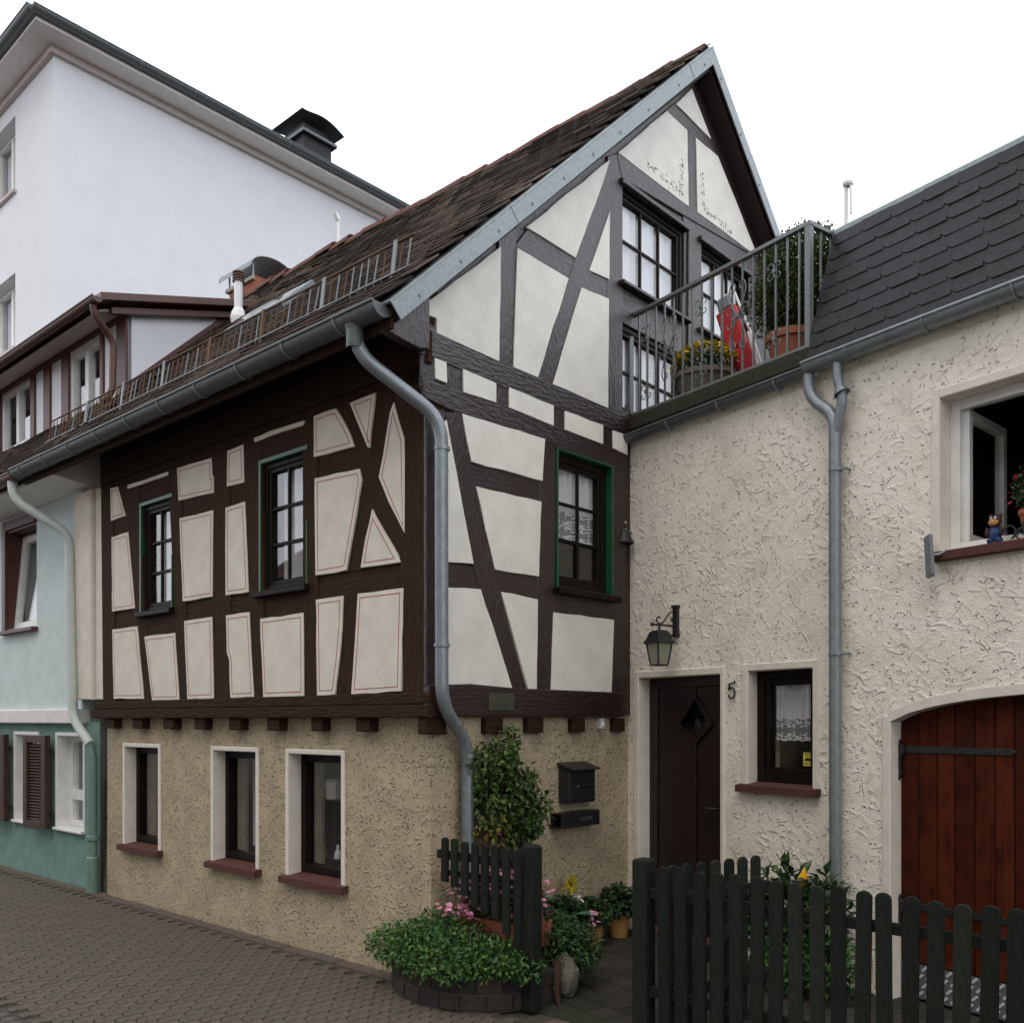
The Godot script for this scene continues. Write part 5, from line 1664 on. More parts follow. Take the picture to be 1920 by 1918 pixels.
func white_building() -> void:
	var h := thing("white_building", "tall plain white rendered building with deep eaves behind the tiled roofs", "building", HF, Vector3(2.39, 0, -11.7))
	var f := fx(FS, 0, 0, -2.39)
	var holes := []
	for k in 4:
		var y := 2.7 + 2.78 * k
		holes.append([-14.75, -13.35, y, flat(y + 1.32)])
		holes.append([-18.2, -16.8, y, flat(y + 1.32)])
	var mb := MB.new()
	wall(mb, f, breaks(-22.0, -12.05, holes), 0, flat(12.75), holes, -0.35, 0.0)
	put(mb, "front_wall", M.white_render, h)
	mb = MB.new()
	wall(mb, fx(FG, 0, 0, -11.7), [2.39, 24.0], 0, flat(12.75), [], -0.35, 0.0)
	put(mb, "side_wall", M.white_render, h)
	mb = MB.new()
	mb.box(Vector3(23.6, 0, -22), Vector3(24.0, 12.75, -12.1))
	mb.box(Vector3(2.39, 0, -22.4), Vector3(24.0, 12.75, -22))
	for k in 4:
		mb.box(Vector3(2.8, 1.9 + 2.78 * k, -21.9), Vector3(23.5, 2.1 + 2.78 * k, -12.1))
	mb.box(Vector3(4.6, 0, -21.9), Vector3(4.8, 12.7, -12.1))
	put(mb, "inner_wall", M.room_wall, h)
	for q in holes:
		var w := white_window(h, f, Rect2(q[0], q[2], q[1] - q[0], q[3].call(0) - q[2]), -0.2, 2, "window")
		mb = MB.new()
		mb.bbox(f, Vector3(q[0] - 0.05, q[2] - 0.06, -0.2), Vector3(q[1] + 0.05, q[2] - 0.001, 0.06), 0.008)
		put(mb, "sill", M.eave_plaster, w)
	# cove, boxed eaves and gutter on both sides
	mb = MB.new()
	mb.box(Vector3(2.31, 12.64, -22), Vector3(2.389, 12.76, -11.62))
	mb.box(Vector3(2.389, 12.64, -11.699), Vector3(24, 12.76, -11.62))
	put(mb, "cornice", M.eave_plaster, h)
	mb = MB.new()
	mb.box(Vector3(1.93, 12.76, -22), Vector3(24, 12.84, -11.24))
	put(mb, "eave_soffit", M.white_soffit, h)
	mb = MB.new()
	half_gutter(mb, Vector3(1.86, 12.90, -22), Vector3(1.86, 12.90, -11.16), 0.09)
	half_gutter(mb, Vector3(1.84, 12.90, -11.17), Vector3(24, 12.90, -11.17), 0.09)
	mb.box(Vector3(1.9, 12.82, -22), Vector3(24, 12.97, -11.21))
	put(mb, "gutter", M.zinc_dark, h)
	for i in 16:
		mb = MB.new()
		half_ring(mb, Vector3(2.6 + i * 1.0, 12.90, -11.17), Vector3(1, 0, 0), 0.095)
		put(mb, "gutter_bracket", M.zinc, h)
	mb = MB.new()
	mb.prism(FG, [Vector2(1.95, 12.96), Vector2(13, 16.0), Vector2(24, 12.96)], -22, -11.3)
	mb.v.clear(); mb.n.clear(); mb.t.clear(); mb.c.clear()
	var a := Vector3(1.9, 12.97, -11.22)
	var b := Vector3(24, 12.97, -11.22)
	var c := Vector3(24, 12.97, -22.4)
	var d := Vector3(1.9, 12.97, -22.4)
	var r0 := Vector3(7.3, 14.9, -16.8)
	var r1 := Vector3(18.6, 14.9, -16.8)
	mb.quad(a, b, r1, r0); mb.tri(b, c, r1); mb.quad(c, d, r0, r1); mb.tri(d, a, r0)
	put(mb, "hipped_roof", M.slate1, h)
	var ch := part("chimney", h)
	mb = MB.new()
	mb.box(Vector3(8.40, 13.0, -14.0), Vector3(9.16, 14.78, -13.2))
	put(mb, "shaft", M.slate1, ch)
	mb = MB.new()
	mb.bbox(FG, Vector3(8.32, 14.78, -14.1), Vector3(9.26, 14.86, -13.1), 0.01)
	put(mb, "cap_slab", M.zinc_dark, ch)
	mb = MB.new()
	mb.box(Vector3(8.42, 14.86, -13.95), Vector3(9.1, 15.06, -13.25))
	put(mb, "flue_box", M.slate0, ch)
	mb = MB.new()   # sheet cowl: a wave swept across the flue
	var pts := []
	for i in 17:
		var w := i / 16.0
		pts.append(Vector3(8.24 + 1.16 * w, 15.08 + 0.17 * sin(w * PI) + (0.12 * pow(1 - w, 6)) - 0.0, 0))
	for i in 16:
		for q in 2:
			var e := Vector3(0, -0.012 * q, 0)
			var p0: Vector3 = pts[i] + e
			var p1: Vector3 = pts[i + 1] + e
			mb.quad(p0 + Vector3(0, 0, -13.02), p1 + Vector3(0, 0, -13.02), p1 + Vector3(0, 0, -14.2), p0 + Vector3(0, 0, -14.2))
		mb.quad(pts[i] + Vector3(0, -0.012, -13.02), pts[i + 1] + Vector3(0, -0.012, -13.02), pts[i + 1] + Vector3(0, 0, -13.02), pts[i] + Vector3(0, 0, -13.02))
	put(mb, "cowl", M.zinc_dark, ch)

func across() -> void:
	# the other side of the narrow street, behind the viewer: it shades the fronts and shows in the panes
	for k in 3:
		var z0: float = [-13.0, -4.5, 4.0][k]
		var z1: float = z0 + 8.3
		var x := -7.4
		var wh: float = [4.7, 5.2, 4.5][k]
		var h := thing("house_across_street", ["plastered house on the far side of the street, beyond the blue house", "plastered house on the far side of the street, facing the timbered front", "plastered house on the far side of the street, behind the viewer"][k], "house", HF, Vector3(x, 0, (z0 + z1) / 2), "houses across the street")
		var f := Transform3D(Basis(Vector3(0, 0, -1), Vector3.UP, Vector3(1, 0, 0)), Vector3(x, 0, 0))
		var holes := []
		for j in 2:
			for i in 3:
				var u := -z1 + 1.1 + i * 2.5
				holes.append([u, u + 1.0, 0.9 + j * 2.2, flat(2.2 + j * 2.2)])
		var mb := MB.new()
		wall(mb, f, breaks(-z1, -z0, holes), 0, flat(wh), holes, -0.3, 0)
		mb.box(Vector3(x - 7, 0, z0), Vector3(x - 0.3, wh, z0 + 0.2))
		mb.box(Vector3(x - 7, 0, z1 - 0.2), Vector3(x - 0.3, wh, z1))
		mb.box(Vector3(x - 7.2, 0, z0), Vector3(x - 7, wh, z1))
		mb.box(Vector3(x - 1.5, 0, z0 + 0.2), Vector3(x - 1.4, wh, z1 - 0.2))
		put(mb, "wall", [M.opposite_render, M.cream, M.opposite_render][k], h)
		mb = MB.new()
		mb.prism(FG, [Vector2(x + 0.4, wh - 0.15), Vector2(x - 3.5, wh + 2.6), Vector2(x - 7.6, wh - 0.15)], z0, z1)
		put(mb, "roof", M.ridge_tile, h)
		for q in holes:
			white_window(h, f, Rect2(q[0], q[2], 1.0, 1.3), -0.12, 2, "window", false)

# ---------------------------------------------------------------- ground
func ground() -> void:
	var g := structure("ground", HF)
	var mb := MB.new()
	mb.box(Vector3(-200, -0.6, -200), Vector3(200, -0.05, 200))
	put(mb, "earth", M.joint_sand, g)
	var s := structure("street", HF)
	mb = MB.new()
	mb.box(Vector3(-7.5, -0.2, -24), Vector3(0.02, -0.014, 14))
	put(mb, "paving_bed", M.joint_sand, s)
	# zigzag concrete pavers, rows across the street
	var poly := []
	var l := 0.152
	var w := 0.075
	var zg := 0.017
	for i in 5:
		poly.append(Vector2(-l / 2 + l * i / 4.0, -w / 2 + (zg if i % 2 else 0.0)))
	poly.append(Vector2(l / 2 - 0.008, 0))
	for i in 5:
		poly.append(Vector2(l / 2 - l * i / 4.0, w / 2 + (zg if i % 2 else 0.0)))
	poly.append(Vector2(-l / 2 - 0.008, 0))
	var pm := MB.new()
	pm.prism(Transform3D(Basis(Vector3(1, 0, 0), Vector3(0, 0, -1), Vector3(0, 1, 0)), Vector3.ZERO), poly, -0.03, 0.0, 0.004, false)
	var mesh := pm.mesh()
	var eye := HF.affine_inverse() * Vector3(0, 1.65, 0)
	var all := []
	var row := 0
	var z := -9.6
	while z < 3.4:
		var x := -0.225 - (0.08 if row % 2 else 0.0)
		while x > -1.93 if z > -9.6 else false:
			all.append([Vector3(x, 0, z).distance_to(eye), Vector3(x, 0, z)])
			x -= 0.16
		z += 0.083
		row += 1
	all.sort_custom(func(a, b): return a[0] < b[0])
	# those in the picture that show largest: in front of the house, near the lower left
	var near := []
	var rest := []
	for a in all:
		var p: Vector3 = HF * a[1]
		var px := p.x / -p.z if p.z < -0.5 else 9.0
		if near.size() < 300 and px > -0.56 and p.z < -4.85 and px < 0.1:
			near.append(a[1])
		else:
			rest.append(a[1])
	for p in near:
		var q: Vector3 = p
		inst(mesh, "paving_stone", M["paver%d" % (rng.randi() % 4)], s, Transform3D(Basis(Vector3(1, 0, 0), rng.randfn() * 0.006) * Basis(Vector3(0, 0, 1), rng.randfn() * 0.004), q + Vector3(0, rng.randfn() * 0.0008, 0)))
	for k in 4:
		var st := SurfaceTool.new()
		st.begin(Mesh.PRIMITIVE_TRIANGLES)
		for i in range(k, rest.size(), 4):
			st.append_from(mesh, 0, Transform3D(Basis(Vector3(1, 0, 0), rng.randfn() * 0.006) * Basis(Vector3(0, 0, 1), rng.randfn() * 0.004), rest[i] + Vector3(0, rng.randfn() * 0.0008, 0)))
		var o := MeshInstance3D.new()
		o.name = "far_paving_stones"
		o.mesh = st.commit()
		o.material_override = M["paver%d" % k]
		o.set_meta("kind", "stuff")
		s.add_child(o, true)
	# a course of red setts, then small cobbles along the wall; a grey cobbled channel on the street side
	var sett := MB.new()
	sett.prism(Transform3D(Basis(Vector3(1, 0, 0), Vector3(0, 0, -1), Vector3(0, 1, 0)), Vector3.ZERO), rect_poly(-0.048, 0.048, -0.1, 0.1), -0.03, 0.0, 0.006, false)
	var sm := sett.mesh()
	var cob := MB.new()
	cob.prism(Transform3D(Basis(Vector3(1, 0, 0), Vector3(0, 0, -1), Vector3(0, 1, 0)), Vector3.ZERO), [Vector2(-0.035, -0.04), Vector2(0, -0.046), Vector2(0.036, -0.038), Vector2(0.042, 0.01), Vector2(0.03, 0.044), Vector2(-0.02, 0.045), Vector2(-0.043, 0.02)], -0.03, 0.006, 0.014, false)
	var cm := cob.mesh()
	z = 3.2
	while z > -9.6:
		if not (z > -0.3 and z < 0.95):
			inst(sm, "red_sett", M.paver_red, s, Transform3D(Basis(Vector3.UP, rng.randfn() * 0.01), Vector3(-0.06, 0.001 + rng.randfn() * 0.0015, z)))
		z -= 0.208
	z = 0.6
	while z > -5.4:
		for i in 5:
			inst(cm, "cobble", M.cobble, s, Transform3D(Basis(Vector3.UP, rng.randf() * TAU), Vector3(-2.06 - 0.1 * i + rng.randfn() * 0.006, 0.0, z + rng.randfn() * 0.006)))
		z -= 0.1

# ---------------------------------------------------------------- plants
func crown(mb: MB, blobs: Array, count: int, l0: float, l1: float, cols: Array, sd: int, droop := 0.0, wide := 0.5) -> void:
	# leaves spread through the outer part of a few ellipsoids: [centre, radii]
	var r := RandomNumberGenerator.new()
	r.seed = sd
	var total := 0.0
	for b in blobs:
		total += b[1].x * b[1].y + b[1].y * b[1].z + b[1].x * b[1].z
	for b in blobs:
		var n := int(count * (b[1].x * b[1].y + b[1].y * b[1].z + b[1].x * b[1].z) / total)
		for i in n:
			var d := Vector3(r.randfn(), r.randfn(), r.randfn()).normalized()
			var k := pow(r.randf(), 0.4)
			var p: Vector3 = b[0] + d * b[1] * (k * r.randf_range(0.9, 1.08))
			var dir := (d + Vector3(r.randfn(), r.randfn() + 0.2 - droop, r.randfn()) * 0.8).normalized()
			var nrm := (d * 0.6 + Vector3(0, 1.0, 0) + Vector3(r.randfn(), r.randfn(), r.randfn()) * 0.55).normalized()
			if absf(dir.dot(nrm)) > 0.95:
				nrm = Vector3(nrm.z, nrm.x, nrm.y)
			var c: Vector3 = cols[r.randi() % cols.size()] * r.randf_range(0.75, 1.25)
			mb.tint = Color(c.x, c.y, c.z)
			mb.leaf(p, dir, nrm, r.randf_range(l0, l1), r.randf_range(l0, l1) * wide)

func stems(mb: MB, from: Vector3, tops: Array, r0: float) -> void:
	for t in tops:
		var m := from.lerp(t, 0.5) + Vector3(rng.randfn(), 0, rng.randfn()) * 0.03
		mb.tube(smooth_path([from, m, t], 4), r0, 5)

func blossoms(mb: MB, at: Array, petals: int, size: float, cols: Array, sd: int) -> void:
	var r := RandomNumberGenerator.new()
	r.seed = sd
	for p in at:
		var nrm := Vector3(r.randfn() * 0.5, 0.6 + r.randf() * 0.5, r.randfn() * 0.5).normalized()
		var a := nrm.cross(Vector3(0.3, 0.1, 0.9)).normalized()
		var b := nrm.cross(a)
		for k in petals:
			var w := TAU * k / petals + r.randf() * 0.3
			var c: Vector3 = cols[r.randi() % cols.size()] * r.randf_range(0.8, 1.1)
			mb.tint = Color(c.x, c.y, c.z)
			mb.leaf(p, a * cos(w) + b * sin(w) + nrm * 0.35, nrm, size, size * 0.7, 0.1)

func yard() -> void:
	# --- yard paving: dark mossy setts laid square to the annex
	var y := structure("yard", HF)
	var mb := MB.new()
	mb.prism(Transform3D(Basis(Vector3(1, 0, 0), Vector3(0, 0, -1), Vector3(0, 1, 0)), Vector3.ZERO), [Vector2(0.02, 0.0), Vector2(0.02, -6.0), Vector2(1.0, -6.0), Vector2(2.2, -0.05), Vector2(2.2, 0.0)], -0.2, -0.01)
	put(mb, "bed", M.yard_moss, y)
	var sm := MB.new()
	sm.prism(Transform3D(Basis(Vector3(1, 0, 0), Vector3(0, 0, -1), Vector3(0, 1, 0)), Vector3.ZERO), rect_poly(-0.075, 0.075, -0.075, 0.075), -0.03, 0.0, 0.009, false)
	var mesh := sm.mesh()
	var to := HF.affine_inverse() * AF
	var n := 0
	for i in 24:
		for j in 15:
			var p := to * Vector3(0.06 + i * 0.166 + (0.08 if j % 2 else 0.0), 0, 0.08 + j * 0.166)
			if p.x > 0.12 and p.z > 0.06 and p.z < 3.6 and n < 300:
				n += 1
				inst(mesh, "paving_sett", M["yard%d" % (rng.randi() % 3)], y, Transform3D(to.basis * Basis(Vector3.UP, rng.randfn() * 0.02) * Basis(Vector3(1, 0, 0), rng.randfn() * 0.015), p + Vector3(0, rng.randfn() * 0.002, 0)))
	# --- fences
	var picket := func(hgt: float, w: float) -> ArrayMesh:
		var m := MB.new()
		m.grain = Vector3.UP
		var pts := [Vector2(-w / 2, 0), Vector2(w / 2, 0)]
		for k in 7:
			var a := PI * k / 6.0
			pts.append(Vector2(cos(a) * w / 2, hgt - w * 0.38 + sin(a) * w * 0.38))
		m.prism(Transform3D(Basis(Vector3(0, 0, 1), Vector3(0, 1, 0), Vector3(-1, 0, 0)), Vector3.ZERO), pts, -0.008, 0.008, 0.003)
		return m.mesh()
	var post := func(hgt: float) -> ArrayMesh:
		var m := MB.new()
		m.grain = Vector3.UP
		m.prism(Transform3D(Basis(Vector3(0, 0, 1), Vector3(0, 1, 0), Vector3(-1, 0, 0)), Vector3.ZERO), [Vector2(-0.043, 0), Vector2(0.043, 0), Vector2(0.043, hgt - 0.012), Vector2(0.03, hgt), Vector2(-0.03, hgt), Vector2(-0.043, hgt - 0.012)], -0.043, 0.043, 0.006)
		return m.mesh()
	var f := thing("picket_fence", "long dark green picket fence in front of the garage door", "fence", HF, Vector3(-0.06, 0, 2.6), "picket fences along the front yard")
	inst(post.call(0.945), "post", M.fence1, f, Transform3D(Basis.IDENTITY, Vector3(-0.035, 0, 1.62)))
	var p93: ArrayMesh = picket.call(0.86, 0.066)
	for i in 24:
		var z := 1.765 + i * 0.0985
		inst(p93, "picket", M["fence%d" % (rng.randi() % 3)], f, Transform3D(Basis(Vector3(1, 0, 0), rng.randfn() * 0.012), Vector3(-0.062, 0.065 + rng.randfn() * 0.004, z)))
	inst(post.call(0.9), "post", M.fence1, f, Transform3D(Basis.IDENTITY, Vector3(-0.0, 0, 3.98)))
	for q in [0.28, 0.775]:
		mb = MB.new()
		mb.grain = Vector3(0, 0, 1)
		mb.bbox(FG, Vector3(-0.048, q - 0.024, 1.66), Vector3(-0.02, q + 0.024, 4.1), 0.002)
		put(mb, "rail", M.fence1, f)
	var f2 := thing("picket_fence", "short dark green fence piece with stepped pickets above the brick planter", "fence", HF, Vector3(-0.05, 0, 0.5), "picket fences along the front yard")
	inst(post.call(0.94), "post", M.fence1, f2, Transform3D(Basis.IDENTITY, Vector3(-0.005, 0, 0.838)))
	var tops := [0.935, 0.935, 0.925, 0.93, 0.925, 0.925, 0.92, 0.915]
	var bots := [0.665, 0.64, 0.60, 0.545, 0.515, 0.495, 0.42, 0.36]
	for i in 8:
		inst(picket.call(tops[i] - bots[i], 0.056), "picket", M["fence%d" % (rng.randi() % 3)], f2, Transform3D(Basis(Vector3(1, 0, 0), rng.randfn() * 0.01), Vector3(-0.058, bots[i], 0.185 + i * 0.085)))
	mb = MB.new()
	mb.grain = Vector3(0, 0, 1)
	mb.bbox(FG, Vector3(-0.045, 0.80, 0.1), Vector3(-0.018, 0.85, 0.80), 0.002)
	mb.bbox(FG, Vector3(-0.045, 0.70, 0.16), Vector3(-0.018, 0.735, 0.80), 0.002)
	put(mb, "rail", M.fence1, f2)
	var gt := thing("garden_gate", "small dark green picket gate standing open behind the fence post", "gate", HF, Vector3(0, 0, 1.75))
	var dir := Vector3(0.955, 0, 0.245).normalized()
	for i in 7:
		var p := Vector3(-0.03, 0.07, 1.79) + dir * (i * 0.1)
		inst(p93, "picket", M["fence%d" % (rng.randi() % 3)], gt, Transform3D(Basis(dir.cross(Vector3.UP) * -1.0, Vector3.UP, dir), p))
	for q in [0.3, 0.77]:
		mb = MB.new()
		mb.grain = dir
		bar(mb, Vector3(-0.05, q, 1.815), Vector3(-0.05, q, 1.815) + dir * 0.68, 0.025, 0.05)
		put(mb, "rail", M.fence1, gt)
	mb = MB.new()
	mb.grain = dir
	bar(mb, Vector3(-0.04, 0.3, 1.815), Vector3(-0.04, 0.77, 1.815) + dir * 0.64, 0.024, 0.05)
	put(mb, "brace", M.fence1, gt)
	# --- brick planter, two curved courses
	var pl := thing("brick_planter", "curved low dark brick planter bulging onto the pavement at the house corner", "planter", HF, Vector3(-0.15, 0, 0.3))
	var curve := [Vector3(0.0, 0, -0.26), Vector3(-0.13, 0, -0.21), Vector3(-0.27, 0, -0.05), Vector3(-0.35, 0, 0.17), Vector3(-0.36, 0, 0.42), Vector3(-0.25, 0, 0.66), Vector3(-0.08, 0, 0.78), Vector3(0.1, 0, 0.84), Vector3(0.28, 0, 0.83)]
	var sp := smooth_path(curve, 12)
	var lens := [0.0]
	for i in range(1, sp.size()):
		lens.append(lens[-1] + sp[i].distance_to(sp[i - 1]))
	var at := func(s: float) -> Vector3:
		s = clampf(s, 0.0, lens[-1])
		for i in range(1, sp.size()):
			if lens[i] >= s:
				return sp[i - 1].lerp(sp[i], (s - lens[i - 1]) / maxf(1e-6, lens[i] - lens[i - 1]))
		return sp[-1]
	for c in 2:
		var s := -0.06 if c else 0.0
		var ci := 0
		while s < lens[-1] - 0.02:
			var e := s + (0.158 if ci % 3 else 0.12)
			var a: Vector3 = at.call(maxf(s, 0.0) + 0.004)
			var b: Vector3 = at.call(minf(e, lens[-1]) - 0.004)
			if a.distance_to(b) > 0.03:
				mb = MB.new()
				mb.bbox(Transform3D(Basis((b - a).normalized(), Vector3.UP, (b - a).normalized().cross(Vector3.UP)), a), Vector3(0, 0.012 + c * 0.098, -0.09), Vector3(a.distance_to(b), 0.10 + c * 0.098, 0.0 + rng.randf() * 0.006), 0.006)
				put(mb, "brick", M["planter_brick%d" % (rng.randi() % 3)], pl)
			s = e
			ci += 1
	mb = MB.new()
	for i in sp.size() - 1:
		var a: Vector3 = sp[i]
		var b: Vector3 = sp[i + 1]
		var o := (b - a).normalized().cross(Vector3.UP) * -0.012
		var o2 := o * 6.0
		mb.quad(a + o, b + o, b + o + Vector3(0, 0.195, 0), a + o + Vector3(0, 0.195, 0))
		mb.quad(b + o2, a + o2, a + o2 + Vector3(0, 0.195, 0), b + o2 + Vector3(0, 0.195, 0))
		mb.quad(a + o + Vector3(0, 0.195, 0), b + o + Vector3(0, 0.195, 0), b + o2 + Vector3(0, 0.195, 0), a + o2 + Vector3(0, 0.195, 0))
	put(mb, "mortar_core", M.planter_mortar, pl)
	mb = MB.new()
	for i in sp.size() - 1:
		mb.tri(Vector3(0.15, 0.15, 0.25), sp[i + 1] + Vector3(0, 0.15, 0), sp[i] + Vector3(0, 0.15, 0))
	put(mb, "soil", M.soil, pl)
	# --- shrubs
	var greens := [Vector3(0.035, 0.105, 0.026), Vector3(0.05, 0.13, 0.03), Vector3(0.026, 0.08, 0.026), Vector3(0.08, 0.17, 0.032)]
	var darkg := [Vector3(0.022, 0.055, 0.02), Vector3(0.03, 0.07, 0.022), Vector3(0.02, 0.045, 0.02), Vector3(0.045, 0.095, 0.025)]
	var sh := thing("low_shrub", "spreading low green shrub filling the brick planter", "shrub", HF, Vector3(-0.15, 0.15, 0.3), "low shrubs round the fence post")
	mb = MB.new()
	crown(mb, [[Vector3(-0.16, 0.27, 0.02), Vector3(0.26, 0.13, 0.34)], [Vector3(-0.24, 0.26, 0.36), Vector3(0.24, 0.13, 0.34)], [Vector3(-0.08, 0.27, 0.62), Vector3(0.24, 0.11, 0.24)], [Vector3(-0.02, 0.33, 0.2), Vector3(0.25, 0.13, 0.36)], [Vector3(-0.05, 0.25, 0.78), Vector3(0.14, 0.08, 0.14)]], 7500, 0.026, 0.048, greens + greens + [Vector3(0.12, 0.2, 0.035)], 3, 0.1, 0.55)
	put(mb, "foliage", M.leaf, sh)
	mb = MB.new()
	for i in 14:
		var c := Vector3(-0.12 + rng.randf() * 0.14, 0.15, 0.05 + rng.randf() * 0.5)
		stems(mb, c, [c + Vector3(rng.randfn() * 0.12, 0.16, rng.randfn() * 0.12), c + Vector3(rng.randfn() * 0.12, 0.14, rng.randfn() * 0.12)], 0.005)
	put(mb, "branches", M.bark, sh)
	sh = thing("low_shrub", "dark green shrub behind the fence post, above the boulder", "shrub", HF, Vector3(0.4, 0, 0.7), "low shrubs round the fence post")
	mb = MB.new()
	crown(mb, [[Vector3(0.33, 0.28, 0.62), Vector3(0.24, 0.17, 0.22)], [Vector3(0.52, 0.24, 0.72), Vector3(0.2, 0.15, 0.18)], [Vector3(0.55, 0.32, 0.55), Vector3(0.16, 0.12, 0.14)]], 3600, 0.026, 0.046, greens + darkg, 5, 0.1, 0.5)
	put(mb, "foliage", M.leaf, sh)
	mb = MB.new()
	stems(mb, Vector3(0.4, 0.0, 0.65), [Vector3(0.3, 0.35, 0.6), Vector3(0.5, 0.3, 0.72), Vector3(0.42, 0.34, 0.55), Vector3(0.55, 0.3, 0.6)], 0.008)
	put(mb, "branches", M.bark, sh)
	# climber on a stake by the gable
	sh = thing("climbing_shrub", "tall leafy climber against the gable wall beside the grey downpipe", "shrub", HF, Vector3(0.5, 0, 0.2))
	mb = MB.new()
	crown(mb, [[Vector3(0.40, 1.34, 0.17), Vector3(0.2, 0.17, 0.13)], [Vector3(0.58, 1.22, 0.17), Vector3(0.19, 0.19, 0.13)], [Vector3(0.44, 1.12, 0.19), Vector3(0.22, 0.2, 0.13)], [Vector3(0.72, 1.03, 0.18), Vector3(0.2, 0.16, 0.12)], [Vector3(0.58, 1.5, 0.14), Vector3(0.07, 0.12, 0.06)], [Vector3(0.62, 0.92, 0.17), Vector3(0.18, 0.1, 0.1)]], 2700, 0.03, 0.06, [Vector3(0.045, 0.09, 0.02), Vector3(0.065, 0.12, 0.026), Vector3(0.03, 0.065, 0.02), Vector3(0.1, 0.16, 0.035)], 9, 0.5, 0.75)
	crown(mb, [[Vector3(0.36, 0.96, 0.2), Vector3(0.15, 0.12, 0.1)]], 150, 0.03, 0.055, [Vector3(0.22, 0.2, 0.035), Vector3(0.15, 0.16, 0.035), Vector3(0.14, 0.035, 0.015), Vector3(0.06, 0.1, 0.03)], 10, 0.6, 0.7)
	put(mb, "foliage", M.leaf, sh)
	mb = MB.new()
	stems(mb, Vector3(0.5, 0.0, 0.2), [Vector3(0.45, 1.3, 0.16), Vector3(0.55, 1.45, 0.13), Vector3(0.68, 1.05, 0.17), Vector3(0.42, 0.95, 0.2), Vector3(0.56, 0.9, 0.18)], 0.011)
	put(mb, "branches", M.bark, sh)
	# flower box with pink blossoms behind the short fence
	var fb := thing("flower_box", "terracotta flower box with pink blossoms seen through the short fence", "flower box", HF, Vector3(0.2, 0.15, 0.45))
	mb = MB.new()
	mb.prism(FG, [Vector2(0.08, 0.30), Vector2(0.30, 0.30), Vector2(0.33, 0.45), Vector2(0.05, 0.45)], 0.18, 0.72, 0.006)
	put(mb, "box", M.terracotta, fb)
	mb = MB.new()
	mb.box(Vector3(0.1, 0.0, 0.24), Vector3(0.28, 0.3, 0.66))
	put(mb, "stand", M.planter_brick0, fb)
	mb = MB.new()
	crown(mb, [[Vector3(0.18, 0.55, 0.45), Vector3(0.17, 0.13, 0.36)]], 1100, 0.03, 0.06, darkg, 12, 0.3, 0.7)
	put(mb, "leaves", M.leaf, fb)
	mb = MB.new()
	var spots := []
	for i in 330:
		spots.append(Vector3(0.0 + rng.randf() * 0.2, 0.50 + rng.randf() * 0.24, 0.12 + rng.randf() * 0.72))
	for i in 44:
		spots.append(Vector3(-0.06 + rng.randf() * 0.08, 0.44 + rng.randf() * 0.09, 0.1 + rng.randf() * 0.34))
	blossoms(mb, spots, 5, 0.021, [Vector3(0.75, 0.28, 0.42), Vector3(0.85, 0.45, 0.58), Vector3(0.65, 0.2, 0.34)], 13)
	put(mb, "blossoms", M.petal, fb)
	# pots by the gable wall
	var geranium := func(label: String, at2: Vector3, hgt: float, rad: float, sd: int, cols: Array, flowers: Array, fcol: Array) -> Node3D:
		var o := thing("flower_pot", label, "flower pot", HF, at2, "ochre pots by the gable wall")
		var m := MB.new()
		m.lathe(Transform3D(Basis.IDENTITY, at2), [Vector2(0, 0), Vector2(0.065, 0), Vector2(0.09, hgt * 0.9), Vector2(0.1, hgt * 0.9), Vector2(0.1, hgt), Vector2(0.085, hgt), Vector2(0.08, hgt * 0.85), Vector2(0, hgt * 0.85)], 18)
		put(m, "pot", M.ochre_pot, o)
		m = MB.new()
		crown(m, [[at2 + Vector3(0, hgt + rad * 0.55, 0), Vector3(rad, rad * 0.75, rad)]], 900, 0.035, 0.06, cols, sd, 0.2, 0.85)
		put(m, "leaves", M.leaf, o)
		if flowers:
			m = MB.new()
			blossoms(m, flowers, 6, 0.024, fcol, sd + 1)
			put(m, "blossoms", M.petal, o)
		return o
	var fl := []
	for i in 18:
		fl.append(Vector3(1.30 + rng.randfn() * 0.028, 0.235 + rng.randfn() * 0.028, 0.26 + rng.randfn() * 0.025))
	geranium.call("ochre pot of geraniums with a pink flower head by the gable wall", Vector3(1.46, 0, 0.15), 0.17, 0.13, 31, darkg, fl, [Vector3(0.75, 0.25, 0.45), Vector3(0.85, 0.5, 0.6)])
	geranium.call("ochre pot of bushy dark green leaves in the corner beside the door", Vector3(1.83, 0, 0.13), 0.18, 0.15, 33, darkg, [], [])
	fl = []
	for i in 18:
		fl.append(Vector3(1.20 + rng.randfn() * 0.03, 0.37 + rng.randfn() * 0.02, 0.2 + rng.randfn() * 0.03))
	var gp: Node3D = geranium.call("ochre pot with white blossoms and long strap leaves against the gable wall", Vector3(1.10, 0, 0.2), 0.2, 0.15, 35, darkg, fl, [Vector3(0.8, 0.72, 0.78), Vector3(0.85, 0.8, 0.85)])
	mb = MB.new()
	for i in 5:
		mb.tint = Color(0.1, 0.22, 0.13)
		mb.leaf(Vector3(0.92 + i * 0.03, 0.30, 0.3), Vector3(-0.5 + i * 0.3, 0.2, 0.5), Vector3(0, 1, 0.1), 0.2, 0.045, 0.1)
	put(mb, "strap_leaves", M.leaf, gp)
	var pw := thing("pinwheel_flower", "yellow artificial flower on a stick against the gable wall", "garden ornament", HF, Vector3(1.24, 0.0, 0.1))
	mb = MB.new()
	mb.tube([Vector3(1.26, 0.0, 0.1), Vector3(1.24, 0.47, 0.12)], 0.005, 6)
	put(mb, "stick", M.stem, pw)
	mb = MB.new()
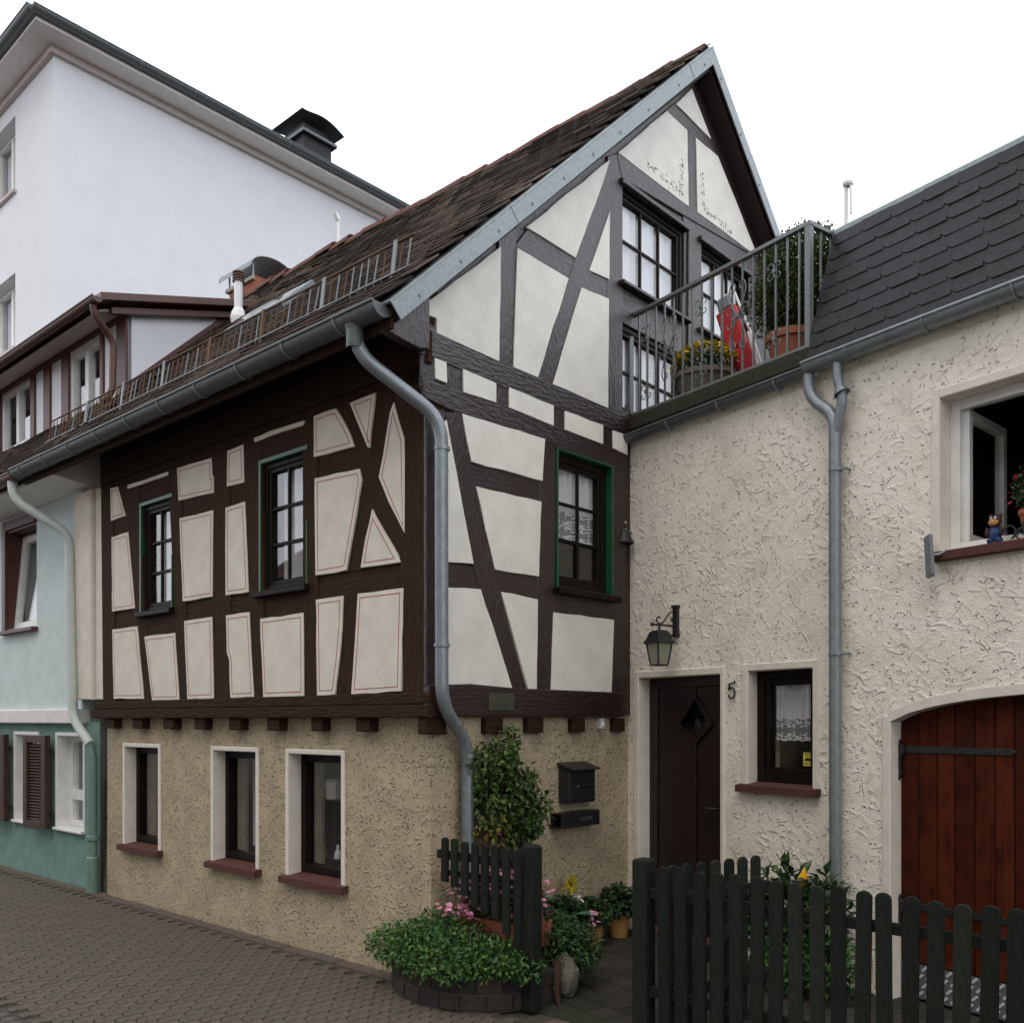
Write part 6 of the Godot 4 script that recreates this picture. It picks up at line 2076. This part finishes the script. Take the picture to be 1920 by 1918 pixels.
	for k in 26:
		var w := TAU * k / 26.0
		var c := 0.8 + 0.2 * sin(k * 2.0)
		mb.tint = Color(0.6 * c, 0.47 * c, 0.02)
		mb.leaf(Vector3(1.24, 0.47, 0.13), Vector3(cos(w), sin(w), 0.25 + 0.3 * sin(k * 3.0)), Vector3(0, 0, 1), 0.07 + 0.03 * sin(k * 5.0), 0.03, 0.1)
	put(mb, "petals", M.petal, pw)
	mb = MB.new()
	mb.lathe(Transform3D(Basis(Vector3(1, 0, 0), Vector3(0, 0, 1), Vector3(0, -1, 0)), Vector3(1.24, 0.47, 0.13)), [Vector2(0.014, 0), Vector2(0.011, 0.01), Vector2(0, 0.013)], 10)
	put(mb, "centre", M.brown_fur, pw)
	# boulder and driftwood by the post
	var bo := thing("boulder", "rounded pale grey boulder on the ground behind the fence post", "stone", HF, Vector3(0.34, 0, 0.80))
	mb = MB.new()
	stone(mb, Vector3(0.34, 0.12, 0.80), Vector3(0.075, 0.135, 0.09), 4)
	put(mb, "stone", M.boulder, bo)
	bo = thing("driftwood", "small reddish piece of driftwood leaning at the foot of the fence post", "driftwood", HF, Vector3(0.19, 0, 0.83))
	mb = MB.new()
	mb.tube(smooth_path([Vector3(0.17, 0.0, 0.90), Vector3(0.18, 0.08, 0.87), Vector3(0.2, 0.15, 0.86), Vector3(0.24, 0.24, 0.82)], 4), [0.006, 0.012, 0.016, 0.013, 0.018, 0.024, 0.02, 0.026, 0.022, 0.03, 0.024, 0.028, 0.01], 7)
	put(mb, "wood", M.driftwood, bo)
	# planting under the small window, behind the long fence
	sh = thing("window_shrub", "broad-leaved evergreen shrub under the small window behind the fence", "shrub", AF, Vector3(1.9, 0, 0.3), "shrubs behind the long fence")
	mb = MB.new()
	crown(mb, [[Vector3(1.86, 0.50, 0.28), Vector3(0.22, 0.24, 0.16)], [Vector3(2.12, 0.46, 0.3), Vector3(0.16, 0.26, 0.14)], [Vector3(1.62, 0.36, 0.24), Vector3(0.16, 0.22, 0.14)]], 900, 0.07, 0.12, darkg, 41, 0.2, 0.45)
	put(mb, "foliage", M.leaf, sh)
	mb = MB.new()
	stems(mb, Vector3(1.9, 0, 0.26), [Vector3(1.8, 0.6, 0.28), Vector3(2.1, 0.6, 0.3), Vector3(1.65, 0.45, 0.25), Vector3(1.95, 0.65, 0.3)], 0.009)
	put(mb, "branches", M.bark, sh)
	sh = thing("window_shrub", "low bright green ground shrub at the foot of the annex downpipe", "shrub", AF, Vector3(2.15, 0, 0.35), "shrubs behind the long fence")
	mb = MB.new()
	crown(mb, [[Vector3(1.95, 0.16, 0.42), Vector3(0.22, 0.16, 0.16)], [Vector3(2.25, 0.22, 0.4), Vector3(0.2, 0.18, 0.15)]], 1500, 0.03, 0.06, greens, 43, 0.1, 0.55)
	put(mb, "foliage", M.leaf, sh)
	mb = MB.new()
	stems(mb, Vector3(2.1, 0, 0.38), [Vector3(1.95, 0.2, 0.42), Vector3(2.25, 0.25, 0.4)], 0.007)
	put(mb, "branches", M.bark, sh)
	var yo := thing("yellow_ornament", "small yellow petal-shaped ornament in front of the annex downpipe", "garden ornament", AF, Vector3(2.07, 0.3, 0.3))
	mb = MB.new()
	mb.tint = Color(0.8, 0.42, 0.01)
	mb.leaf(Vector3(2.05, 0.64, 0.36), Vector3(0.05, 1, 0.05), Vector3(0.3, 0, 1), 0.125, 0.06, 0.3)
	mb.tint = Color(0.85, 0.55, 0.02)
	mb.leaf(Vector3(2.05, 0.64, 0.36), Vector3(-0.2, 1, 0.15), Vector3(-0.4, 0, 1), 0.10, 0.05, 0.3)
	put(mb, "petal", M.petal, yo)
	mb = MB.new()
	mb.tube([Vector3(2.07, 0.0, 0.36), Vector3(2.05, 0.65, 0.36)], 0.005, 6)
	put(mb, "stick", M.stem, yo)

func stone(mb: MB, c: Vector3, r: Vector3, sd: int) -> void:
	var nz := FastNoiseLite.new()
	nz.seed = sd
	nz.frequency = 0.8
	var p := func(i, j):
		var a: float = TAU * i / 18.0
		var b: float = PI * j / 10.0 - PI / 2
		var d := Vector3(cos(a) * cos(b), sin(b), sin(a) * cos(b))
		return c + d * r * (1.0 + 0.25 * nz.get_noise_3dv(d * 1.5))
	for i in 18:
		for j in 10:
			mb.quad(p.call(i + 1, j), p.call(i, j), p.call(i, j + 1), p.call(i + 1, j + 1))

# ---------------------------------------------------------------- things on the balcony
func balcony_things() -> void:
	var fl := 4.052
	var o := thing("chrysanthemum_bowl", "wide taupe bowl of yellow chrysanthemums behind the balcony railing", "flower pot", AF, Vector3(0.60, fl - 0.0, -0.33))
	var mb := MB.new()
	mb.lathe(Transform3D(Basis.IDENTITY, Vector3(0.60, fl - 0.0, -0.33)), [Vector2(0, 0), Vector2(0.14, 0), Vector2(0.225, 0.21), Vector2(0.25, 0.21), Vector2(0.255, 0.245), Vector2(0.23, 0.245), Vector2(0.21, 0.21), Vector2(0, 0.21)], 28)
	put(mb, "bowl", M.taupe_pot, o)
	mb = MB.new()
	crown(mb, [[Vector3(0.60, fl + 0.30, -0.33), Vector3(0.24, 0.17, 0.24)]], 1700, 0.025, 0.045, [Vector3(0.03, 0.06, 0.02), Vector3(0.045, 0.08, 0.02)], 51, 0.1, 0.6)
	put(mb, "leaves", M.leaf, o)
	mb = MB.new()
	var spots := []
	for i in 190:
		var d := Vector3(rng.randfn(), absf(rng.randfn()) * 0.9 + 0.1, rng.randfn()).normalized()
		spots.append(Vector3(0.60, fl + 0.30, -0.33) + d * Vector3(0.255, 0.19, 0.255))
	blossoms(mb, spots, 9, 0.023, [Vector3(0.7, 0.5, 0.02), Vector3(0.8, 0.6, 0.03), Vector3(0.6, 0.38, 0.01)], 52)
	put(mb, "blossoms", M.petal, o)
	o = thing("potted_bush", "tall round evergreen bush in a terracotta pot at the balcony corner", "potted plant", AF, Vector3(1.40, fl, -0.36))
	var c := Vector3(1.40, fl, -0.36)
	mb = MB.new()
	mb.lathe(Transform3D(Basis.IDENTITY, c), [Vector2(0, 0), Vector2(0.125, 0), Vector2(0.17, 0.25), Vector2(0.188, 0.25), Vector2(0.188, 0.30), Vector2(0.165, 0.30), Vector2(0.16, 0.26), Vector2(0, 0.26)], 28)
	put(mb, "pot", M.terracotta, o)
	mb = MB.new()
	crown(mb, [[c + Vector3(0.0, 0.68, -0.06), Vector3(0.33, 0.36, 0.3)], [c + Vector3(-0.06, 0.55, -0.04), Vector3(0.3, 0.26, 0.27)], [c + Vector3(0.08, 0.82, -0.06), Vector3(0.25, 0.24, 0.24)]], 14000, 0.022, 0.04, [Vector3(0.045, 0.075, 0.02), Vector3(0.06, 0.095, 0.022), Vector3(0.035, 0.06, 0.02), Vector3(0.09, 0.12, 0.028)], 55, 0.0, 0.5)
	put(mb, "foliage", M.leaf, o)
	mb = MB.new()
	stems(mb, c + Vector3(0, 0.28, 0), [c + Vector3(-0.15, 0.7, -0.1), c + Vector3(0.15, 0.75, -0.1), c + Vector3(0.0, 0.9, -0.1), c + Vector3(0.1, 0.7, 0.1), c + Vector3(-0.1, 0.75, -0.15)], 0.014)
	put(mb, "branches", M.bark, o)
	o = thing("folded_chair", "folded red garden chair leaning on the balcony between bowl and bush", "chair", AF, Vector3(0.87, fl, -0.5))
	var x := Transform3D((Basis(Vector3.UP, 0.25) * Basis(Vector3(0, 0, 1), 0.30)).scaled(Vector3.ONE * 1.2), Vector3(0.93, fl, -0.52))
	mb = MB.new()
	mb.bbox(x, Vector3(-0.075, 0.06, -0.03), Vector3(0.075, 0.38, 0.03), 0.012)
	mb.bbox(x, Vector3(-0.075, 0.385, -0.03), Vector3(0.06, 0.66, 0.03), 0.012)
	put(mb, "cushion", M.red_cloth, o)
	mb = MB.new()
	for s in [-1, 1]:
		mb.tube([x * Vector3(0.095 * s, 0.0, -0.04), x * Vector3(0.085 * s, 0.45, -0.045), x * Vector3(0.06 * s, 0.78, -0.045)], 0.011, 8)
		mb.tube([x * Vector3(0.1 * s, 0.0, 0.05), x * Vector3(0.1 * s, 0.42, 0.045)], 0.011, 8)
	mb.tube([x * Vector3(-0.06, 0.78, -0.045), x * Vector3(0.06, 0.78, -0.045)], 0.011, 8)
	put(mb, "frame", M.white_plastic, o)
	mb = MB.new()
	mb.bbox(x, Vector3(-0.05, 0.665, -0.02), Vector3(0.04, 0.75, 0.02), 0.01)
	put(mb, "head_pad", M.grey_plastic, o)

# ---------------------------------------------------------------- things fixed to the walls
func wall_things() -> void:
	# lantern by the door
	var o := thing("wall_lantern", "black wrought iron lantern on a scrolled bracket above the brown door", "lamp", AF, Vector3(0.62, 2.28, 0))
	var mb := MB.new()
	mb.bbox(FG, Vector3(0.595, 2.285, 0.0), Vector3(0.65, 2.495, 0.022), 0.004)
	mb.bbox(FG, Vector3(0.588, 2.488, 0.0), Vector3(0.657, 2.508, 0.03), 0.004)
	mb.bbox(FG, Vector3(0.588, 2.272, 0.0), Vector3(0.657, 2.292, 0.03), 0.004)
	put(mb, "back_plate", M.iron, o)
	mb = MB.new()
	var t := 0.622
	mb.tube([Vector3(t, 2.352, 0.02), Vector3(t, 2.352, 0.235)], 0.008, 8)
	mb.lathe(Transform3D(Basis(Vector3(1, 0, 0), Vector3(0, 0, 1), Vector3(0, -1, 0)), Vector3(t, 2.352, 0.23)), [Vector2(0.006, 0), Vector2(0.016, 0.015), Vector2(0.012, 0.03), Vector2(0, 0.045)], 8)
	mb.tube(smooth_path([Vector3(t, 2.455, 0.02), Vector3(t, 2.455, 0.06), Vector3(t, 2.42, 0.10), Vector3(t, 2.37, 0.145), Vector3(t, 2.365, 0.185), Vector3(t, 2.395, 0.205), Vector3(t, 2.412, 0.185), Vector3(t, 2.402, 0.17)]), 0.006, 6)
	mb.tube(smooth_path([Vector3(t, 2.425, 0.03), Vector3(t, 2.40, 0.055), Vector3(t, 2.38, 0.035), Vector3(t, 2.385, 0.022)]), 0.006, 6)
	mb.tube([Vector3(t, 2.352, 0.18), Vector3(t, 2.315, 0.18)], 0.009, 6)
	put(mb, "bracket", M.iron, o)
	mb = MB.new()
	var c := Vector3(t, 0, 0.18)
	var turn := Transform3D(Basis(Vector3.UP, 0.78 - 0.06), c)
	mb.lathe(turn, [Vector2(0.118, 2.215), Vector2(0.121, 2.222), Vector2(0.098, 2.245), Vector2(0.074, 2.298), Vector2(0.05, 2.312), Vector2(0.0, 2.318)], 4, false)
	mb.lathe(turn, [Vector2(0.0, 2.214), Vector2(0.118, 2.2145)], 4, false)
	put(mb, "hood", M.black_box, o)
	mb = MB.new()
	for k in 4:
		var a := TAU * k / 4
		var p0 := turn * Vector3(cos(a) * 0.094, 2.215, -sin(a) * 0.094)
		var p1 := turn * Vector3(cos(a) * 0.062, 2.055, -sin(a) * 0.062)
		var b := TAU * (k + 1) / 4
		var q1 := turn * Vector3(cos(b) * 0.062, 2.055, -sin(b) * 0.062)
		mb.tube([p0, p1], 0.007, 6)
		mb.tube([p1, q1], 0.006, 6)
	mb.lathe(turn, [Vector2(0, 2.05), Vector2(0.06, 2.051)], 4, false)
	put(mb, "cage", M.iron, o)
	for k in 4:
		var a := TAU * k / 4
		var b := TAU * (k + 1) / 4
		mb = MB.new()
		mb.quad(turn * Vector3(cos(a) * 0.062, 2.056, -sin(a) * 0.062), turn * Vector3(cos(b) * 0.062, 2.056, -sin(b) * 0.062), turn * Vector3(cos(b) * 0.092, 2.213, -sin(b) * 0.092), turn * Vector3(cos(a) * 0.092, 2.213, -sin(a) * 0.092))
		put(mb, "pane", M.lamp_glass, o)
	mb = MB.new()
	mb.lathe(Transform3D(Basis.IDENTITY, c), [Vector2(0.012, 2.215), Vector2(0.014, 2.18), Vector2(0.028, 2.14), Vector2(0.022, 2.1), Vector2(0, 2.09)], 12)
	put(mb, "bulb", M.white_plastic, o)
	# house number
	o = thing("house_number", "black metal house number 5 between the door and the small window", "house number", AF, Vector3(1.17, 1.8, 0))
	mb = MB.new()
	mb.tube(smooth_path([Vector3(1.202, 1.925, 0.014), Vector3(1.193, 1.908, 0.014), Vector3(1.172, 1.905, 0.014), Vector3(1.152, 1.904, 0.014)], 3), 0.006, 6)
	mb.tube(smooth_path([Vector3(1.152, 1.904, 0.014), Vector3(1.149, 1.885, 0.014), Vector3(1.147, 1.864, 0.014), Vector3(1.168, 1.874, 0.014), Vector3(1.19, 1.868, 0.014), Vector3(1.199, 1.842, 0.014), Vector3(1.192, 1.815, 0.014), Vector3(1.172, 1.802, 0.014), Vector3(1.152, 1.81, 0.014), Vector3(1.146, 1.828, 0.014)], 5), 0.0062, 6)
	put(mb, "numeral", M.iron, o)
	# letter box, newspaper tube, plaque, sensor on the gable
	o = thing("letter_box", "black house-shaped letter box on the gable wall", "letter box", HF, Vector3(1.5, 1.0, 0))
	mb = MB.new()
	mb.prism(Transform3D(Basis(Vector3(0, 0, 1), Vector3(0, 1, 0), Vector3(-1, 0, 0)), Vector3(1.555, 0, 0)), [Vector2(0.005, 1.045), Vector2(0.11, 1.045), Vector2(0.11, 1.285), Vector2(0.005, 1.33)], 0.0, 0.30, 0.004)
	put(mb, "body", M.black_box, o)
	mb = MB.new()
	mb.prism(Transform3D(Basis(Vector3(0, 0, 1), Vector3(0, 1, 0), Vector3(-1, 0, 0)), Vector3(1.575, 0, 0)), [Vector2(0.0, 1.332), Vector2(0.15, 1.286), Vector2(0.15, 1.294), Vector2(0.0, 1.342)], 0.0, 0.335, 0.002)
	put(mb, "lid", M.black_box, o)
	mb = MB.new()
	mb.bbox(FG, Vector3(1.40, 1.165, 0.111), Vector3(1.53, 1.18, 0.12), 0.003)
	put(mb, "handle", M.iron, o)
	mb = MB.new()
	mb.bbox(FG, Vector3(1.28, 1.07, 0.109), Vector3(1.53, 1.15, 0.114), 0.002)
	put(mb, "lower_relief", M.black_box, o)
	mb = MB.new()
	mb.bbox(FG, Vector3(1.42, 1.2, 0.109), Vector3(1.52, 1.265, 0.114), 0.002)
	put(mb, "upper_relief", M.black_box, o)
	mb = MB.new()
	mb.lathe(Transform3D(Basis(Vector3(1, 0, 0), Vector3(0, 0, 1), Vector3(0, -1, 0)), Vector3(1.355, 1.168, 0.11)), [Vector2(0.008, 0), Vector2(0.006, 0.006), Vector2(0, 0.007)], 10)
	put(mb, "lock", M.zinc_bright, o)
	o = thing("newspaper_tube", "black open newspaper tube under the letter box", "newspaper box", HF, Vector3(1.5, 0.87, 0))
	mb = MB.new()
	for q in [[0.0, 0.008, 0.872, 0.98, 0.005, 0.105], [0.0, 0.46, 0.872, 0.88, 0.005, 0.105], [0.0, 0.46, 0.972, 0.98, 0.005, 0.105], [0.008, 0.46, 0.88, 0.972, 0.097, 0.105], [0.008, 0.46, 0.88, 0.972, 0.005, 0.012]]:
		if q[1] > 0.01:
			mb.box(Vector3(1.16 + q[0], q[2], q[4]), Vector3(1.16 + q[1], q[3], q[5]))
	put(mb, "tube", M.black_box, o)
	var tm := TextMesh.new()
	var fnt := SystemFont.new()
	fnt.font_names = PackedStringArray(["Droid Sans"])
	tm.font = fnt
	tm.text = "ZEITUNG"
	tm.font_size = 32
	tm.pixel_size = 0.0011
	tm.depth = 0.003
	var ti := MeshInstance3D.new()
	ti.name = "lettering"
	ti.mesh = tm
	ti.material_override = M.zinc_dark
	ti.position = Vector3(1.46, 0.926, 0.107) - org[o]
	o.add_child(ti)
	o = thing("wall_plaque", "small weathered bronze plaque on the sill beam beside the downpipe", "plaque", HF, Vector3(0.57, 1.71, 0.07))
	mb = MB.new()
	mb.bbox(FG, Vector3(0.452, 1.712, 0.068), Vector3(0.698, 1.826, 0.078), 0.003)
	put(mb, "plate", M.bronze, o)
	mb = MB.new()   # worn raised lines, no longer legible
	var rr := RandomNumberGenerator.new()
	rr.seed = 8
	for j in 5:
		var u := 0.475
		while u < 0.67:
			var w := rr.randf_range(0.006, 0.03)
			if rr.randf() < 0.75:
				mb.box(Vector3(u, 1.728 + j * 0.019, 0.0778), Vector3(minf(u + w, 0.675), 1.734 + j * 0.019 + (0.004 if j == 4 else 0.0), 0.0795))
			u += w + 0.006
	put(mb, "relief", M.bronze, o)
	o = thing("motion_sensor", "small white sensor box under the sill beam near the inner corner", "sensor", HF, Vector3(1.76, 1.58, 0))
	mb = MB.new()
	mb.bbox(FG, Vector3(1.722, 1.585, 0.0), Vector3(1.772, 1.664, 0.045), 0.006)
	put(mb, "case", M.white_plastic, o)
	mb = MB.new()
	mb.lathe(Transform3D(Basis(Vector3(1, 0, 0), Vector3(0, 0, 1), Vector3(0, -1, 0)), Vector3(1.747, 1.612, 0.044)), [Vector2(0.018, 0), Vector2(0.014, 0.008), Vector2(0, 0.012)], 12)
	put(mb, "lens", M.white_plastic, o)
	o = thing("door_bell", "small dark bell with a figure on top, hung high in the inner corner", "bell", AF, Vector3(0.12, 3.03, 0.06))
	var bc := Vector3(0.13, 3.035, 0.085)
	mb = MB.new()
	mb.lathe(Transform3D(Basis.IDENTITY, bc), [Vector2(0.0, 0.02), Vector2(0.074, 0.0), Vector2(0.078, 0.01), Vector2(0.053, 0.055), Vector2(0.041, 0.095), Vector2(0.024, 0.112), Vector2(0, 0.115)], 18)
	put(mb, "bell", M.iron, o)
	mb = MB.new()
	mb.tube([bc + Vector3(0, 0.02, 0), bc + Vector3(0, -0.025, 0)], 0.006, 6)
	put(mb, "clapper", M.iron, o)
	mb = MB.new()
	mb.tube([bc + Vector3(0, 0.1, 0), bc + Vector3(-0.01, 0.105, -0.09)], 0.008, 6)
	mb.tube([bc + Vector3(-0.05, 0.1, -0.02), bc + Vector3(0.02, 0.11, 0.0)], 0.012, 8)
	put(mb, "bracket", M.green_pipe, o)
	mb = MB.new()
	stone(mb, bc + Vector3(-0.015, 0.14, 0), Vector3(0.022, 0.025, 0.018), 3)
	stone(mb, bc + Vector3(0.012, 0.165, 0), Vector3(0.016, 0.014, 0.014), 5)
	put(mb, "figure", M.mortar, o)
	mb = MB.new()
	stone(mb, bc + Vector3(-0.07, 0.055, 0.0), Vector3(0.02, 0.02, 0.018), 6)
	put(mb, "berry", M.terracotta, o)
	# grey paddle fixed beside the upper window
	o = thing("wall_paddle", "flat grey plastic panel on a short arm below the upper window", "panel", AF, Vector3(2.7, 2.57, 0))
	mb = MB.new()
	var px := Transform3D(Basis(Vector3.UP, -0.55) * Basis(Vector3(0, 0, 1), 0.12), Vector3(2.70, 2.57, 0.10))
	mb.prism(px, [Vector2(-0.035, -0.11), Vector2(-0.025, -0.12), Vector2(0.025, -0.12), Vector2(0.035, -0.11), Vector2(0.035, 0.11), Vector2(0.025, 0.12), Vector2(-0.025, 0.12), Vector2(-0.035, 0.11)], -0.009, 0.009, 0.003)
	put(mb, "panel", M.grey_plastic, o)
	mb = MB.new()
	mb.tube([Vector3(2.70, 2.575, 0.09), Vector3(2.74, 2.58, 0.06), Vector3(2.77, 2.60, 0.04)], 0.009, 8)
	put(mb, "arm", M.zinc, o)
	# on the sill of the upper window: a small figurine, a pot in a scrolled holder
	o = thing("figurine", "small animal figurine in blue overalls on the upper window sill", "figurine", AF, Vector3(3.015, 2.602, -0.01))
	var b0 := Vector3(3.015, 2.602, -0.012)
	mb = MB.new()
	stone(mb, b0 + Vector3(0, 0.055, 0), Vector3(0.034, 0.045, 0.03), 2)
	for s in [-1, 1]:
		stone(mb, b0 + Vector3(0.022 * s, 0.017, 0.008), Vector3(0.02, 0.017, 0.026), 7)
	put(mb, "overalls", M.blue_cloth, o)
	mb = MB.new()
	stone(mb, b0 + Vector3(0, 0.12, 0), Vector3(0.034, 0.033, 0.03), 3)
	for s in [-1, 1]:
		stone(mb, b0 + Vector3(0.026 * s, 0.15, 0), Vector3(0.012, 0.014, 0.008), 4)
		stone(mb, b0 + Vector3(0.038 * s, 0.065, 0.012), Vector3(0.012, 0.026, 0.012), 4)
	put(mb, "body", M.brown_fur, o)
	mb = MB.new()
	stone(mb, b0 + Vector3(0, 0.112, 0.022), Vector3(0.026, 0.018, 0.018), 5)
	put(mb, "muzzle", M.tan, o)
	mb = MB.new()
	for s in [-1, 1]:
		stone(mb, b0 + Vector3(0.011 * s, 0.137, 0.024), Vector3(0.006, 0.007, 0.005), 6)
	put(mb, "eyes", M.white_plastic, o)
	o = thing("sill_flower_pot", "terracotta pot of red flowers in a scrolled iron holder on the upper sill", "flower pot", AF, Vector3(3.2, 2.602, -0.03))
	var pc := Vector3(3.21, 2.63, -0.03)
	mb = MB.new()
	mb.lathe(Transform3D(Basis.IDENTITY, pc), [Vector2(0, 0), Vector2(0.05, 0), Vector2(0.068, 0.1), Vector2(0.076, 0.1), Vector2(0.076, 0.125), Vector2(0.065, 0.125), Vector2(0.06, 0.1), Vector2(0, 0.1)], 18)
	put(mb, "pot", M.terracotta, o)
	mb = MB.new()
	var hs := Vector3(3.1, 2.602, 0.02)
	mb.tube(spiral(hs + Vector3(0.0, 0.05, 0), Vector3(1, 0, 0), Vector3.UP, 0.045, 0.01, -1.2, 4.6), 0.005, 6)
	mb.tube(smooth_path([hs + Vector3(0.016, 0.008, 0), hs + Vector3(0.06, 0.04, 0), hs + Vector3(0.09, 0.1, 0), hs + Vector3(0.14, 0.12, 0)]), 0.005, 6)
	mb.tube(spiral(hs + Vector3(0.07, 0.035, 0), Vector3(-1, 0, 0), Vector3.UP, 0.035, 0.008, -1.2, 4.6), 0.005, 6)
	put(mb, "holder", M.iron, o)
	mb = MB.new()
	crown(mb, [[pc + Vector3(0, 0.22, 0), Vector3(0.1, 0.12, 0.1)], [pc + Vector3(-0.02, 0.3, 0), Vector3(0.06, 0.08, 0.06)]], 700, 0.014, 0.028, [Vector3(0.03, 0.055, 0.02), Vector3(0.05, 0.08, 0.025)], 61, 0.0, 0.5)
	put(mb, "foliage", M.leaf, o)
	mb = MB.new()
	blossoms(mb, [pc + Vector3(-0.07, 0.3, 0.05), pc + Vector3(-0.1, 0.22, 0.05), pc + Vector3(-0.11, 0.27, 0.03), pc + Vector3(-0.1, 0.17, 0.05), pc + Vector3(-0.02, 0.36, 0.04), pc + Vector3(0.0, 0.25, 0.09)], 7, 0.018, [Vector3(0.5, 0.02, 0.02), Vector3(0.4, 0.015, 0.02)], 62)
	put(mb, "blossoms", M.petal, o)
	# inside the right-hand basement window: a small lamp and two trinkets on the ledge
	o = thing("window_lamp", "small lamp with a white shade inside the basement window nearest the corner", "lamp", HF, Vector3(0.38, 0.6, -1.49))
	mb = MB.new()
	mb.lathe(Transform3D(Basis.IDENTITY, Vector3(0.38, 0.6, -1.49)), [Vector2(0, 0), Vector2(0.05, 0), Vector2(0.05, 0.015), Vector2(0.012, 0.03), Vector2(0.012, 0.46)], 12)
	put(mb, "stand", M.iron, o)
	mb = MB.new()
	mb.lathe(Transform3D(Basis.IDENTITY, Vector3(0.38, 1.05, -1.49)), [Vector2(0.07, 0), Vector2(0.078, 0.13), Vector2(0.06, 0.15), Vector2(0, 0.155)], 6, false)
	put(mb, "shade", M.white_plastic, o)
	mb = MB.new()
	mb.box(Vector3(0.325, 0.56, -1.85), Vector3(0.46, 0.6, -0.95))
	put(mb, "ledge", M.dark_frame, o)
	for q in [[Vector3(0.36, 0.6, -1.59), 0.028, M.tan, "ochre"], [Vector3(0.36, 0.6, -1.42), 0.03, M.white_plastic, "white"]]:
		o = thing("trinket", "small %s trinket standing on the ledge inside the basement window" % q[3], "ornament", HF, q[0], "trinkets in the basement window")
		mb = MB.new()
		mb.lathe(Transform3D(Basis.IDENTITY, q[0]), [Vector2(0, 0), Vector2(q[1], 0.0), Vector2(q[1] * 0.9, 0.04), Vector2(q[1] * 0.4, 0.07), Vector2(q[1] * 0.5, 0.09), Vector2(0, 0.11)], 12)
		put(mb, "body", q[2], o)
